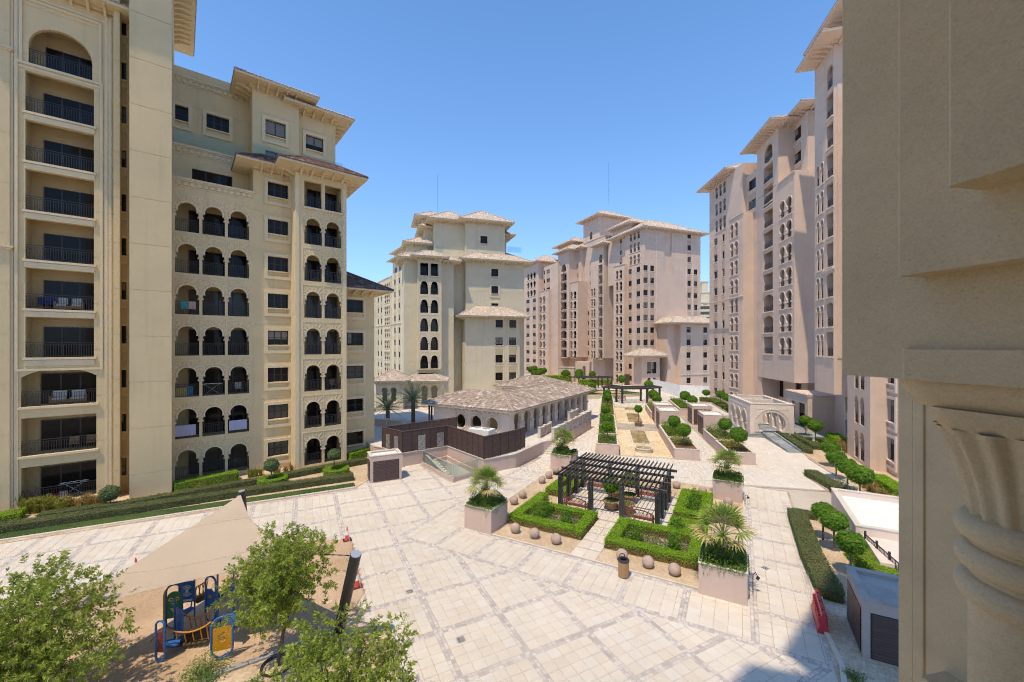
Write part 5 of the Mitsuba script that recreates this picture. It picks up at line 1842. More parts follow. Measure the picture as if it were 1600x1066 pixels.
for (u, d, lab) in ((1.16, .9, 'stone ball nearest the left palm planter, in the front row'), (2.48, .85, 'stone ball in the middle of the three left of the slab path'), (3.86, .82, 'stone ball just left of the slab path'),
                    (7.62, .85, 'stone ball partly hidden by the litter bin'), (8.97, .78, 'stone ball first to the right of the litter bin'), (10.25, .68, 'stone ball nearest the large right palm planter'),
                    (-1.05, 4.75, 'nearest stone ball of the left side row'), (-1.08, 6.15, 'second stone ball of the left side row'), (-1.2, 9.85, 'third stone ball of the left side row'), (-1.2, 11.25, 'fourth stone ball of the left side row'), (-1.25, 12.9, 'farthest stone ball of the left side row, by the rear planter'),
                    (12.35, 11.95, 'farthest stone ball of the three on the right side'), (12.34, 10.6, 'middle stone ball of the three on the right side'), (12.31, 9.35, 'nearest stone ball of the three on the right side'),
                    (8.7, 13.9, 'stone ball behind the pergola, left of two'), (10.6, 13.6, 'stone ball behind the pergola, right of two')):
    p = CF.w(u, d)
    solo('stone_ball', SPH, lab, 'stone ball', 'stone balls round the pergola garden', T().translate([p[0], p[1], .32]).rotate([0, 1, 0], random.uniform(0, 90)))
# stepping slabs of the path
pk2 = thing('slab_path', 'path of cream slabs from the plaza to the pergola', 'path')
for i in range(5):
    for j in range(2):
        for s in range(2):
            d0 = .05 + i * 1.02 + s * .46
            put(pk2, 'slab', MB().bbox(5.02 + j * .70, 5.02 + j * .70 + .69, d0, d0 + .45, .0, .075, .01).ply(SLAB[(i + j) % 3]), CF.tw())
setting('pergola_floor', MB().prism(crect(CF, 1.95, 9.15, 5.25, 11.6), -.01, .06).ply(GROUT), 'paved floor of the pergola')
for i in range(12):
    for j in range(11):
        put('pergola_floor', 'slab', MB().bbox(1.97 + i * .6, 1.97 + i * .6 + .585, 5.27 + j * .575, 5.27 + j * .575 + .56, .05, .075, .008).ply(SLAB[(i * 7 + j * 3) % 3]), CF.tw())
# pergola
pg = thing('pergola', 'black timber pergola with slatted roof in the hedged garden', 'pergola')
us, ds = (2.12, 4.3, 6.38, 8.6), (5.78, 7.35, 8.95, 10.5)
post = cached('post', lambda: MB().bbox(-.14, .14, -.14, .14, .05, 2.28, .01).ply(BLACKW))
for i, u in enumerate(us):
    for j, d in enumerate(ds):
        if j in (0, 3) or i in (0, 3):
            q = put(pg, 'post', post, CF.tw(u, d))
            put(q, 'bolts', cached('bolt', lambda: MB().box(-.15, -.14, -.02, .02, 1.9, 1.94).box(-.02, .02, -.15, -.14, 1.9, 1.94).ply(STEEL)), CF.tw(u, d))
for d in ds:
    put(pg, 'beam', MB().bbox(us[0] - .55, us[3] + .55, d - .05, d + .05, 2.281, 2.46, .01).ply(BLACKW), CF.tw())
for u in (us[0], us[3]):
    put(pg, 'side_beam', MB().bbox(u - .045, u + .045, ds[0] - .4, ds[3] + .5, 2.10, 2.28 - .002, .01).ply(BLACKW), CF.tw())
raf = cached('raf', lambda: MB().bbox(-.022, .022, ds[0] - .5, ds[3] + 1.25, 2.43, 2.58, .006).ply(BLACKW))
for i in range(25):
    put(pg, 'rafter', raf, CF.tw(us[0] - .12 + i * (us[3] - us[0] + .24) / 24, 0))


def bench(fr, w, label):
    k = thing('garden_bench', label, 'bench', None)
    for u in (.05, w - .11):
        put(k, 'leg', MB().box(u, u + .06, .02, .08, .07, .62).box(u, u + .06, .48, .54, .07, .95).box(u, u + .06, .0, .56, .63, .67).ply(WOODB), fr.tw())
    for i in range(5):
        put(k, 'seat_slat', MB().box(.02, w - .02, .04 + i * .09, .11 + i * .09, .44, .465).ply(WOODB), fr.tw())
    put(k, 'back_rail', MB().box(.05, w - .05, .50, .54, .48, .53).ply(WOODB), fr.tw())
    mb = MB()
    for i in range(12):
        a, b_ = .06 + i * (w - .12) / 12, .06 + (i + 1) * (w - .12) / 12
        f_ = lambda x: .92 + .14 * math.sin(math.pi * (x - .06) / (w - .12))
        mb.add(np.array([[a, .50, f_(a) - .07], [b_, .50, f_(b_) - .07], [b_, .50, f_(b_)], [a, .50, f_(a)], [a, .54, f_(a) - .07], [b_, .54, f_(b_) - .07], [b_, .54, f_(b_)], [a, .54, f_(a)]]), [[0, 1, 2, 3], [4, 7, 6, 5], [3, 2, 6, 7], [0, 4, 5, 1]])
    put(k, 'top_rail', mb.ply(WOODB), fr.tw())
    n = int(w / .085)
    sl_ = cached('bslat', lambda: MB().box(-.018, .018, .51, .53, .53, .90).ply(WOODB))
    for i in range(n):
        put(k, 'back_slat', sl_, fr.tw(.1 + i * (w - .2) / (n - 1), 0))
    return k


bench(Fr(CF.w(4.1, 6.05), CF.th + 180), 1.7, 'red-brown slatted bench between the front left pergola posts')
bench(Fr(CF.w(8.4, 6.05), CF.th + 180), 1.7, 'red-brown slatted bench between the front right pergola posts')
bench(Fr(CF.w(2.6, 9.9), CF.th), 1.7, 'red-brown slatted bench at the back left of the pergola')
bench(Fr(CF.w(6.6, 9.9), CF.th), 1.7, 'red-brown slatted bench at the back right of the pergola')
# pots
CLAY = diffuse('pot_clay', mikit.proc(lambda p, n, uv: mi.Color3f(.36, .235, .15) * (.75 + .45 * FB(p.x * 4, p.y * 4, p.z * 2, 3))))
potp = cached('pot', lambda: MB().lathe([(.02, .07), (.30, .07), (.36, .2), (.42, .42), (.47, .60), (.53, .62), (.53, .70), (.46, .70), (.44, .62), (.02, .60)], 24).ply(CLAY, smooth=35))
potr = cached('potrib', lambda: MB().lathe([(.395, .30), (.41, .31), (.42, .35), (.405, .36)], 24).ply(CLAY, smooth=35))
for (u, d, lab, tree) in ((5.3, 7.2, 'front left clay pot under the pergola, with a leafy bush', 1), (6.35, 7.1, 'front right clay pot under the pergola', 0), (4.95, 9.3, 'rear left clay pot under the pergola', 0), (6.1, 8.9, 'rear right clay pot under the pergola, with a leafy bush', 1)):
    p = CF.w(u, d)
    k = thing('clay_pot', lab, 'pot')
    put(k, 'body', potp, T().translate([p[0], p[1], 0]).scale([1.1, 1.1, 1.0]))
    put(k, 'rib', potr, T().translate([p[0], p[1], 0]).scale([1.1, 1.1, 1.0]))
    cover(Point(p).buffer(.45), .64, .16, 'low green planting filling the ' + lab.split(',')[0].replace(' under the pergola', ''), LEAF_B, 260, .09, 'pot_plant')
    if tree:
        ball_tree(p[0], p[1], 1.75, .62, 'round-headed bush growing in the ' + lab.split(',')[0], None, .6, LEAF_B, .03)
# litter bin
p = CF.w(8.06, -.62)
bk = thing('litter_bin', 'cylindrical litter bin of upright wooden slats with black lid', 'bin')
slat = cached('binslat', lambda: MB().bbox(-.035, .035, -.255, -.225, .05, .78, .006).ply(SLATW))
for i in range(22):
    put(bk, 'slat', slat, T().translate([p[0], p[1], .01]).rotate([0, 0, 1], i * 360 / 22))
put(bk, 'liner', MB().lathe([(.01, .02), (.21, .02), (.21, .78), (.20, .79), (.19, .5), (.01, .45)], 20, *p).ply(DARK))
put(bk, 'base', MB().lathe([(.01, .01), (.245, .01), (.245, .05), (.2, .06)], 20, *p).ply(DARK))
put(bk, 'lid', MB().lathe([(.27, .78), (.28, .80), (.28, .86), (.25, .88), (.17, .88), (.16, .82)], 24, *p).ply(DARK, smooth=40))
put(bk, 'hood', MB().tube([[p[0] + .13 * math.cos(a), p[1] + .24, .92 + .10 * math.sin(a)] for a in np.linspace(0, 2 * math.pi, 14)], .022, 6).tube([[p[0], p[1] + .25, .82], [p[0], p[1] + .25, .9]], .02, 6).ply(DARK))


def planter(fr, w, d, h, label, soil=True, cop=.0, z0=-.03, wall=PLANT, name='planter'):
    k = thing(name, label, 'planter')
    t = .16
    put(k, 'wall', MB().prism(sbox(0, 0, w, d).difference(sbox(t, t, w - t, d - t)), z0, h).ply(wall), fr.tw())
    put(k, 'coping', MB().prism(sbox(-.03, -.03, w + .03, d + .03).difference(sbox(t + .03, t + .03, w - t - .03, d - t - .03)), h + .001, h + .045).ply(STONE), fr.tw())
    if soil:
        put(k, 'soil', MB().box(t, w - t, t, d - t, h - .3, h - .06).ply(SOIL), fr.tw())
    return k


for i, (u, d, w, h, lab, tr, rad) in enumerate(((-1.97, .0, 1.97, 1.42, 'left front', 1.0, 1.4), (11.42, -.36, 1.95, 1.42, 'large right front', 1.15, 1.5), (11.32, 12.85, 1.95, 1.45, 'right rear', .9, 1.4), (-2.1, 13.65, 1.95, 1.45, 'left rear', .95, 1.45))):
    fr = Fr(CF.w(u, d), CF.th)
    planter(fr, w, w, h, f'square pink planter at the {lab} corner of the pergola garden')
    c = fr.w(w / 2, w / 2)
    fan_palm(c[0], c[1], h - .08, rad, f'fan palm in the {lab} planter of the pergola garden', None, tr, i)
    m = MB()
    n = 4600
    q = rng.uniform(.02, w - .02, (n, 2))
    ed = np.minimum(np.minimum(q, w - q).min(1) / .55, 1)
    hh = h - .05 + rng.uniform(0, 1, n) ** .8 * (.35 + .65 * ed) * (.18 + .95 * meshkit.noise(np.column_stack([q * 2.3, np.full(n, i * 9.0)])))
    P3 = np.array([[*fr.w(a, b_), z] for (a, b_), z in zip(q, hh)])
    leaf_quads(m, P3, [[0, 0, .6]] * n, .115, .55, .9)
    for s in range(260):      # trails over the rim
        side = rng.integers(0, 2)
        a = rng.uniform(.1, w - .1)
        b0 = fr.w(a, -.06) if side == 0 else fr.w(w + .06, a)
        ln = rng.uniform(.05, .5) * (1 if meshkit.noise(np.array([a * 3.0, side * 5.0, i])) > .5 else .25)
        zz = h - rng.uniform(-.15, ln)
        leaf_quads(m, np.array([[b0[0], b0[1], zz]]), [[0, 0, .2]], .09, .5, .8)
    solo('planter_shrubs', m.ply(LEAF_S), f'dark green leafy shrubs under the palm of the {lab} planter', 'shrubs', kind='stuff')
for (px, py, h, lab) in ((1176.5, 917, 1.2, 'beside the large right front planter'), (1164, 778, .9, 'beside the right rear planter')):
    p = gp(px, py + 12)
    k = thing('spike_light', f'small black spotlight on a bent bracket {lab}', 'light')
    put(k, 'stem', MB().tube([[p[0], p[1], 0], [p[0], p[1], h * .75], [p[0] + .12, p[1], h * .85], [p[0] + .2, p[1], h * .7]], .018, 6).ply(DARK))
    put(k, 'head', MB().lathe([(.01, -.08), (.06, -.07), (.075, .08), (.01, .06)], 12).ply(DARK, smooth=40), T().translate([p[0] + .22, p[1], h * .62]).rotate([0, 1, 0], 35))

# ------------------------------------------------------------------ promenade
setting('fountain_court', MB().prism(crect(BF, -.05, 5.2, -5.0, 8.3), -.04, .03).ply(POOLT), 'sand-coloured stone floor of the fountain court')
setting('fountain_court', MB().prism(crect(BF, .1, 5.5, 13.2, 28.8), -.04, .03).ply(POOLT), 'farther sand-coloured fountain court')
def pool(u0, u1, d0, d1, label):
    k = thing('pool_basin', label, 'pool')
    put(k, 'rim', MB().prism(crect(BF, u0 - .12, u1 + .12, d0 - .12, d1 + .12).difference(crect(BF, u0, u1, d0, d1)), .0, .075).ply(STONE))
    put(k, 'water', MB().prism(crect(BF, u0, u1, d0, d1), -.02, .034).ply(WATER))
pool(1.68, 3.5, .7, 8.3, 'long shallow pool with ochre water in the near fountain court')
pool(1.85, 3.85, 14.4, 22.4, 'long shallow pool with ochre water in the far fountain court')
def fountain(u, d, label):
    p = BF.w(u, d)
    k = thing('bowl_fountain', label, 'fountain')
    put(k, 'bowl', MB().lathe([(.02, .0), (.88, .0), (.92, .35), (.98, .42), (.98, .48), (.82, .48), (.78, .32), (.02, .30)], 32, *p).ply(STONE, smooth=35))
    put(k, 'water', MB().lathe([(.001, .40), (.805, .40)], 32, *p).ply(WATER))
    put(k, 'jet', MB().lathe([(.12, .30), (.10, .5), (.05, .62), (.045, .85), (.09, .88), (.07, .95), (.001, .96)], 12, *p).ply(STONE, smooth=35))
fountain(2.5, -2.9, 'round stone bowl fountain at the near end of the first pool')
fountain(2.7, 26.5, 'round stone bowl fountain at the far court')
p = BF.w(3.0, 11.4)
k = thing('clay_pot', 'clay pot with a small ball tree between the two fountain courts', 'pot')
put(k, 'body', potp, T().translate([p[0], p[1], -.06]).scale([1.1, 1.1, .95]))
put(k, 'rib', potr, T().translate([p[0], p[1], -.06]).scale([1.1, 1.1, .95]))
ball_tree(p[0], p[1], 2.45, .62, 'ball tree growing in the pot between the fountain courts', None, .5, LEAF_B)


def bed(u0, u1, d0, d1, h, label, trees, mat_=LEAF_S, fr=BF, dens=150, bare=False):
    f2 = Fr(fr.w(u0, d0), fr.th)
    planter(f2, u1 - u0, d1 - d0, h, 'long pink planter ' + label)
    poly = crect(f2, .2, u1 - u0 - .2, .2 if not bare else (d1 - d0) * .35, d1 - d0 - .2)
    cover(poly, h - .08, .85 if u0 > 0 else .55, 'leafy shrubs filling the planter ' + label, mat_, int(poly.area * dens), .16, 'planter_shrubs')
    for (px, py, r, lab) in trees:
        q = gp(px, py, h + 1.55)
        ball_tree(q[0], q[1], h + 1.55, r, lab, None, h - .1)


LB = 'left of the fountain courts, '
y2 = lambda x, y: (920 + x / 8, 590 + y / 8)
ball = lambda x, y, r, l: (*y2(x, y), r, l)
bed(-2.5, -.15, -5.15, -.5, 1.1, LB + 'nearest the pergola', [ball(232, 610, .66, 'ball tree in the planter nearest the pergola, left of the fountain')])
bed(-2.5, -.15, -.0, 4.9, 1.1, LB + 'second from the pergola', [ball(233, 508, .64, 'second ball tree in the row left of the fountain')], LEAF_B)
bed(-2.5, -.15, 5.4, 13.2, 1.1, LB + 'third from the pergola', [ball(212, 400, .68, 'third ball tree in the row left of the fountain')])
bed(-2.45, -.1, 14.0, 24, 1.1, LB + 'fourth from the pergola', [ball(232, 245, .75, 'fourth ball tree in the row left of the fountain')], LEAF_Y)
bed(-2.4, -.05, 25, 36, 1.1, LB + 'farthest from the pergola', [ball(230, 192, .75, 'farthest ball tree in the row left of the fountain')])
RB = 'right of the fountain courts, '
bed(5.2, 7.55, -5.5, -.6, 1.1, RB + 'nearest, partly bare soil', [ball(1185, 655, .78, 'ball tree at the corner of the part-bare planter')], LEAF_Y, bare=True)
bed(5.2, 7.55, -.1, 7.0, 1.1, RB + 'second, below the first hut', [ball(1067, 548, .76, 'ball tree in front of the first hut beside the fountain')], LEAF_B)
bed(5.3, 7.7, 17.5, 27, 1.1, RB + 'behind the huts', [ball(803, 208, .95, 'ball tree left of the far hut, under the curved pergola'), ball(852, 262, .8, 'lower ball tree just left of the far hut')], LEAF_Y)
bed(10.1, 12.45, -5.75, -.7, 1.1, 'by the entrance walk, nearest', [(*u, .84, l) for u, l in (((1154.0, 679.0), 'large ball tree at the near end of the entrance walk planters'),)], LEAF_Y, bare=True)
bed(10.2, 12.6, -.2, 5.6, 1.1, 'by the entrance walk, second', [(1132.9, 662.5, .78, 'ball tree second along the entrance walk planters')])
bed(10.2, 12.4, 22, 34, 1.1, 'by the entrance walk, beyond the huts', [(1070.5, 618.3, .95, 'ball tree beyond the huts, left of two'), (1081.7, 625.2, .85, 'ball tree just behind the right far hut')], LEAF_B)
hut(Fr(BF.w(5.5, 8.5), BF.th), 2.5, 3.6, 2.7, 'pink hut beside the fountain, nearer of the two left huts', front=False)
hut(Fr(BF.w(5.5, 14.3), BF.th), 2.5, 3.2, 2.7, 'pink hut with brown doors behind the near hut by the fountain', front=True)
hut(Fr(BF.w(10.45, 6.3), BF.th), 2.7, 3.4, 2.7, 'pink hut by the entrance walk, nearer of the two right huts', front=False)
hut(Fr(BF.w(10.6, 14.1), BF.th), 2.7, 3.4, 2.7, 'pink hut with brown doors beyond the near hut at the entrance walk', front=True)


def flat_pergola(posts, z, rim, label):
    k = thing('pergola', label, 'pergola')
    for (px, py) in posts:
        q = gp(px, py)
        put(k, 'post', MB().box(q[0] - .17, q[0] + .17, q[1] - .17, q[1] + .17, 0, z).ply(BLACKW))
    R = Polygon(rim)
    put(k, 'rim', MB().prism(R.difference(R.buffer(-.35)), z + .001, z + .28).ply(BLACKW))
    x0, y0, x1, y1 = R.bounds
    for i in range(int((x1 - x0) / .42)):
        x = x0 + .2 + i * .42
        c = LineString([(x, y0), (x, y1)]).intersection(R.buffer(-.2))
        for g in (c.geoms if hasattr(c, 'geoms') else [c]):
            if g.geom_type == 'LineString' and g.length > .2:
                put(k, 'rafter', MB().prism(g.buffer(.05, cap_style=2), z + .1, z + .3).ply(BLACKW))
    return k


flat_pergola([y2(190, 280), y2(345, 305), y2(418, 325), y2(650, 295), y2(728, 320), y2(885, 290), y2(250, 270), y2(800, 280)], 2.75,
             [gp(*y2(165, 128), 2.75), gp(*y2(400, 152), 2.75), gp(*y2(740, 148), 2.75), gp(*y2(915, 130), 2.75), gp(*y2(800, 108), 2.75), gp(*y2(660, 120), 2.75), gp(*y2(440, 122), 2.75), gp(*y2(300, 104), 2.75)], 'curved black pergola across the end of the fountain courts')
y3 = lambda x, y: (860 + x / 8, 570 + y / 8)
flat_pergola([y3(355, 225), y3(400, 240), y3(597, 288), y3(645, 285), y3(717, 268), y3(768, 268)], 2.9,
             [gp(*y3(228, 162), 2.9), gp(*y3(420, 168), 2.9), gp(*y3(600, 176), 2.9), gp(*y3(780, 164), 2.9), gp(*y3(760, 152), 2.9), gp(*y3(420, 150), 2.9)], 'black pergola farther back, left of the curved one')
for (px, py, lab) in ((961, 626, 'bench left of the curved pergola opening'), (1010.5, 627, 'bench right of the curved pergola opening'), (941, 605, 'bench under the farther pergola')):
    bench(Fr(gp(px, py), -10), 2.2, 'dark ' + lab)
# raised lawns far along the plaza
lw = setting('raised_lawn', MB().prism(Polygon([gp(*y3(360, 345), .9), gp(*y3(460, 380), .9), gp(*y3(720, 372), .9), gp(*y3(1130, 345), .9), gp(*y3(900, 318), .9), gp(*y3(520, 308), .9)]), 0, .9).ply(PALE_T), 'raised round lawn with cream wall')
setting('grass', MB().prism(Polygon([gp(*y3(370, 345), .95), gp(*y3(465, 376), .95), gp(*y3(720, 368), .95), gp(*y3(1110, 345), .95), gp(*y3(900, 320), .95), gp(*y3(520, 311), .95)]), .8, .93).ply(GRASS), 'grass of the round lawn')
setting('sand_patch', MB().prism(Polygon([gp(*y3(540, 348), .95), gp(*y3(700, 362), .95), gp(*y3(900, 350), .95), gp(*y3(850, 330), .95), gp(*y3(620, 326), .95)]), .9, .955).ply(diffuse('red_gravel', (.50, .30, .19))), 'reddish gravel in the round lawn')
setting('raised_lawn', MB().prism(Polygon([gp(*y3(325, 440), .9), gp(*y3(415, 430), .9), gp(*y3(380, 405), .9), gp(*y3(325, 405), .9)]), 0, .9).ply(PALE_T), 'small raised bed')
for (x, y, zc, r, lab) in ((524, 265, 2.6, .95, 'ball tree on the round lawn'), (897, 178, 3.0, 1.1, 'ball tree left of the dark screen'), (1228, 248, 2.9, 1.05, 'ball tree behind the curved pergola, near the white hoarding')):
    q = gp(*y3(x, y), zc)
    ball_tree(q[0], q[1], zc, r, lab)
solo('dark_screen', MB().box(0, 7.0, 0, .25, 0, 3.0).box(-.1, 7.1, -.05, .3, 3.001, 3.1).ply(LOUV), 'dark low screen wall before the back pink building', 'wall', None, Fr(gp(976, 602), -2).tw())
# white hoarding
wk = thing('hoarding', 'white site hoarding of flat panels before the back pink building', 'fence')
WH = diffuse('white_sheet', (.74, .76, .77))
hp = [gp(1000, 603), gp(1030, 611), gp(1062, 620), gp(1112, 622)]
for a, b_ in zip(hp[:-1], hp[1:]):
    t = b_ - a
    ll = float(np.linalg.norm(t))
    fr = Fr(a, math.degrees(math.atan2(t[1], t[0])))
    n = max(1, int(ll / 2.2))
    for i in range(n):
        put(wk, 'panel', MB().box(i * ll / n + .03, (i + 1) * ll / n - .03, 0, .05, .05, 2.6).ply(WH), fr.tw())
# far gardens in front of the back building
for (px, py, h, w, lab) in ((872, 598, 2.2, 8, 'tall dark hedge at the foot of the back building, left of its entrance'), (930, 602, 1.6, 9, 'dark shrubs at the foot of the back building, right of its entrance')):
    q = gp(px, py)
    hedge(strip([q - [w / 2, 0], q + [w / 2, 0]], 2.0), h, lab, None, LEAF_H, None, .3, 40)
FARL = [f'small round tree before the back building, {o} from the left' for o in ('first', 'second', 'fifth', 'sixth', 'third', 'fourth', 'seventh', 'ninth', 'eighth', 'tenth')]
for i, (px, py, r) in enumerate(((830, 577.5, 1.3), (835.5, 576, 1.2), (844.5, 580.5, 1.3), (850, 579, 1.1), (835, 584, 1.1), (840, 583.5, 1.1), (884, 583, 1.2), (905, 582.5, 1.3), (904, 586.5, 1.1), (925.5, 585, 1.1))):
    q = gp(px, py, 3.2)
    ball_tree(q[0], q[1], 3.2, r, FARL[i])
hedge(strip([gp(815, 601), gp(858, 600)], 3), 1.0, 'low far hedge left, at the foot of the back building', None, LEAF_H, None, .3, 40)

# ------------------------------------------------------------------ entrance canopy, portal and ramp at the right building
EC = Bld('entrance_canopy', 'pink roofless entrance canopy with horseshoe arches on grey steps', PINK_T, STONE, TILE_P, 'entrance')
ec = Fr(gp(1172, 677, .35), -13.0)
wE, lE, zE = 4.9, 9.4, 4.05
ho = [arch(wE / 2, 3.3, .36, 2.7, 'horse')]
mb = MB()
zc = .36 + 2.7 - .47 * 3.3
for r1, r0, pr in ((1.98, 1.86, .07), (1.72, 1.56, .05)):
    add_upright(mb, Point(wE / 2, zc).buffer(r1, 20).difference(Point(wE / 2, zc).buffer(r0, 20)).intersection(sbox(0, zc - .75, wE, zc + 3)), -pr, pr + .01)
add_upright(mb, sbox(.6, 1.0, wE - .6, 3.45).difference(sbox(.68, .9, wE - .68, 3.37)), -.03, .04)
for s in (-1, 1):
    mb.box(wE / 2 + s * 1.5 - .45, wE / 2 + s * 1.5 + .45, -.10, .55, zc - .92, zc - .76)
EC.panel(ec, 0, wE, .3, zE, ho, th=.5)
put(EC.k, 'arch_moulding', mb.ply(STONE), ec.tw())
for s in (-1, 1):
    put(EC.k, 'column', MB().lathe([(.2, .36), (.2, .48), (.14, .52), (.13, 1.2), (.2, 1.32)], 14, wE / 2 + s * 1.42, .25).ply(STONE, smooth=40), ec.tw())
el = Fr(ec.w(0, lE), ec.th - 90)
ho = []
mb = MB()
for i in range(3):
    u = 2.3 + i * 2.4
    ho.append(arch(u, 2.1, .36, 2.55, 'horse'))
    z2 = .36 + 2.55 - .47 * 2.1
    add_upright(mb, Point(u, z2).buffer(1.17, 14).difference(Point(u, z2).buffer(1.0, 14)).intersection(sbox(u - 1.3, z2 - .4, u + 1.3, z2 + 2)), -.08, .09)
    for s in (-1, 1):
        mb.box(u + s * .98 - .28, u + s * .98 + .28, -.12, .52, z2 - .62, z2 - .48)
add_upright(mb, sbox(.9, 2.9, lE - 1.0, 3.5).difference(sbox(.98, 2.85, lE - 1.08, 3.42)), -.03, .04)
EC.panel(el, 0, lE, .3, zE - .002, ho, th=.5)
put(EC.k, 'arch_moulding', mb.ply(STONE), el.tw())
EC.box(ec, 0, wE, lE - .5, lE, .3, zE - .004)
ho = [arch(2.3 + i * 2.4, 2.1, .36, 2.55, 'horse') for i in range(3)]
EC.panel(Fr(ec.w(wE - .5, lE), ec.th - 90), 0, lE, .3, zE - .006, ho, th=.5)
put(EC.k, 'coping', MB().prism(sbox(-.05, -.05, wE + .05, lE + .05).difference(sbox(.52, .52, wE - .52, lE - .52)), zE, zE + .10).ply(STONE), ec.tw())
put(EC.k, 'cross_beam', MB().box(.5, wE - .5, lE * .55, lE * .55 + .4, zE - .5, zE - .01).ply(PINK_T), ec.tw())
for i, h in enumerate((.11, .22, .33)):
    o_ = 1.0 - i * .34
    put(EC.k, 'step', MB().prism(sbox(-o_, -o_ * .9, wE + 4, lE + 5), -.02 if i == 0 else h - .11, h - i * .001).ply(GRAYS), ec.tw())
rk = thing('ramp', 'grey granite ramp with low side walls down from the entrance canopy', 'ramp')
ra_, rb_, rc_, rd_ = gp(1191, 677.5, .33), gp(1210, 677.5, .33), gp(1254, 708, .02), gp(1233, 707.5, .02)
mb = MB().add(np.array([[*ra_, .34], [*rb_, .34], [*rc_, .03], [*rd_, .03], [*ra_, 0], [*rb_, 0], [*rc_, 0], [*rd_, 0]]), [[0, 1, 2, 3], [0, 3, 7, 4], [1, 5, 6, 2], [3, 2, 6, 7]])
put(rk, 'slope', mb.ply(GRAYS))
for a, b_ in ((ra_, rd_), (rb_, rc_)):
    t = (b_ - a) / np.linalg.norm(b_ - a)
    n_ = np.array([-t[1], t[0]]) * .10
    v = [[*(a - n_), -.02], [*(a + n_), -.02], [*(b_ + n_), -.02], [*(b_ - n_), -.02], [*(a - n_), .52], [*(a + n_), .52], [*(b_ + n_), .2], [*(b_ - n_), .2]]
    put(rk, 'side_wall', MB().add(np.array(v), [[4, 5, 6, 7]] + [[i, (i + 1) % 4, 4 + (i + 1) % 4, 4 + i] for i in range(4)]).ply(GRAYS))
# portal
PT = Fr((38.2, 52.9), -103.0)
pu = PT.upx(1229)
ho = [sbox(PT.upx(1236.5), 0, PT.upx(1257.5), 3.75)]
E.panel(PT, pu, 0, -.3, 4.5, ho, th=.4)
E.box(PT, pu, 0, 1.6, 8, -.3, 4.48)
E.window(PT, (PT.upx(1236.5) + PT.upx(1257.5)) / 2, .02, PT.upx(1257.5) - PT.upx(1236.5), 3.7, .9, 4, 1, 'none', GLASSD)
E.panel(Fr((38.2, 52.9), -13.0), .0, 7.5, -.3, 4.49, [], d=-.02, th=.4, joints=[1.8, 3.2])
for i in range(3):
    E.box(PT, pu - .06 - i * .05, .06 + i * .05, -.05 - i * .05, 7.9, 4.6 + i * .17, 4.6 + i * .17 + .10, 'cornice', PINK_T)
E.box(PT, pu, 0, .02, 7.9, 4.49, 5.1)

# ------------------------------------------------------------------ beds along the right edge
setting('garden_bed', MB().prism(Polygon([gp(1262, 716), gp(1312, 748), gp(1403, 800), gp(1480, 760), gp(1350, 690), gp(1268, 668), gp(1225, 672)]), -.04, .05).ply(GRAVEL), 'gravel bed under the ball trees at the right building')
setting('garden_bed', MB().prism(Polygon([gp(1236, 804), gp(1281, 928), gp(1336, 946), gp(1403, 930), gp(1460, 880), gp(1340, 800), gp(1290, 790)]), -.04, .05).ply(GRAVEL), 'gravel bed with three ball trees by the right walk')
setting('garden_bed', MB().prism(Polygon([gp(1282, 930), gp(1290, 1000), gp(1320, 1100), gp(1420, 1100), gp(1480, 960), gp(1337, 947)]), -.04, .04).ply(GRAVELP), 'pale gravel by the grey hut')


def kerb(pts, label, w=.16, h=.13, m=STONE):
    k = thing('stone_kerb', label, 'kerb')
    for a, b_ in zip(pts[:-1], pts[1:]):
        a, b_ = np.array(a), np.array(b_)
        ll = np.linalg.norm(b_ - a)
        n = max(1, int(ll / 1.0))
        for i in range(n):
            p, q = a + (b_ - a) * (i / n + .008 / ll), a + (b_ - a) * ((i + 1) / n - .008 / ll)
            put(k, 'stone', MB().prism(LineString([p, q]).buffer(w / 2, cap_style=2), -.03, h).ply(m))


kerb([gp(1235, 803), gp(1280, 929), gp(1338, 948)], 'kerb of the three-tree bed along the right walk')
kerb([gp(1282, 934), gp(1288, 985), gp(1316, 1045), gp(1322, 1100)], 'kerb beside the red barrier at the lower right')
kerb([gp(1255, 740), gp(1294, 768)], 'short kerb of the hedge beside the white ramp house', m=PLANT)
kerb([gp(1263, 717), gp(1312, 748)], 'kerb of the bed under the row of ball trees at the right building', m=PLANT)
kerb([gp(1252, 707), gp(1275, 722)], 'kerb continuing from the granite ramp', m=PLANT)
hedge(strip([gp(1244, 807), gp(1270, 880), gp(1296, 932), gp(1318, 938)], 1.0), .5, 'dark hedge strip bordering the three-tree bed', None, LEAF_HD, None, .065, 700, z=.03)
hedge(strip([gp(1240, 806), gp(1277, 812)], .8), .4, 'short dark hedge at the far end of the three-tree bed', None, LEAF_HD, None, .065, 700, z=.03)
hedge(strip([gp(1338, 872), gp(1356, 890), gp(1396, 922)], 1.1), .75, 'bright green hedge behind the three ball trees', None, LEAF_H, None, .06, 700, z=.03)
hedge(strip([gp(1266, 744), gp(1312, 772)], 1.0), .55, 'dark hedge between walk and white ramp house', None, LEAF_HD, None, .07, 600, z=.03)
hedge(strip([gp(1219, 680), gp(1263, 710)], .9), .5, 'first of two dark hedges beside the granite ramp', None, LEAF_HD, None, .08, 450, z=.03)
hedge(strip([gp(1233, 680), gp(1279, 704)], .9), .5, 'second of two dark hedges beside the granite ramp', None, LEAF_HD, None, .08, 450, z=.03)
hedge(strip([gp(1300, 688), gp(1312, 698)], 1.3), .9, 'dark green hedge in the shade of the right building', None, LEAF_H, None, .08, 450, z=.03)
hedge(strip([gp(1370, 758), gp(1410, 785)], 1.1), .9, 'bright hedge under the windows of the nearest right building part', None, LEAF_H, None, .07, 600, z=.03)
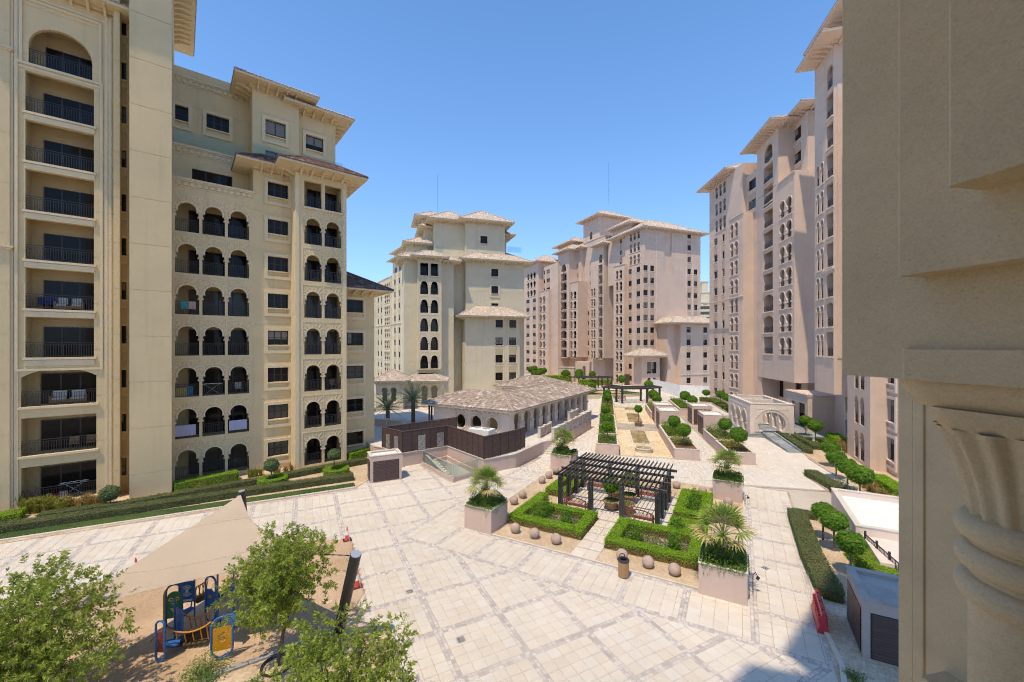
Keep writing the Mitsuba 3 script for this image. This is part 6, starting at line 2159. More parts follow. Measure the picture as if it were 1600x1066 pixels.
hedge(strip([gp(1256, 688), gp(1266, 690)], 1.0), .4, 'low dark clump at the foot of the ball tree by the portal', None, LEAF_HD, None, .08, 400, z=.03)
hedge(strip([gp(1281, 690), gp(1294, 694)], 1.2), .5, 'low grey-green hedge behind the second portal ball tree', None, LEAF_S, None, .08, 400, z=.03)
for i, (px, py, zc, r, lab) in enumerate(((1286, 798, 1.75, .62, 'ball tree farthest of the three by the right walk'), (1303, 813, 1.75, .72, 'middle ball tree of the three by the right walk'), (1329, 847, 1.75, .68, 'nearest ball tree of the three by the right walk'),
                                          (1297, 698.5, 1.9, .82, 'ball tree first in the row of four before the nearest right building part'), (1306.5, 714.5, 1.9, .80, 'ball tree second in the row of four before the nearest right building part'), (1324, 729, 1.9, .80, 'ball tree third in the row of four before the nearest right building part'), (1343.5, 741.5, 1.9, .92, 'ball tree last and largest in the row of four by the right building'),
                                          (1259, 657, 2.2, .80, 'ball tree nearer the portal of the right building, left of two'), (1274, 665.5, 2.2, .84, 'ball tree by the portal of the right building, right of two'),
                                          (1103.5, 613.5, 2.5, .75, 'ball tree at the bend of the far hedge by the right building'), (1125.5, 616, 2.5, .85, 'first ball tree of three at the foot of the right building'), (1134.5, 620.5, 2.5, .8, 'second ball tree of three at the foot of the right building'), (1141, 623, 2.5, .8, 'third ball tree of three, nearest the entrance canopy'))):
    q = gp(px, py, zc)
    ball_tree(q[0], q[1], zc, r, lab, None, 0, LEAF_B, .05, flat=.88)
for (px, py, lab) in ((1311, 750, 'low grey-green bush under the second ball tree of the right row'), (1326, 762, 'low grey-green bush under the third ball tree of the right row'), (1368, 795, 'low grey-green bush by the wall of the white ramp house')):
    q = gp(px, py + 8)
    shrub(q[0], q[1], .03, .75, .55, lab, None, LEAF_HD, 900, .08)
grasses([gp(x + random.uniform(-3, 3), 757 + (x - 1340) * .62 + random.uniform(-3, 3)) for x in range(1350, 1398, 6)], .04, .9, 'dry orange grasses beside the bright hedge at the right building', LEAF_O, 70, .6)
grasses([gp(x + random.uniform(-2, 2), 707 + random.uniform(-3, 3)) for x in range(1311, 1324, 3)], .04, 1.3, 'dry orange grasses at the corner of the nearest right building part', LEAF_O, 70, .7)
hedge(strip([gp(1093, 627), gp(1113, 628), gp(1142, 645)], 1.6), .6, 'dark hedge bed at the foot of the right building, beyond the canopy', None, LEAF_S, None, .14, 160, z=.2)
kerb([gp(1092, 630), gp(1112, 631), gp(1135, 645)], 'low wall of the far hedge bed', .3, .3, PLANT)

# white ramp house
RH = Fr(gp(1337, 822, 1.35), CF.th)
lw_, ll_ = 9.0, 6.9
rh = thing('ramp_house', 'low flat-roofed pink building with a white sunlit roof at right', 'building')
put(rh, 'wall', MB().prism(sbox(0, 0, lw_, ll_).difference(sbox(.25, .25, lw_ - .25, ll_ - .25)), -.05, 1.35).ply(PINK_T), RH.tw())
put(rh, 'roof', MB().box(.25, lw_ - .25, .25, ll_ - .25, .8, 1.0).ply(WHITE), RH.tw())
put(rh, 'coping', MB().prism(sbox(-.03, -.03, lw_, ll_ + .03).difference(sbox(.28, .28, lw_ - .28, ll_ - .28)), 1.351, 1.40).ply(STONE), RH.tw())
put(rh, 'lower_wall', MB().box(.3, lw_, -3.2, -.01, -.05, .9).ply(PINK_T), RH.tw())
fk2 = thing('metal_fence', 'black metal railing fence between hedge and ramp house', 'fence')
a, b_ = gp(1352, 850, .6), gp(1412, 905, .6)
t = b_ - a
ll = float(np.linalg.norm(t))
ff = Fr(a, math.degrees(math.atan2(t[1], t[0])))
for i in range(int(ll / .12)):
    put(fk2, 'bar', cached('fbar', lambda: MB().box(-.012, .012, -.012, .012, .1, 1.15).ply(DARK)), ff.tw(i * .12))
for z in (.15, 1.1):
    put(fk2, 'rail', MB().box(0, ll, -.02, .02, z, z + .045).ply(DARK), ff.tw())
for i in range(4):
    put(fk2, 'post', cached('fpo', lambda: MB().box(-.04, .04, -.04, .04, 0, 1.3).ply(DARK)), ff.tw(i * ll / 3))
# grey hut
GH = Fr(gp(1348, 1029), CF.th)
GREYW = plaster('grey_stucco', (.42, .36, .33), .06, .05)
hut(GH, 2.6, 2.55, 2.15, 'grey flat-topped hut with black louvre at the lower right', wallm=GREYW)
# red barrier
RED = principled('red_plastic', (.45, .035, .05), .4)
rb = thing('road_barrier', 'red plastic water-filled road barrier beside the right kerb', 'barrier')
a, b_ = gp(1276, 950), gp(1287, 992)
t = b_ - a
ll = float(np.linalg.norm(t))
bf_ = Fr(a, math.degrees(math.atan2(t[1], t[0])))
prf = Polygon([(-.20, 0), (.20, 0), (.20, .10), (.09, .42), (.06, .82), (-.06, .82), (-.09, .42), (-.20, .10)])
v, f = extrude(prf, ll)
mb = MB().add(np.column_stack([v[:, 2], v[:, 0], v[:, 1]]), f)
for i in range(9):
    u = (i + .3) * ll / 9
    mb.box(u, u + ll / 24, -.15, .15, .12, .62)
put(rb, 'body', mb.ply(RED), bf_.tw())
for i in range(3):
    put(rb, 'filler_cap', MB().lathe([(.001, .84), (.045, .84), (.05, .821)], 12, ll * (i + .5) / 3, 0).ply(DARK), bf_.tw())

# ------------------------------------------------------------------ playground
sandp = Polygon([gp(-60, 985), gp(120, 925), gp(300, 878), gp(524, 838), gp(549, 852), gp(562, 925), gp(548, 966), gp(440, 1018), gp(338, 1056), gp(250, 1110), gp(-60, 1110)])
MBs = MB()
g_ = np.arange(-22, 2, .22)
gx, gy = np.meshgrid(g_, np.arange(9, 24, .22), indexing='ij')
pts = np.column_stack([gx.ravel(), gy.ravel()])
ins = shapely.contains_xy(sandp, pts[:, 0], pts[:, 1]).reshape(gx.shape)
dist = shapely.distance(shapely.points(pts), sandp.exterior).reshape(gx.shape)
zz = .04 + np.where(ins, np.minimum(1, dist / .8), 0) * .20 * (meshkit.fbm(np.column_stack([pts * .55, np.zeros(len(pts))]), 4).reshape(gx.shape) - .25)
idx = np.arange(gx.size).reshape(gx.shape)
keep = (ins[:-1, :-1] | ins[1:, :-1] | ins[:-1, 1:] | ins[1:, 1:])
q = np.stack([idx[:-1, :-1], idx[1:, :-1], idx[1:, 1:], idx[:-1, 1:]], -1)[keep]
setting('play_sand', mikit.ply((np.column_stack([pts, zz.ravel()]), q), SAND, smooth=True), 'trodden sand of the playground')
setting('garden_bed', MB().prism(Polygon([gp(338, 1062), gp(440, 1023), gp(552, 968), gp(610, 985), gp(640, 1110), gp(300, 1110)]), -.04, .045).ply(GRAVEL), 'tan gravel bed of the near trees')
kerb([gp(250, 1108), gp(332, 1058), gp(440, 1020), gp(548, 968)], 'pale concrete edge between play sand and tree bed', .22, .10, CONC)

BLUE = principled('blue_paint', (.03, .12, .36), .4)
BLUEL = principled('bright_blue_panel', (.03, .16, .50), .35)
ORAN = principled('orange_paint', (.55, .24, .03), .4)
GREENP = principled('green_panel', (.03, .19, .08), .45)
MAROON = principled('maroon_panel', (.17, .045, .035), .4)
YELP = principled('yellow_panel', (.52, .25, .01), .4)
WHITP = principled('white_print', (.75, .78, .78), .5)
EYE = principled('cream_print', (.62, .52, .28), .5)
pl = thing('play_structure', 'blue and orange climbing frame with painted panels on the sand', 'playground')
PF = {}


def loop(fr, w, z0, z1, r=.035, name='hoop', mtl=BLUE):
    n = 12
    pts = [[-w / 2, 0, z0 + w / 2]] + [[-w / 2, 0, z1 - w / 2]]
    pts += [[-w / 2 * math.cos(a), 0, z1 - w / 2 + w / 2 * math.sin(a)] for a in np.linspace(0, math.pi, n)[1:]]
    pts += [[w / 2, 0, z0 + w / 2]]
    pts += [[w / 2 * math.cos(a), 0, z0 + w / 2 - w / 2 * math.sin(a)] for a in np.linspace(0, math.pi, n)[1:]]
    mb = MB().tube(pts, r, 8)
    mb.tube([[0, 0, 0], [0, 0, z0 + .02]], r, 8)
    return put(pl, name, mb.ply(mtl, smooth=50), fr.tw())


def pface(fr, poly, z, m, name, th=.03, d=0.0, label=None):
    mb = MB()
    add_upright(mb, poly, d, th)
    return put(pl, name, mb.ply(m), fr.tw(0, 0, z), label=label)


def at(px, py, z=.05):
    return gp(px, py, z)


# maroon panel (front left)
f1 = Fr(at(250.5, 1036), 4)
loop(f1, .30, .12, 1.55)
pface(f1, Polygon([(-.17, .45), (.15, .40), (.15, 1.08), (.02, 1.16), (-.17, 1.1)]).difference(unary_union([Point(random.uniform(-.11, .10), random.uniform(.6, 1.0)).buffer(.017, 3) for _ in range(22)])), 0, MAROON, 'panel', label='maroon panel pierced with small holes')
# blue panels and decks
f2 = Fr(at(276, 1010), -10)
pface(Fr(at(280, 1002), -20), Polygon([(-.20, .4), (.20, .3), (.20, 1.25), (-.20, 1.32)]).difference(unary_union([Point(random.uniform(-.13, .13), random.uniform(.5, 1.1)).buffer(.016, 3) for _ in range(20)])), 0, BLUE, 'panel')
put(pl, 'post', MB().tube([[*at(273, 1004), 0], [*at(273, 1004), 1.75]], .035, 8).ply(BLUE))
put(pl, 'post', MB().tube([[*at(285, 1012), 0], [*at(285, 1012), 1.5]], .035, 8).ply(BLUE))
dk = np.array([at(253, 1026), at(256, 1020), at(286, 1002), at(284, 1012)])
put(pl, 'deck', MB().prism(Polygon([gp(247, 1015, .45), gp(253, 1003, .45), gp(283, 996, .45), gp(280, 1007, .45)]), .41, .47).ply(BLUE))
# green face panel
f3 = Fr(at(272, 992), 20)
loop(f3, .52, .30, 2.02)
face = sbox(-.24, .72, .24, 1.55).union(Point(0, 1.5).buffer(.24, 12))
pface(f3, face, 0, GREENP, 'panel', label='green panel with a smiling face')
for s in (-1, 1):
    pface(f3, Point(.10 * s, 1.45).buffer(.075, 12), 0, EYE, 'eye', .012, -.014)
    pface(f3, Point(.10 * s + .015, 1.45).buffer(.032, 8), 0, DARK, 'pupil', .01, -.026)
pface(f3, LineString([(-.09, 1.30), (0, 1.25), (.09, 1.30)]).buffer(.012), 0, EYE, 'face_line', .01, -.012)
pface(f3, Polygon([(-.13, 1.12), (0, 1.09), (.13, 1.12), (.05, .92), (-.02, .92)]).difference(unary_union([sbox(-.14 + i * .06, .9, -.13 + i * .06, 1.2) for i in range(5)])), 0, EYE, 'mouth', .01, -.012)
# blue panel with white rings
f4 = Fr(at(292, 972), 16)
for s in (-1, 1):
    put(pl, 'post', MB().tube([[.27 * s, 0, 0], [.27 * s, 0, 1.98]], .032, 8).ply(BLUE), f4.tw())
pface(f4, sbox(-.24, .85, .24, 1.70), 0, BLUEL, 'panel', label='bright blue panel with white curved bars')
for i, r in enumerate((.09, .155, .22)):
    arcp = Point(0, 1.33).buffer(r, 14).difference(Point(0, 1.33).buffer(r - .03, 14))
    top = arcp.intersection(Polygon([(0, 1.33), (-.6, 1.8), (.6, 1.8)]))
    bot = arcp.intersection(Polygon([(0, 1.33), (-.6, .86), (.6, .86)]))
    pface(f4, top.union(bot), 0, WHITP, 'ring_print', .01, -.012)
pface(f4, sbox(-.04, 1.29, .04, 1.37).union(sbox(-.2, .90, .2, .98)), 0, WHITP, 'bar_print', .01, -.012)
put(pl, 'deck', MB().prism(Polygon([gp(284, 965, .7), gp(303, 950, .7), gp(299, 948, .7), gp(280, 957, .7)]), .66, .72).ply(BLUE))
put(pl, 'brace', MB().tube([[*at(284, 975), .55], [*at(291, 970), .35], [*at(299, 965), .55], [*at(300, 962), 1.0]], .026, 6).ply(BLUE))
# rear bridge with X braces
bA, bB = at(303, 962), at(326, 950)
for (z, o_) in ((1.32, 0), (1.72, 0)):
    put(pl, 'bridge_rail', MB().tube([[*bA, z - .15], [*((bA + bB) / 2), z - .12], [*bB, z]], .022, 6).ply(ORAN))
for i in range(4):
    p0 = bA + (bB - bA) * (i + .2) / 4
    p1 = bA + (bB - bA) * (i + .75) / 4
    put(pl, 'bridge_brace', MB().tube([[*p0, .72], [*p1, 1.25]], .018, 6).tube([[*p1, .72], [*p0, 1.25]], .018, 6).ply(ORAN))
put(pl, 'bridge_deck', MB().prism(LineString([bA, bB]).buffer(.25, cap_style=2), .62, .70).ply(BARKT))
# right rear hoop with star panel
f5 = Fr(at(329, 978), -6)
loop(f5, .44, .25, 2.05)
pface(f5, Polygon([(-.21, .85), (.21, .68), (.21, 1.35), (0, 1.55), (-.21, 1.5)]), 0, BLUE, 'panel')
star = Polygon([((.10 if i % 2 == 0 else .045) * math.cos(i * math.pi / 6), 1.25 + (.10 if i % 2 == 0 else .045) * math.sin(i * math.pi / 6)) for i in range(12)])
pface(f5, star, 0, ORAN, 'star', .012, -.014)
put(pl, 'post', MB().tube([[*at(340, 985), 0], [*at(340, 985), 2.3]], .035, 8).ply(BLUE))
put(pl, 'post', MB().tube([[*at(365, 988), 0], [*at(365, 988), 2.5]], .035, 8).ply(BLUE))
# arched tunnel shells
for (px, py, zt, w) in ((352, 985, 1.65, .85), (349, 1015, 1.25, .85)):
    c = at(px, py)
    mb = MB()
    n = 14
    v = []
    for a in np.linspace(0, math.pi, n):
        for dd in (0, .30):
            for rr_ in (w / 2, w / 2 - .04):
                v.append([-math.cos(a) * rr_, dd, zt - w / 2 + math.sin(a) * rr_])
    f = []
    for i in range(n - 1):
        b0, b1 = i * 4, (i + 1) * 4
        f += [[b0, b0 + 2, b1 + 2, b1], [b0 + 1, b1 + 1, b1 + 3, b0 + 3], [b0, b1, b1 + 1, b0 + 1], [b0 + 2, b0 + 3, b1 + 3, b1 + 2]]
    put(pl, 'tunnel_shell', mb.add(np.array(v), f).ply(BLUE, smooth=40), Fr(c, -12).tw())
    put(pl, 'tunnel_back', MB().prism(Point(0, 0).buffer(w / 2 - .05, 14), .24, .27).xf(np.array([[1, 0, 0, 0], [0, 0, 1, 0], [0, 1, 0, zt - w / 2], [0, 0, 0, 1]])).ply(CONC), Fr(c, -12).tw())
# yellow panel, front right
f6 = Fr(at(347, 1032), 20)
loop(f6, .66, .16, 1.62)
hl = [Point(-.2 + .4 * (i % 2), .52 + .62 * (i // 2)).buffer(.02, 4) for i in range(4)]
hl += [Point(0, .85).buffer(.16, 12).difference(Point(0, .85).buffer(.115, 12)).intersection(sbox(-.2, .85, .02, 1.1)), Point(.08, .95).buffer(.12, 12).difference(Point(.08, .95).buffer(.08, 12)).intersection(sbox(0, .95, .3, 1.2)), Point(0, .80).buffer(.10, 12).difference(Point(0, .80).buffer(.06, 12)), Point(0, .80).buffer(.03, 6)]
pface(f6, sbox(-.29, .42, .29, 1.24).difference(unary_union(hl)), 0, YELP, 'panel', label='yellow panel with cut-out curls')
# orange hanging bridge
oA, oB = at(259, 1022), at(330, 1012)
oC, oD = at(286, 997), at(331, 988)
for (p, q_, z) in ((oA, oB, 1.0), (oC, oD, 1.0)):
    pts = [[*(p + (q_ - p) * s), z - .28 * math.sin(math.pi * s) ** .8 + .02] for s in np.linspace(0, 1, 9)]
    put(pl, 'rope_rail', MB().tube(pts, .03, 7).ply(ORAN))
    for s in (.22, .4, .58, .76, .9):
        b = p + (q_ - p) * s
        put(pl, 'hanger', MB().tube([[*b, z - .28 * math.sin(math.pi * s) ** .8], [*(b + (np.array(oC) - oA) * (.12 if z else 0)), .32]], .02, 6).ply(ORAN))
for i in range(7):
    s = .12 + i * .12
    p, q_ = oA + (oB - oA) * s, oC + (oD - oC) * s
    put(pl, 'tread', MB().prism(LineString([p, q_]).buffer(.07, cap_style=2), .24, .28).ply(BARKT))
put(pl, 'slide_tube', MB().tube([[*at(257, 985), 0], [*at(257, 985), 1.45], [*at(259, 980), 1.5]], .05, 8).ply(YELP))
put(pl, 'bar', MB().tube([[*at(234, 1012), .25], [*at(243, 1006), .35]], .035, 6).ply(ORAN))
for (px, py) in ((380, 915), (398, 955)):
    pass
pp2 = thing('spring_rider', 'orange play board and blue post half hidden behind the middle tree', 'playground')
put(pp2, 'panel', MB().box(-.35, .35, 0, .04, .3, 1.2).ply(ORAN), Fr(at(440, 905), -10).tw())
put(pp2, 'post', MB().tube([[0, 0, 0], [0, 0, 1.6]], .04, 8).ply(BLUE), Fr(at(447, 905), -10).tw())
# paper scraps on sand
for i, (px, py) in enumerate(((428 / 3.27, 740 + 905 / 3.27), (667 / 3.27, 740 + 905 / 3.27))):
    c = gp(px, py)
    solo('flat_stone', MB().prism(Polygon([(c[0] - .18, c[1] - .05), (c[0] + .1, c[1] - .1), (c[0] + .22, c[1] + .02), (c[0] - .02, c[1] + .1)]), .08, .13).ply(CONC), ('pale flat stone on the play sand, left of the climbing frame', 'pale flat stone on the play sand beside the nearest left tree')[1 - i], 'stone')

# shade sail and its masts
S1, S2, S3 = np.array([-13.65, 20.6, 3.95]), np.array([-7.3, 15.6, 3.45]), np.array([-15.0, 13.7, 2.45])
sk_ = thing('shade_sail', 'beige triangular shade sail stretched over the playground', 'shade sail')
n = 26
V, idm = [], {}
C0 = (S1 + S2 + S3) / 3
for i in range(n + 1):
    for j in range(n + 1 - i):
        a, b_, c = i / n, j / n, 1 - (i + j) / n
        p = S1 * a + S2 * b_ + S3 * c
        e_ = 1 - 27 * a * b_ * c
        # edges curve inwards, the middle dips a little
        pull = (1.24 * a * b_ * (1 - c) ** 2 + .40 * b_ * c * (1 - a) ** 2) * max(0, e_)
        p = p + (C0 - p) * min(.4, pull) + [0, 0, -.30 * 27 * a * b_ * c * .8 + .05 * math.sin(5 * a) + .20 * max(0, 1 - abs(a - .60) / .22) * 4 * (b_ / (1 - a + 1e-6)) * (1 - b_ / (1 - a + 1e-6)) * (a < .99)]
        idm[i, j] = len(V)
        V.append(p)
f = []
for i in range(n):
    for j in range(n - i):
        f.append([idm[i, j], idm[i + 1, j], idm[i, j + 1]])
        if j < n - i - 1:
            f.append([idm[i + 1, j], idm[i + 1, j + 1], idm[i, j + 1]])
V = np.array(V)
SAILM = mat('sail_cloth', two({'type': 'diffuse', 'reflectance': mikit.proc(lambda p, n, uv: mi.Color3f(.445, .365, .27) * (.94 + .10 * FB(p.x * 1.2, p.y * 1.2, p.z, 3) + .03 * N(p.x * 50, p.y * 50, 0)))}))
sail_v = np.vstack([V, V - [0, 0, .006]])
sail_f = np.vstack([f, np.array(f)[:, ::-1] + len(V)])
put(sk_, 'cloth', mikit.ply((sail_v, sail_f), SAILM, smooth=True))
sm = MB()
for t0, t1 in (((.62, .38, 0), (.62, 0, .38)), ((.3, .7, 0), (.3, 0, .7))):
    pass
rowi = int(n * .62)
seam = [V[idm[rowi, j]] + [0, 0, .004] for j in range(n + 1 - rowi)]
sm.tube(seam, .014, 4)
rowi = int(n * .25)
sm.tube([V[idm[rowi, j]] + [0, 0, .004] for j in range(n + 1 - rowi)], .010, 4)
put(sk_, 'seam', sm.ply(SAILM))
ch = MB()
for p, q_ in ((S2, np.array([-5.95, 15.3, 3.55])), (S1, S1 + [.1, .12, 0.0])):
    for i in range(9):
        c = p + (q_ - p) * (i + .5) / 9
        ch.tube([c - (q_ - p) / 20, c + (q_ - p) / 20], .022 if i % 2 else .012, 5)
put(sk_, 'chain', ch.ply(DARK))


def mast(p0, p1, r, label):
    k = thing('sail_mast', label, 'mast')
    put(k, 'pole', MB().tube([p0, p1], r, 18).ply(DARK, smooth=50))
    t = np.array(p1) - np.array(p0)
    t /= np.linalg.norm(t)
    put(k, 'cap', MB().tube([np.array(p1), np.array(p1) + t * .03], r * .92, 18).ply(STEEL))
    for s in (.93, .80):
        c = np.array(p0) + (np.array(p1) - p0) * s
        put(k, 'eye_bolt', MB().tube([c, c + np.array([-r - .09, .03, .0])], .02, 6).tube([c + np.array([-r - .08, .03, -.04]), c + np.array([-r - .14, .03, .0]), c + np.array([-r - .08, .03, .04])], .018, 6).ply(STEEL))


pt = gp(556, 866, 3.69)
pb = gp(528, 990)
mast([pb[0], pb[1], -.05], [pt[0], pt[1], 3.69], .20, 'thick dark mast leaning right, holding the near corner of the sail')
pt = gp(372.5, 770, 4.05)
mast([pt[0] + .2, pt[1] + .55, -.05], [pt[0] + .02, pt[1] + .22, 4.05], .15, 'dark mast holding the far top corner of the sail')
mast([-15.6, 13.4, -.05], [-15.4, 13.45, 2.7], .15, 'dark mast at the left corner of the sail behind the nearest left tree')
# traffic cones
ORC = principled('cone_plastic', (.62, .07, .045), .45)
coneb = cached('cone', lambda: MB().lathe([(.15, .05), (.145, .08), (.025, .78), (.02, .80), (.001, .80)], 20).ply(ORC, smooth=40))
coneq = cached('conebase', lambda: MB().bbox(-.23, .23, -.23, .23, 0, .05, .015).ply(DARK))
conew = cached('conew', lambda: MB().lathe([(.108, .34), (.066, .58), (.062, .585)], 20).ply(WHITP, smooth=40))
for (px, py, lab) in ((542.5, 845, 'orange traffic cone with white band, farther of the two by the sand'), (557.5, 918, 'orange traffic cone just behind the leaning mast'), (212, 897, 'tiny traffic cone showing over the upper edge of the sail')):
    c = gp(px, py)
    k = thing('traffic_cone', lab, 'traffic cone')
    for nm, q_ in (('body', coneb), ('base', coneq), ('white_band', conew)):
        put(k, nm, q_, T().translate([c[0], c[1], .016]).rotate([0, 0, 1], 30))
rp = [np.array([*gp(542.5, 845), .7]), np.array([*gp(550, 875), .35]), np.array([*gp(557.5, 918), .7]), np.array([*gp(575, 965), .3])]
solo('barrier_tape', MB().tube(rp, .012, 4).ply(principled('tape', (.55, .25, .22), .5)), 'thin red and white tape between the traffic cones', 'tape')

# near trees and bushes
feather_tree(*gp(433, 1042), 0, 1.55, 2.15, 2.85, 'young tree in the middle with its trunk rising from the gravel bed', 1, nclus=1000, lean=(.16, .2))
feather_tree(-14.7, 12.3, 0, .35, 2.85, 3.8, 'young tree at the left edge, with airy upper branches', 2, nclus=1500)
feather_tree(-4.6, 11.1, 0, 1.2, 1.95, 2.65, 'young tree nearest the camera, right of the leaning mast', 3, nclus=760)
tk = thing('tree_ring', 'black rubber irrigation ring round the trunk of the middle tree', 'ring')
c = gp(433, 1042)
put(tk, 'ring', MB().lathe([(.42, .04), (.46, .10), (.52, .12), (.54, .04)], 24, *c).ply(DARK, smooth=40))
for (px, py, r, h, lab, n_) in ((318, 1062, .75, .8, 'grey-green bush at the bottom edge, below the climbing frame', 1500), (395, 1085, .5, .5, 'small bush at the bottom edge under the middle tree', 700), (500, 1020, .7, .6, 'dark bush between the middle tree and the nearest tree', 1500), (1335, 1062, .35, .25, 'small green weeds by the lower right kerb', 300)):
    c = gp(px, py)
    shrub(c[0], c[1], .03, r, h, lab, None, LEAF_S, n_, .08)

# ------------------------------------------------------------------ own building: the balcony jamb, capital and column beside the camera
OW = thing('balcony_pier', 'shaded beige balcony pier with stepped mouldings close to the camera at right', 'building')
JN = Fr((0, 0), 0)
jth = math.degrees(math.atan2(.98, -.2))          # direction along the jamb, away from the camera
n_l = np.array([-.98, -.2])                        # its face looks left
al = np.array([-.2, .98])
def jamb(dist, y0, y1, z0, z1, back=.6, name='moulding'):
    """block with its left face `dist` metres to the right of the camera"""
    b0, b1 = -n_l * dist + al * y0, -n_l * dist + al * y1
    P = Polygon([b0, b1, b1 - n_l * back, b0 - n_l * back])
    m = MB()
    q = P.buffer(-.008, join_style=2).buffer(.008, 6)
    m.prism(q, z0, z1)
    return put(OW, name, m.ply(NEAR), None)

for i, (px, py, lab) in enumerate(((640, 925, 'small square drain cover in the paving left of the bin'), (1195, 888, 'small square drain cover on the right walk'), (720, 1000, 'small square drain cover near the bottom of the plaza'))):
    c = gp(px, py)
    k = thing('drain_cover', lab, 'drain cover')
    put(k, 'frame', MB().prism(sbox(-.17, -.17, .17, .17).difference(sbox(-.14, -.14, .14, .14)), .012, .021).ply(STEEL), Fr(c, 27).tw())
    for j in range(6):
        put(k, 'bar', MB().box(-.14, .14, -.135 + j * .046, -.11 + j * .046, .010, .019).ply(DARK), Fr(c, 27).tw())

# ------------------------------------------------------------------ things left on the balconies of the near building
CUSH = diffuse('cushion_cloth', (.55, .52, .47))
TEAL = diffuse('teal_towel', (.06, .28, .28))
LILAC = diffuse('lilac_sheet', (.40, .40, .55))
NAVY = diffuse('navy_cloth', (.03, .05, .16))
TAN = diffuse('wicker', (.30, .19, .10))
def on_bal(px, k, d=.75, pd=0.0):
    return A.tw(A.upx(px, pd), pd + d, Z0 + k * ST)
def drape(px0, px1, k, drop, m, label, pd=0.0, name='laundry'):
    u0, u1 = A.upx(px0, pd), A.upx(px1, pd)
    n = 16
    v, f = [], []
    for i in range(n + 1):
        u = u0 + (u1 - u0) * i / n
        wv = .03 * math.sin(i * 1.9) + .02 * math.sin(i * 4.1)
        for (dd, z) in ((.16, 1.08 - drop * .5), (.15, 1.07), (.12, 1.095), (.085, 1.07), (.07 + wv * .3, 1.05 - drop * .5), (.07 + wv, 1.05 - drop)):
            v.append([u, pd + dd, Z0 + k * ST + z])
    for i in range(n):
        for j in range(5):
            f.append([i * 6 + j, i * 6 + j + 1, (i + 1) * 6 + j + 1, (i + 1) * 6 + j])
    solo(name, mikit.ply((np.array(v), np.array(f)), m, smooth=True), label, 'laundry', None, A.tw())
drape(283, 293.5, 4, .62, TEAL, 'teal towel over the railing of the left arch, three floors below the top arcade')
drape(294.5, 306, 4, .6, diffuse('rose_towel', (.45, .30, .27)), 'rose towel over the railing beside the teal towel')
drape(273.5, 306, 1, .85, LILAC, 'lilac striped sheet over the railing of the left arch on the first floor')
drape(358, 386, 1, .8, LILAC, 'lilac sheet over the railing of the right arch on the first floor')
def sofa(px, k, w, label, d=1.0):
    t = thing('sofa', label, 'sofa')
    M = on_bal(px, k, d)
    put(t, 'frame', MB().box(-w / 2, w / 2, -.35, .35, .1, .32).box(-w / 2, -w / 2 + .1, -.35, .35, .321, .6).box(w / 2 - .1, w / 2, -.35, .35, .321, .6).ply(TAN), M)
    for s in (-1, 1):
        put(t, 'seat_cushion', MB().bbox(s * w / 4 - w / 4 + .12, s * w / 4 + w / 4 - .12, -.34, .2, .322, .46, .04).ply(CUSH), M)
        put(t, 'back_cushion', MB().bbox(s * w / 4 - w / 4 + .12, s * w / 4 + w / 4 - .12, .2, .36, .46, .95, .05).ply(CUSH), M)
sofa(103, 2, 1.9, 'pale cushioned sofa on the segment-arched balcony of the near tower')
sofa(104, 4, 1.5, 'tan box sofa on the cluttered balcony of the near tower')
def rack(px, k, label, d=.8):
    t = thing('drying_rack', label, 'drying rack')
    M = on_bal(px, k, d)
    put(t, 'legs', MB().tube([[-.6, -.25, 0], [.6, .25, .95]], .014, 5).tube([[.6, -.25, 0], [-.6, .25, .95]], .014, 5).ply(WHITP), M)
    put(t, 'rails', MB().box(-.75, .75, -.27, -.24, .94, .97).box(-.75, .75, .24, .27, .94, .97).ply(WHITP), M)
rack(112, 0, 'white folding drying rack on the lowest balcony of the near tower')
rack(332, 2, 'white ironing stand behind the middle arch on the second floor')
def chair_(px, k, m, label, d=.9, pd=0.0):
    t = thing('balcony_chair', label, 'chair')
    M = on_bal(px, k, d, pd)
    put(t, 'seat', MB().bbox(-.25, .25, -.25, .25, .40, .46, .02).ply(m), M)
    put(t, 'back', MB().bbox(-.25, .25, .22, .27, .47, .92, .02).ply(m), M)
    for x in (-.22, .19):
        for y in (-.22, .19):
            put(t, 'leg', MB().box(x, x + .03, y, y + .03, 0, .399).ply(DARK), M)
chair_(112, 1, TAN, 'wicker chair on the second lowest balcony of the near tower')
chair_(60, 4, NAVY, 'navy folding chair at the left of the cluttered near balcony')
chair_(76, 4, NAVY, 'navy folding chair beside the tan sofa on the near balcony')
chair_(139, 1, TAN, 'second wicker chair at the right end of the second lowest near balcony')
chair_(524, 2, TAN, 'wicker chair behind the right bay arch on the second floor', .9, dB)
chair_(374, 2, CUSH, 'pale chair behind the right arch on the second floor')
def box_(px, k, w, h, m, label, d=.6, pd=0.0):
    solo('storage_box', MB().bbox(-w / 2, w / 2, -.2, .2, .0, h, .02).ply(m), label, 'box', None, on_bal(px, k, d, pd))
box_(281, 2, .9, .75, diffuse('straw', (.50, .40, .16)), 'straw-coloured storage box behind the left arch on the second floor')
box_(297, 2, .45, .85, diffuse('sky_plastic', (.07, .22, .38)), 'blue plastic box behind the left arch on the second floor')
box_(82, 0, .6, .35, RED, 'red crate on the lowest balcony of the near tower')
box_(96, 0, .4, .45, CUSH, 'pale bucket box on the lowest balcony of the near tower')
Y1, Y2, Y3 = 1.0375, .827, .662
jamb(1.25, -.3, Y1, 11.31, 14.2, .9)
jamb(1.23, -.3, .86, 11.3102, 11.39, .3)
jamb(1.17, -.3, Y2, 11.576, 14.2, .3)
jamb(1.07, -.3, Y3, 11.734, 14.2, .3)
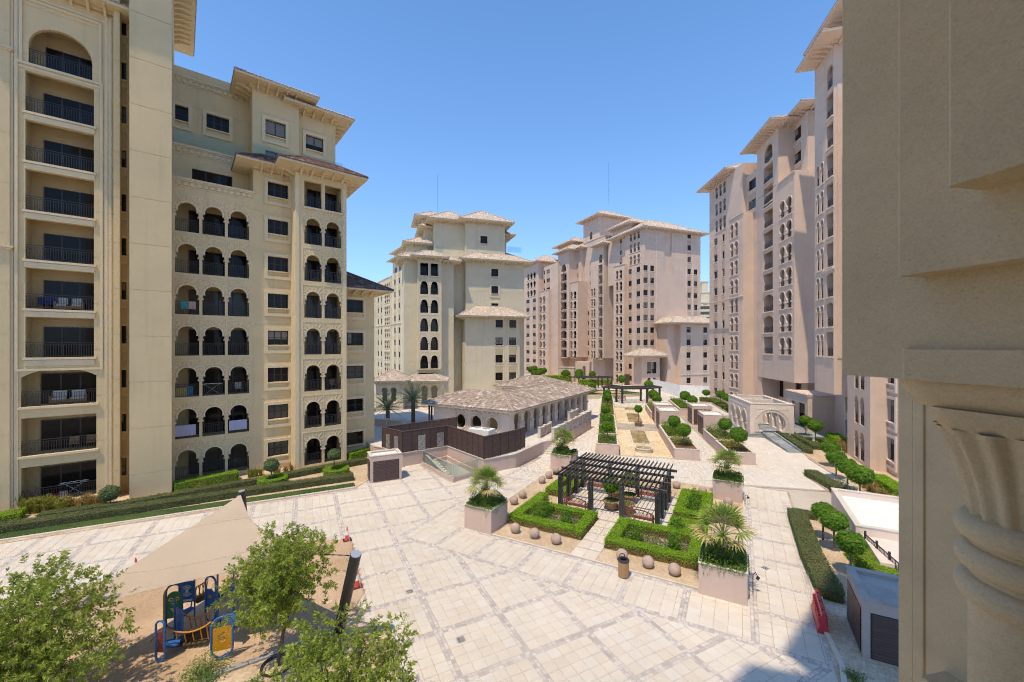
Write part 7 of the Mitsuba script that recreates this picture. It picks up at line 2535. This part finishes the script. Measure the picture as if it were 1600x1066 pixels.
def abacus(dist, y1, z0, z1, back, R):
    b0, b1 = -n_l * dist + al * (-.2), -n_l * dist + al * y1
    P = Polygon([b0, b1, b1 - n_l * back, b0 - n_l * back]).buffer(-R, join_style=2).buffer(R, 16)
    m, n = MB(), 9
    rings, N_ = [], 160
    for i in range(n):
        s = i / (n - 1)
        inset = (z1 - z0) * .55 * (1 - math.sin(math.pi / 2 * s))
        Q = P.buffer(-inset)
        L_ = Q.exterior
        rings.append(np.array([[*L_.interpolate(k / N_, normalized=True).coords[0], z0 + (z1 - z0) * s] for k in range(N_)]))
    V_ = np.vstack(rings)
    f_ = [[j * N_ + i, j * N_ + (i + 1) % N_, (j + 1) * N_ + (i + 1) % N_, (j + 1) * N_ + i] for j in range(n - 1) for i in range(N_)]
    put(OW, 'abacus', mikit.ply((V_, np.array(f_)), NEAR, smooth=40))
    put(OW, 'abacus_top', MB().prism(P.buffer(-.001), z1 - .004, z1 - .0002).ply(NEAR))
    put(OW, 'abacus_bed', MB().prism(P.buffer(-(z1 - z0) * .55), z0 - .0005, z0 + .01).ply(NEAR))
abacus(1.27, .936, 11.24, 11.309, .8, .10)
abacus(1.29, .884, 11.172, 11.239, .8, .10)
cx, cy = 1.326, 1.01
prof, nb = [], 14
V, f = [], []
nseg, fl_ = 240, 18
rings_z = np.linspace(10.93, 11.185, 14)
for z in rings_z:
    s = (z - 10.93) / .255
    r0 = .137 + .066 * s ** 1.9
    for i in range(nseg):
        a = 2 * math.pi * i / nseg
        r = r0 * (1 - .085 * abs(math.cos(a * fl_ / 2)) ** 2.2)
        V.append([cx + r * math.cos(a), cy + r * math.sin(a), z])
for j in range(len(rings_z) - 1):
    for i in range(nseg):
        k2 = (i + 1) % nseg
        f.append([j * nseg + i, j * nseg + k2, (j + 1) * nseg + k2, (j + 1) * nseg + i])
put(OW, 'capital', mikit.ply((np.array(V), np.array(f)), NEAR, smooth=True))
sh = MB().lathe([(.136, 9.0), (.136, 10.95)], 48, cx, cy)
put(OW, 'column_shaft', sh.ply(NEAR, smooth=40))
for z in (10.925, 10.848, 10.768):
    pr_ = [(.128, z - .036)] + [(.133 + .030 * math.cos(a), z + .034 * math.sin(a)) for a in np.linspace(-math.pi / 2, math.pi / 2, 13)] + [(.128, z + .036)]
    put(OW, 'column_ring', MB().lathe(pr_, 64, cx, cy).ply(NEAR, smooth=40))
# wing of the same facade a little farther out
def wing(dist, pxa, pxb, z0, z1, back, name='wall'):
    ys = []
    for px in (pxa, pxb):
        k = (px - 800) / F_PX
        ys.append(dist * (.98 - .2 * k) / (.98 * k + .2))
    return jamb(dist, ys[1], ys[0], z0, z1, back, name)
wing(2.62, 1403, 1427, 4.0, 16, 1.2)
wing(2.60, 1425.5, 1443, 4.0, 16, .5, 'wall_strip')
wing(2.612, 1436, 1700, 4.0, 16, 1.0)
wing(2.45, 1438, 1700, 4.0, 9.72, .6, 'ledge')
def own(pts, z0, z1, name, m=NEAR):
    return put(OW, name, MB().prism(Polygon([(.98 * s - .2 * y, .2 * s + .98 * y) for s, y in pts]), z0, z1).ply(m))
own([(-3.2, -2.6), (4.4, -2.6), (4.4, 1.03), (-3.2, 1.03)], 14.2, 14.9, 'balcony_ceiling', WHITE)
own([(-3.2, -2.6), (4.4, -2.6), (4.4, .95), (-3.2, .95)], 9.4, 9.75, 'balcony_floor', BEIGE)
own([(-3.2, -2.6), (-2.4, -2.6), (-2.4, .6), (-3.2, .6)], 9.8, 14.2, 'balcony_side_wall', BEIGE)  # unseen wall, added to cut light reaching the pier from the left
own([(-3.2, -2.9), (4.4, -2.9), (4.4, -2.61), (-3.2, -2.61)], 9.8, 14.2, 'balcony_back_wall', BEIGE_T)
roofp = Polygon([(6.2, 3.9), (0, -1.5), (.25, -2.7), (-1.75, -2.2), (-9, -8), (-4, -18), (9, -6)])
put(OW, 'roof', MB().prism(roofp, 44.0, 44.5).ply(BEIGE_T))
body = roofp.buffer(-1.6, join_style=2)
put(OW, 'building_wall', MB().prism(body, 0, 43.99).ply(BEIGE))
put(OW, 'lower_wall', MB().prism(Polygon([(.98 * s - .2 * y, .2 * s + .98 * y) for s, y in ((-3.2, -2.6), (4.4, -2.6), (4.4, .9), (-3.2, .9))]), 0, 9.39).ply(BEIGE))
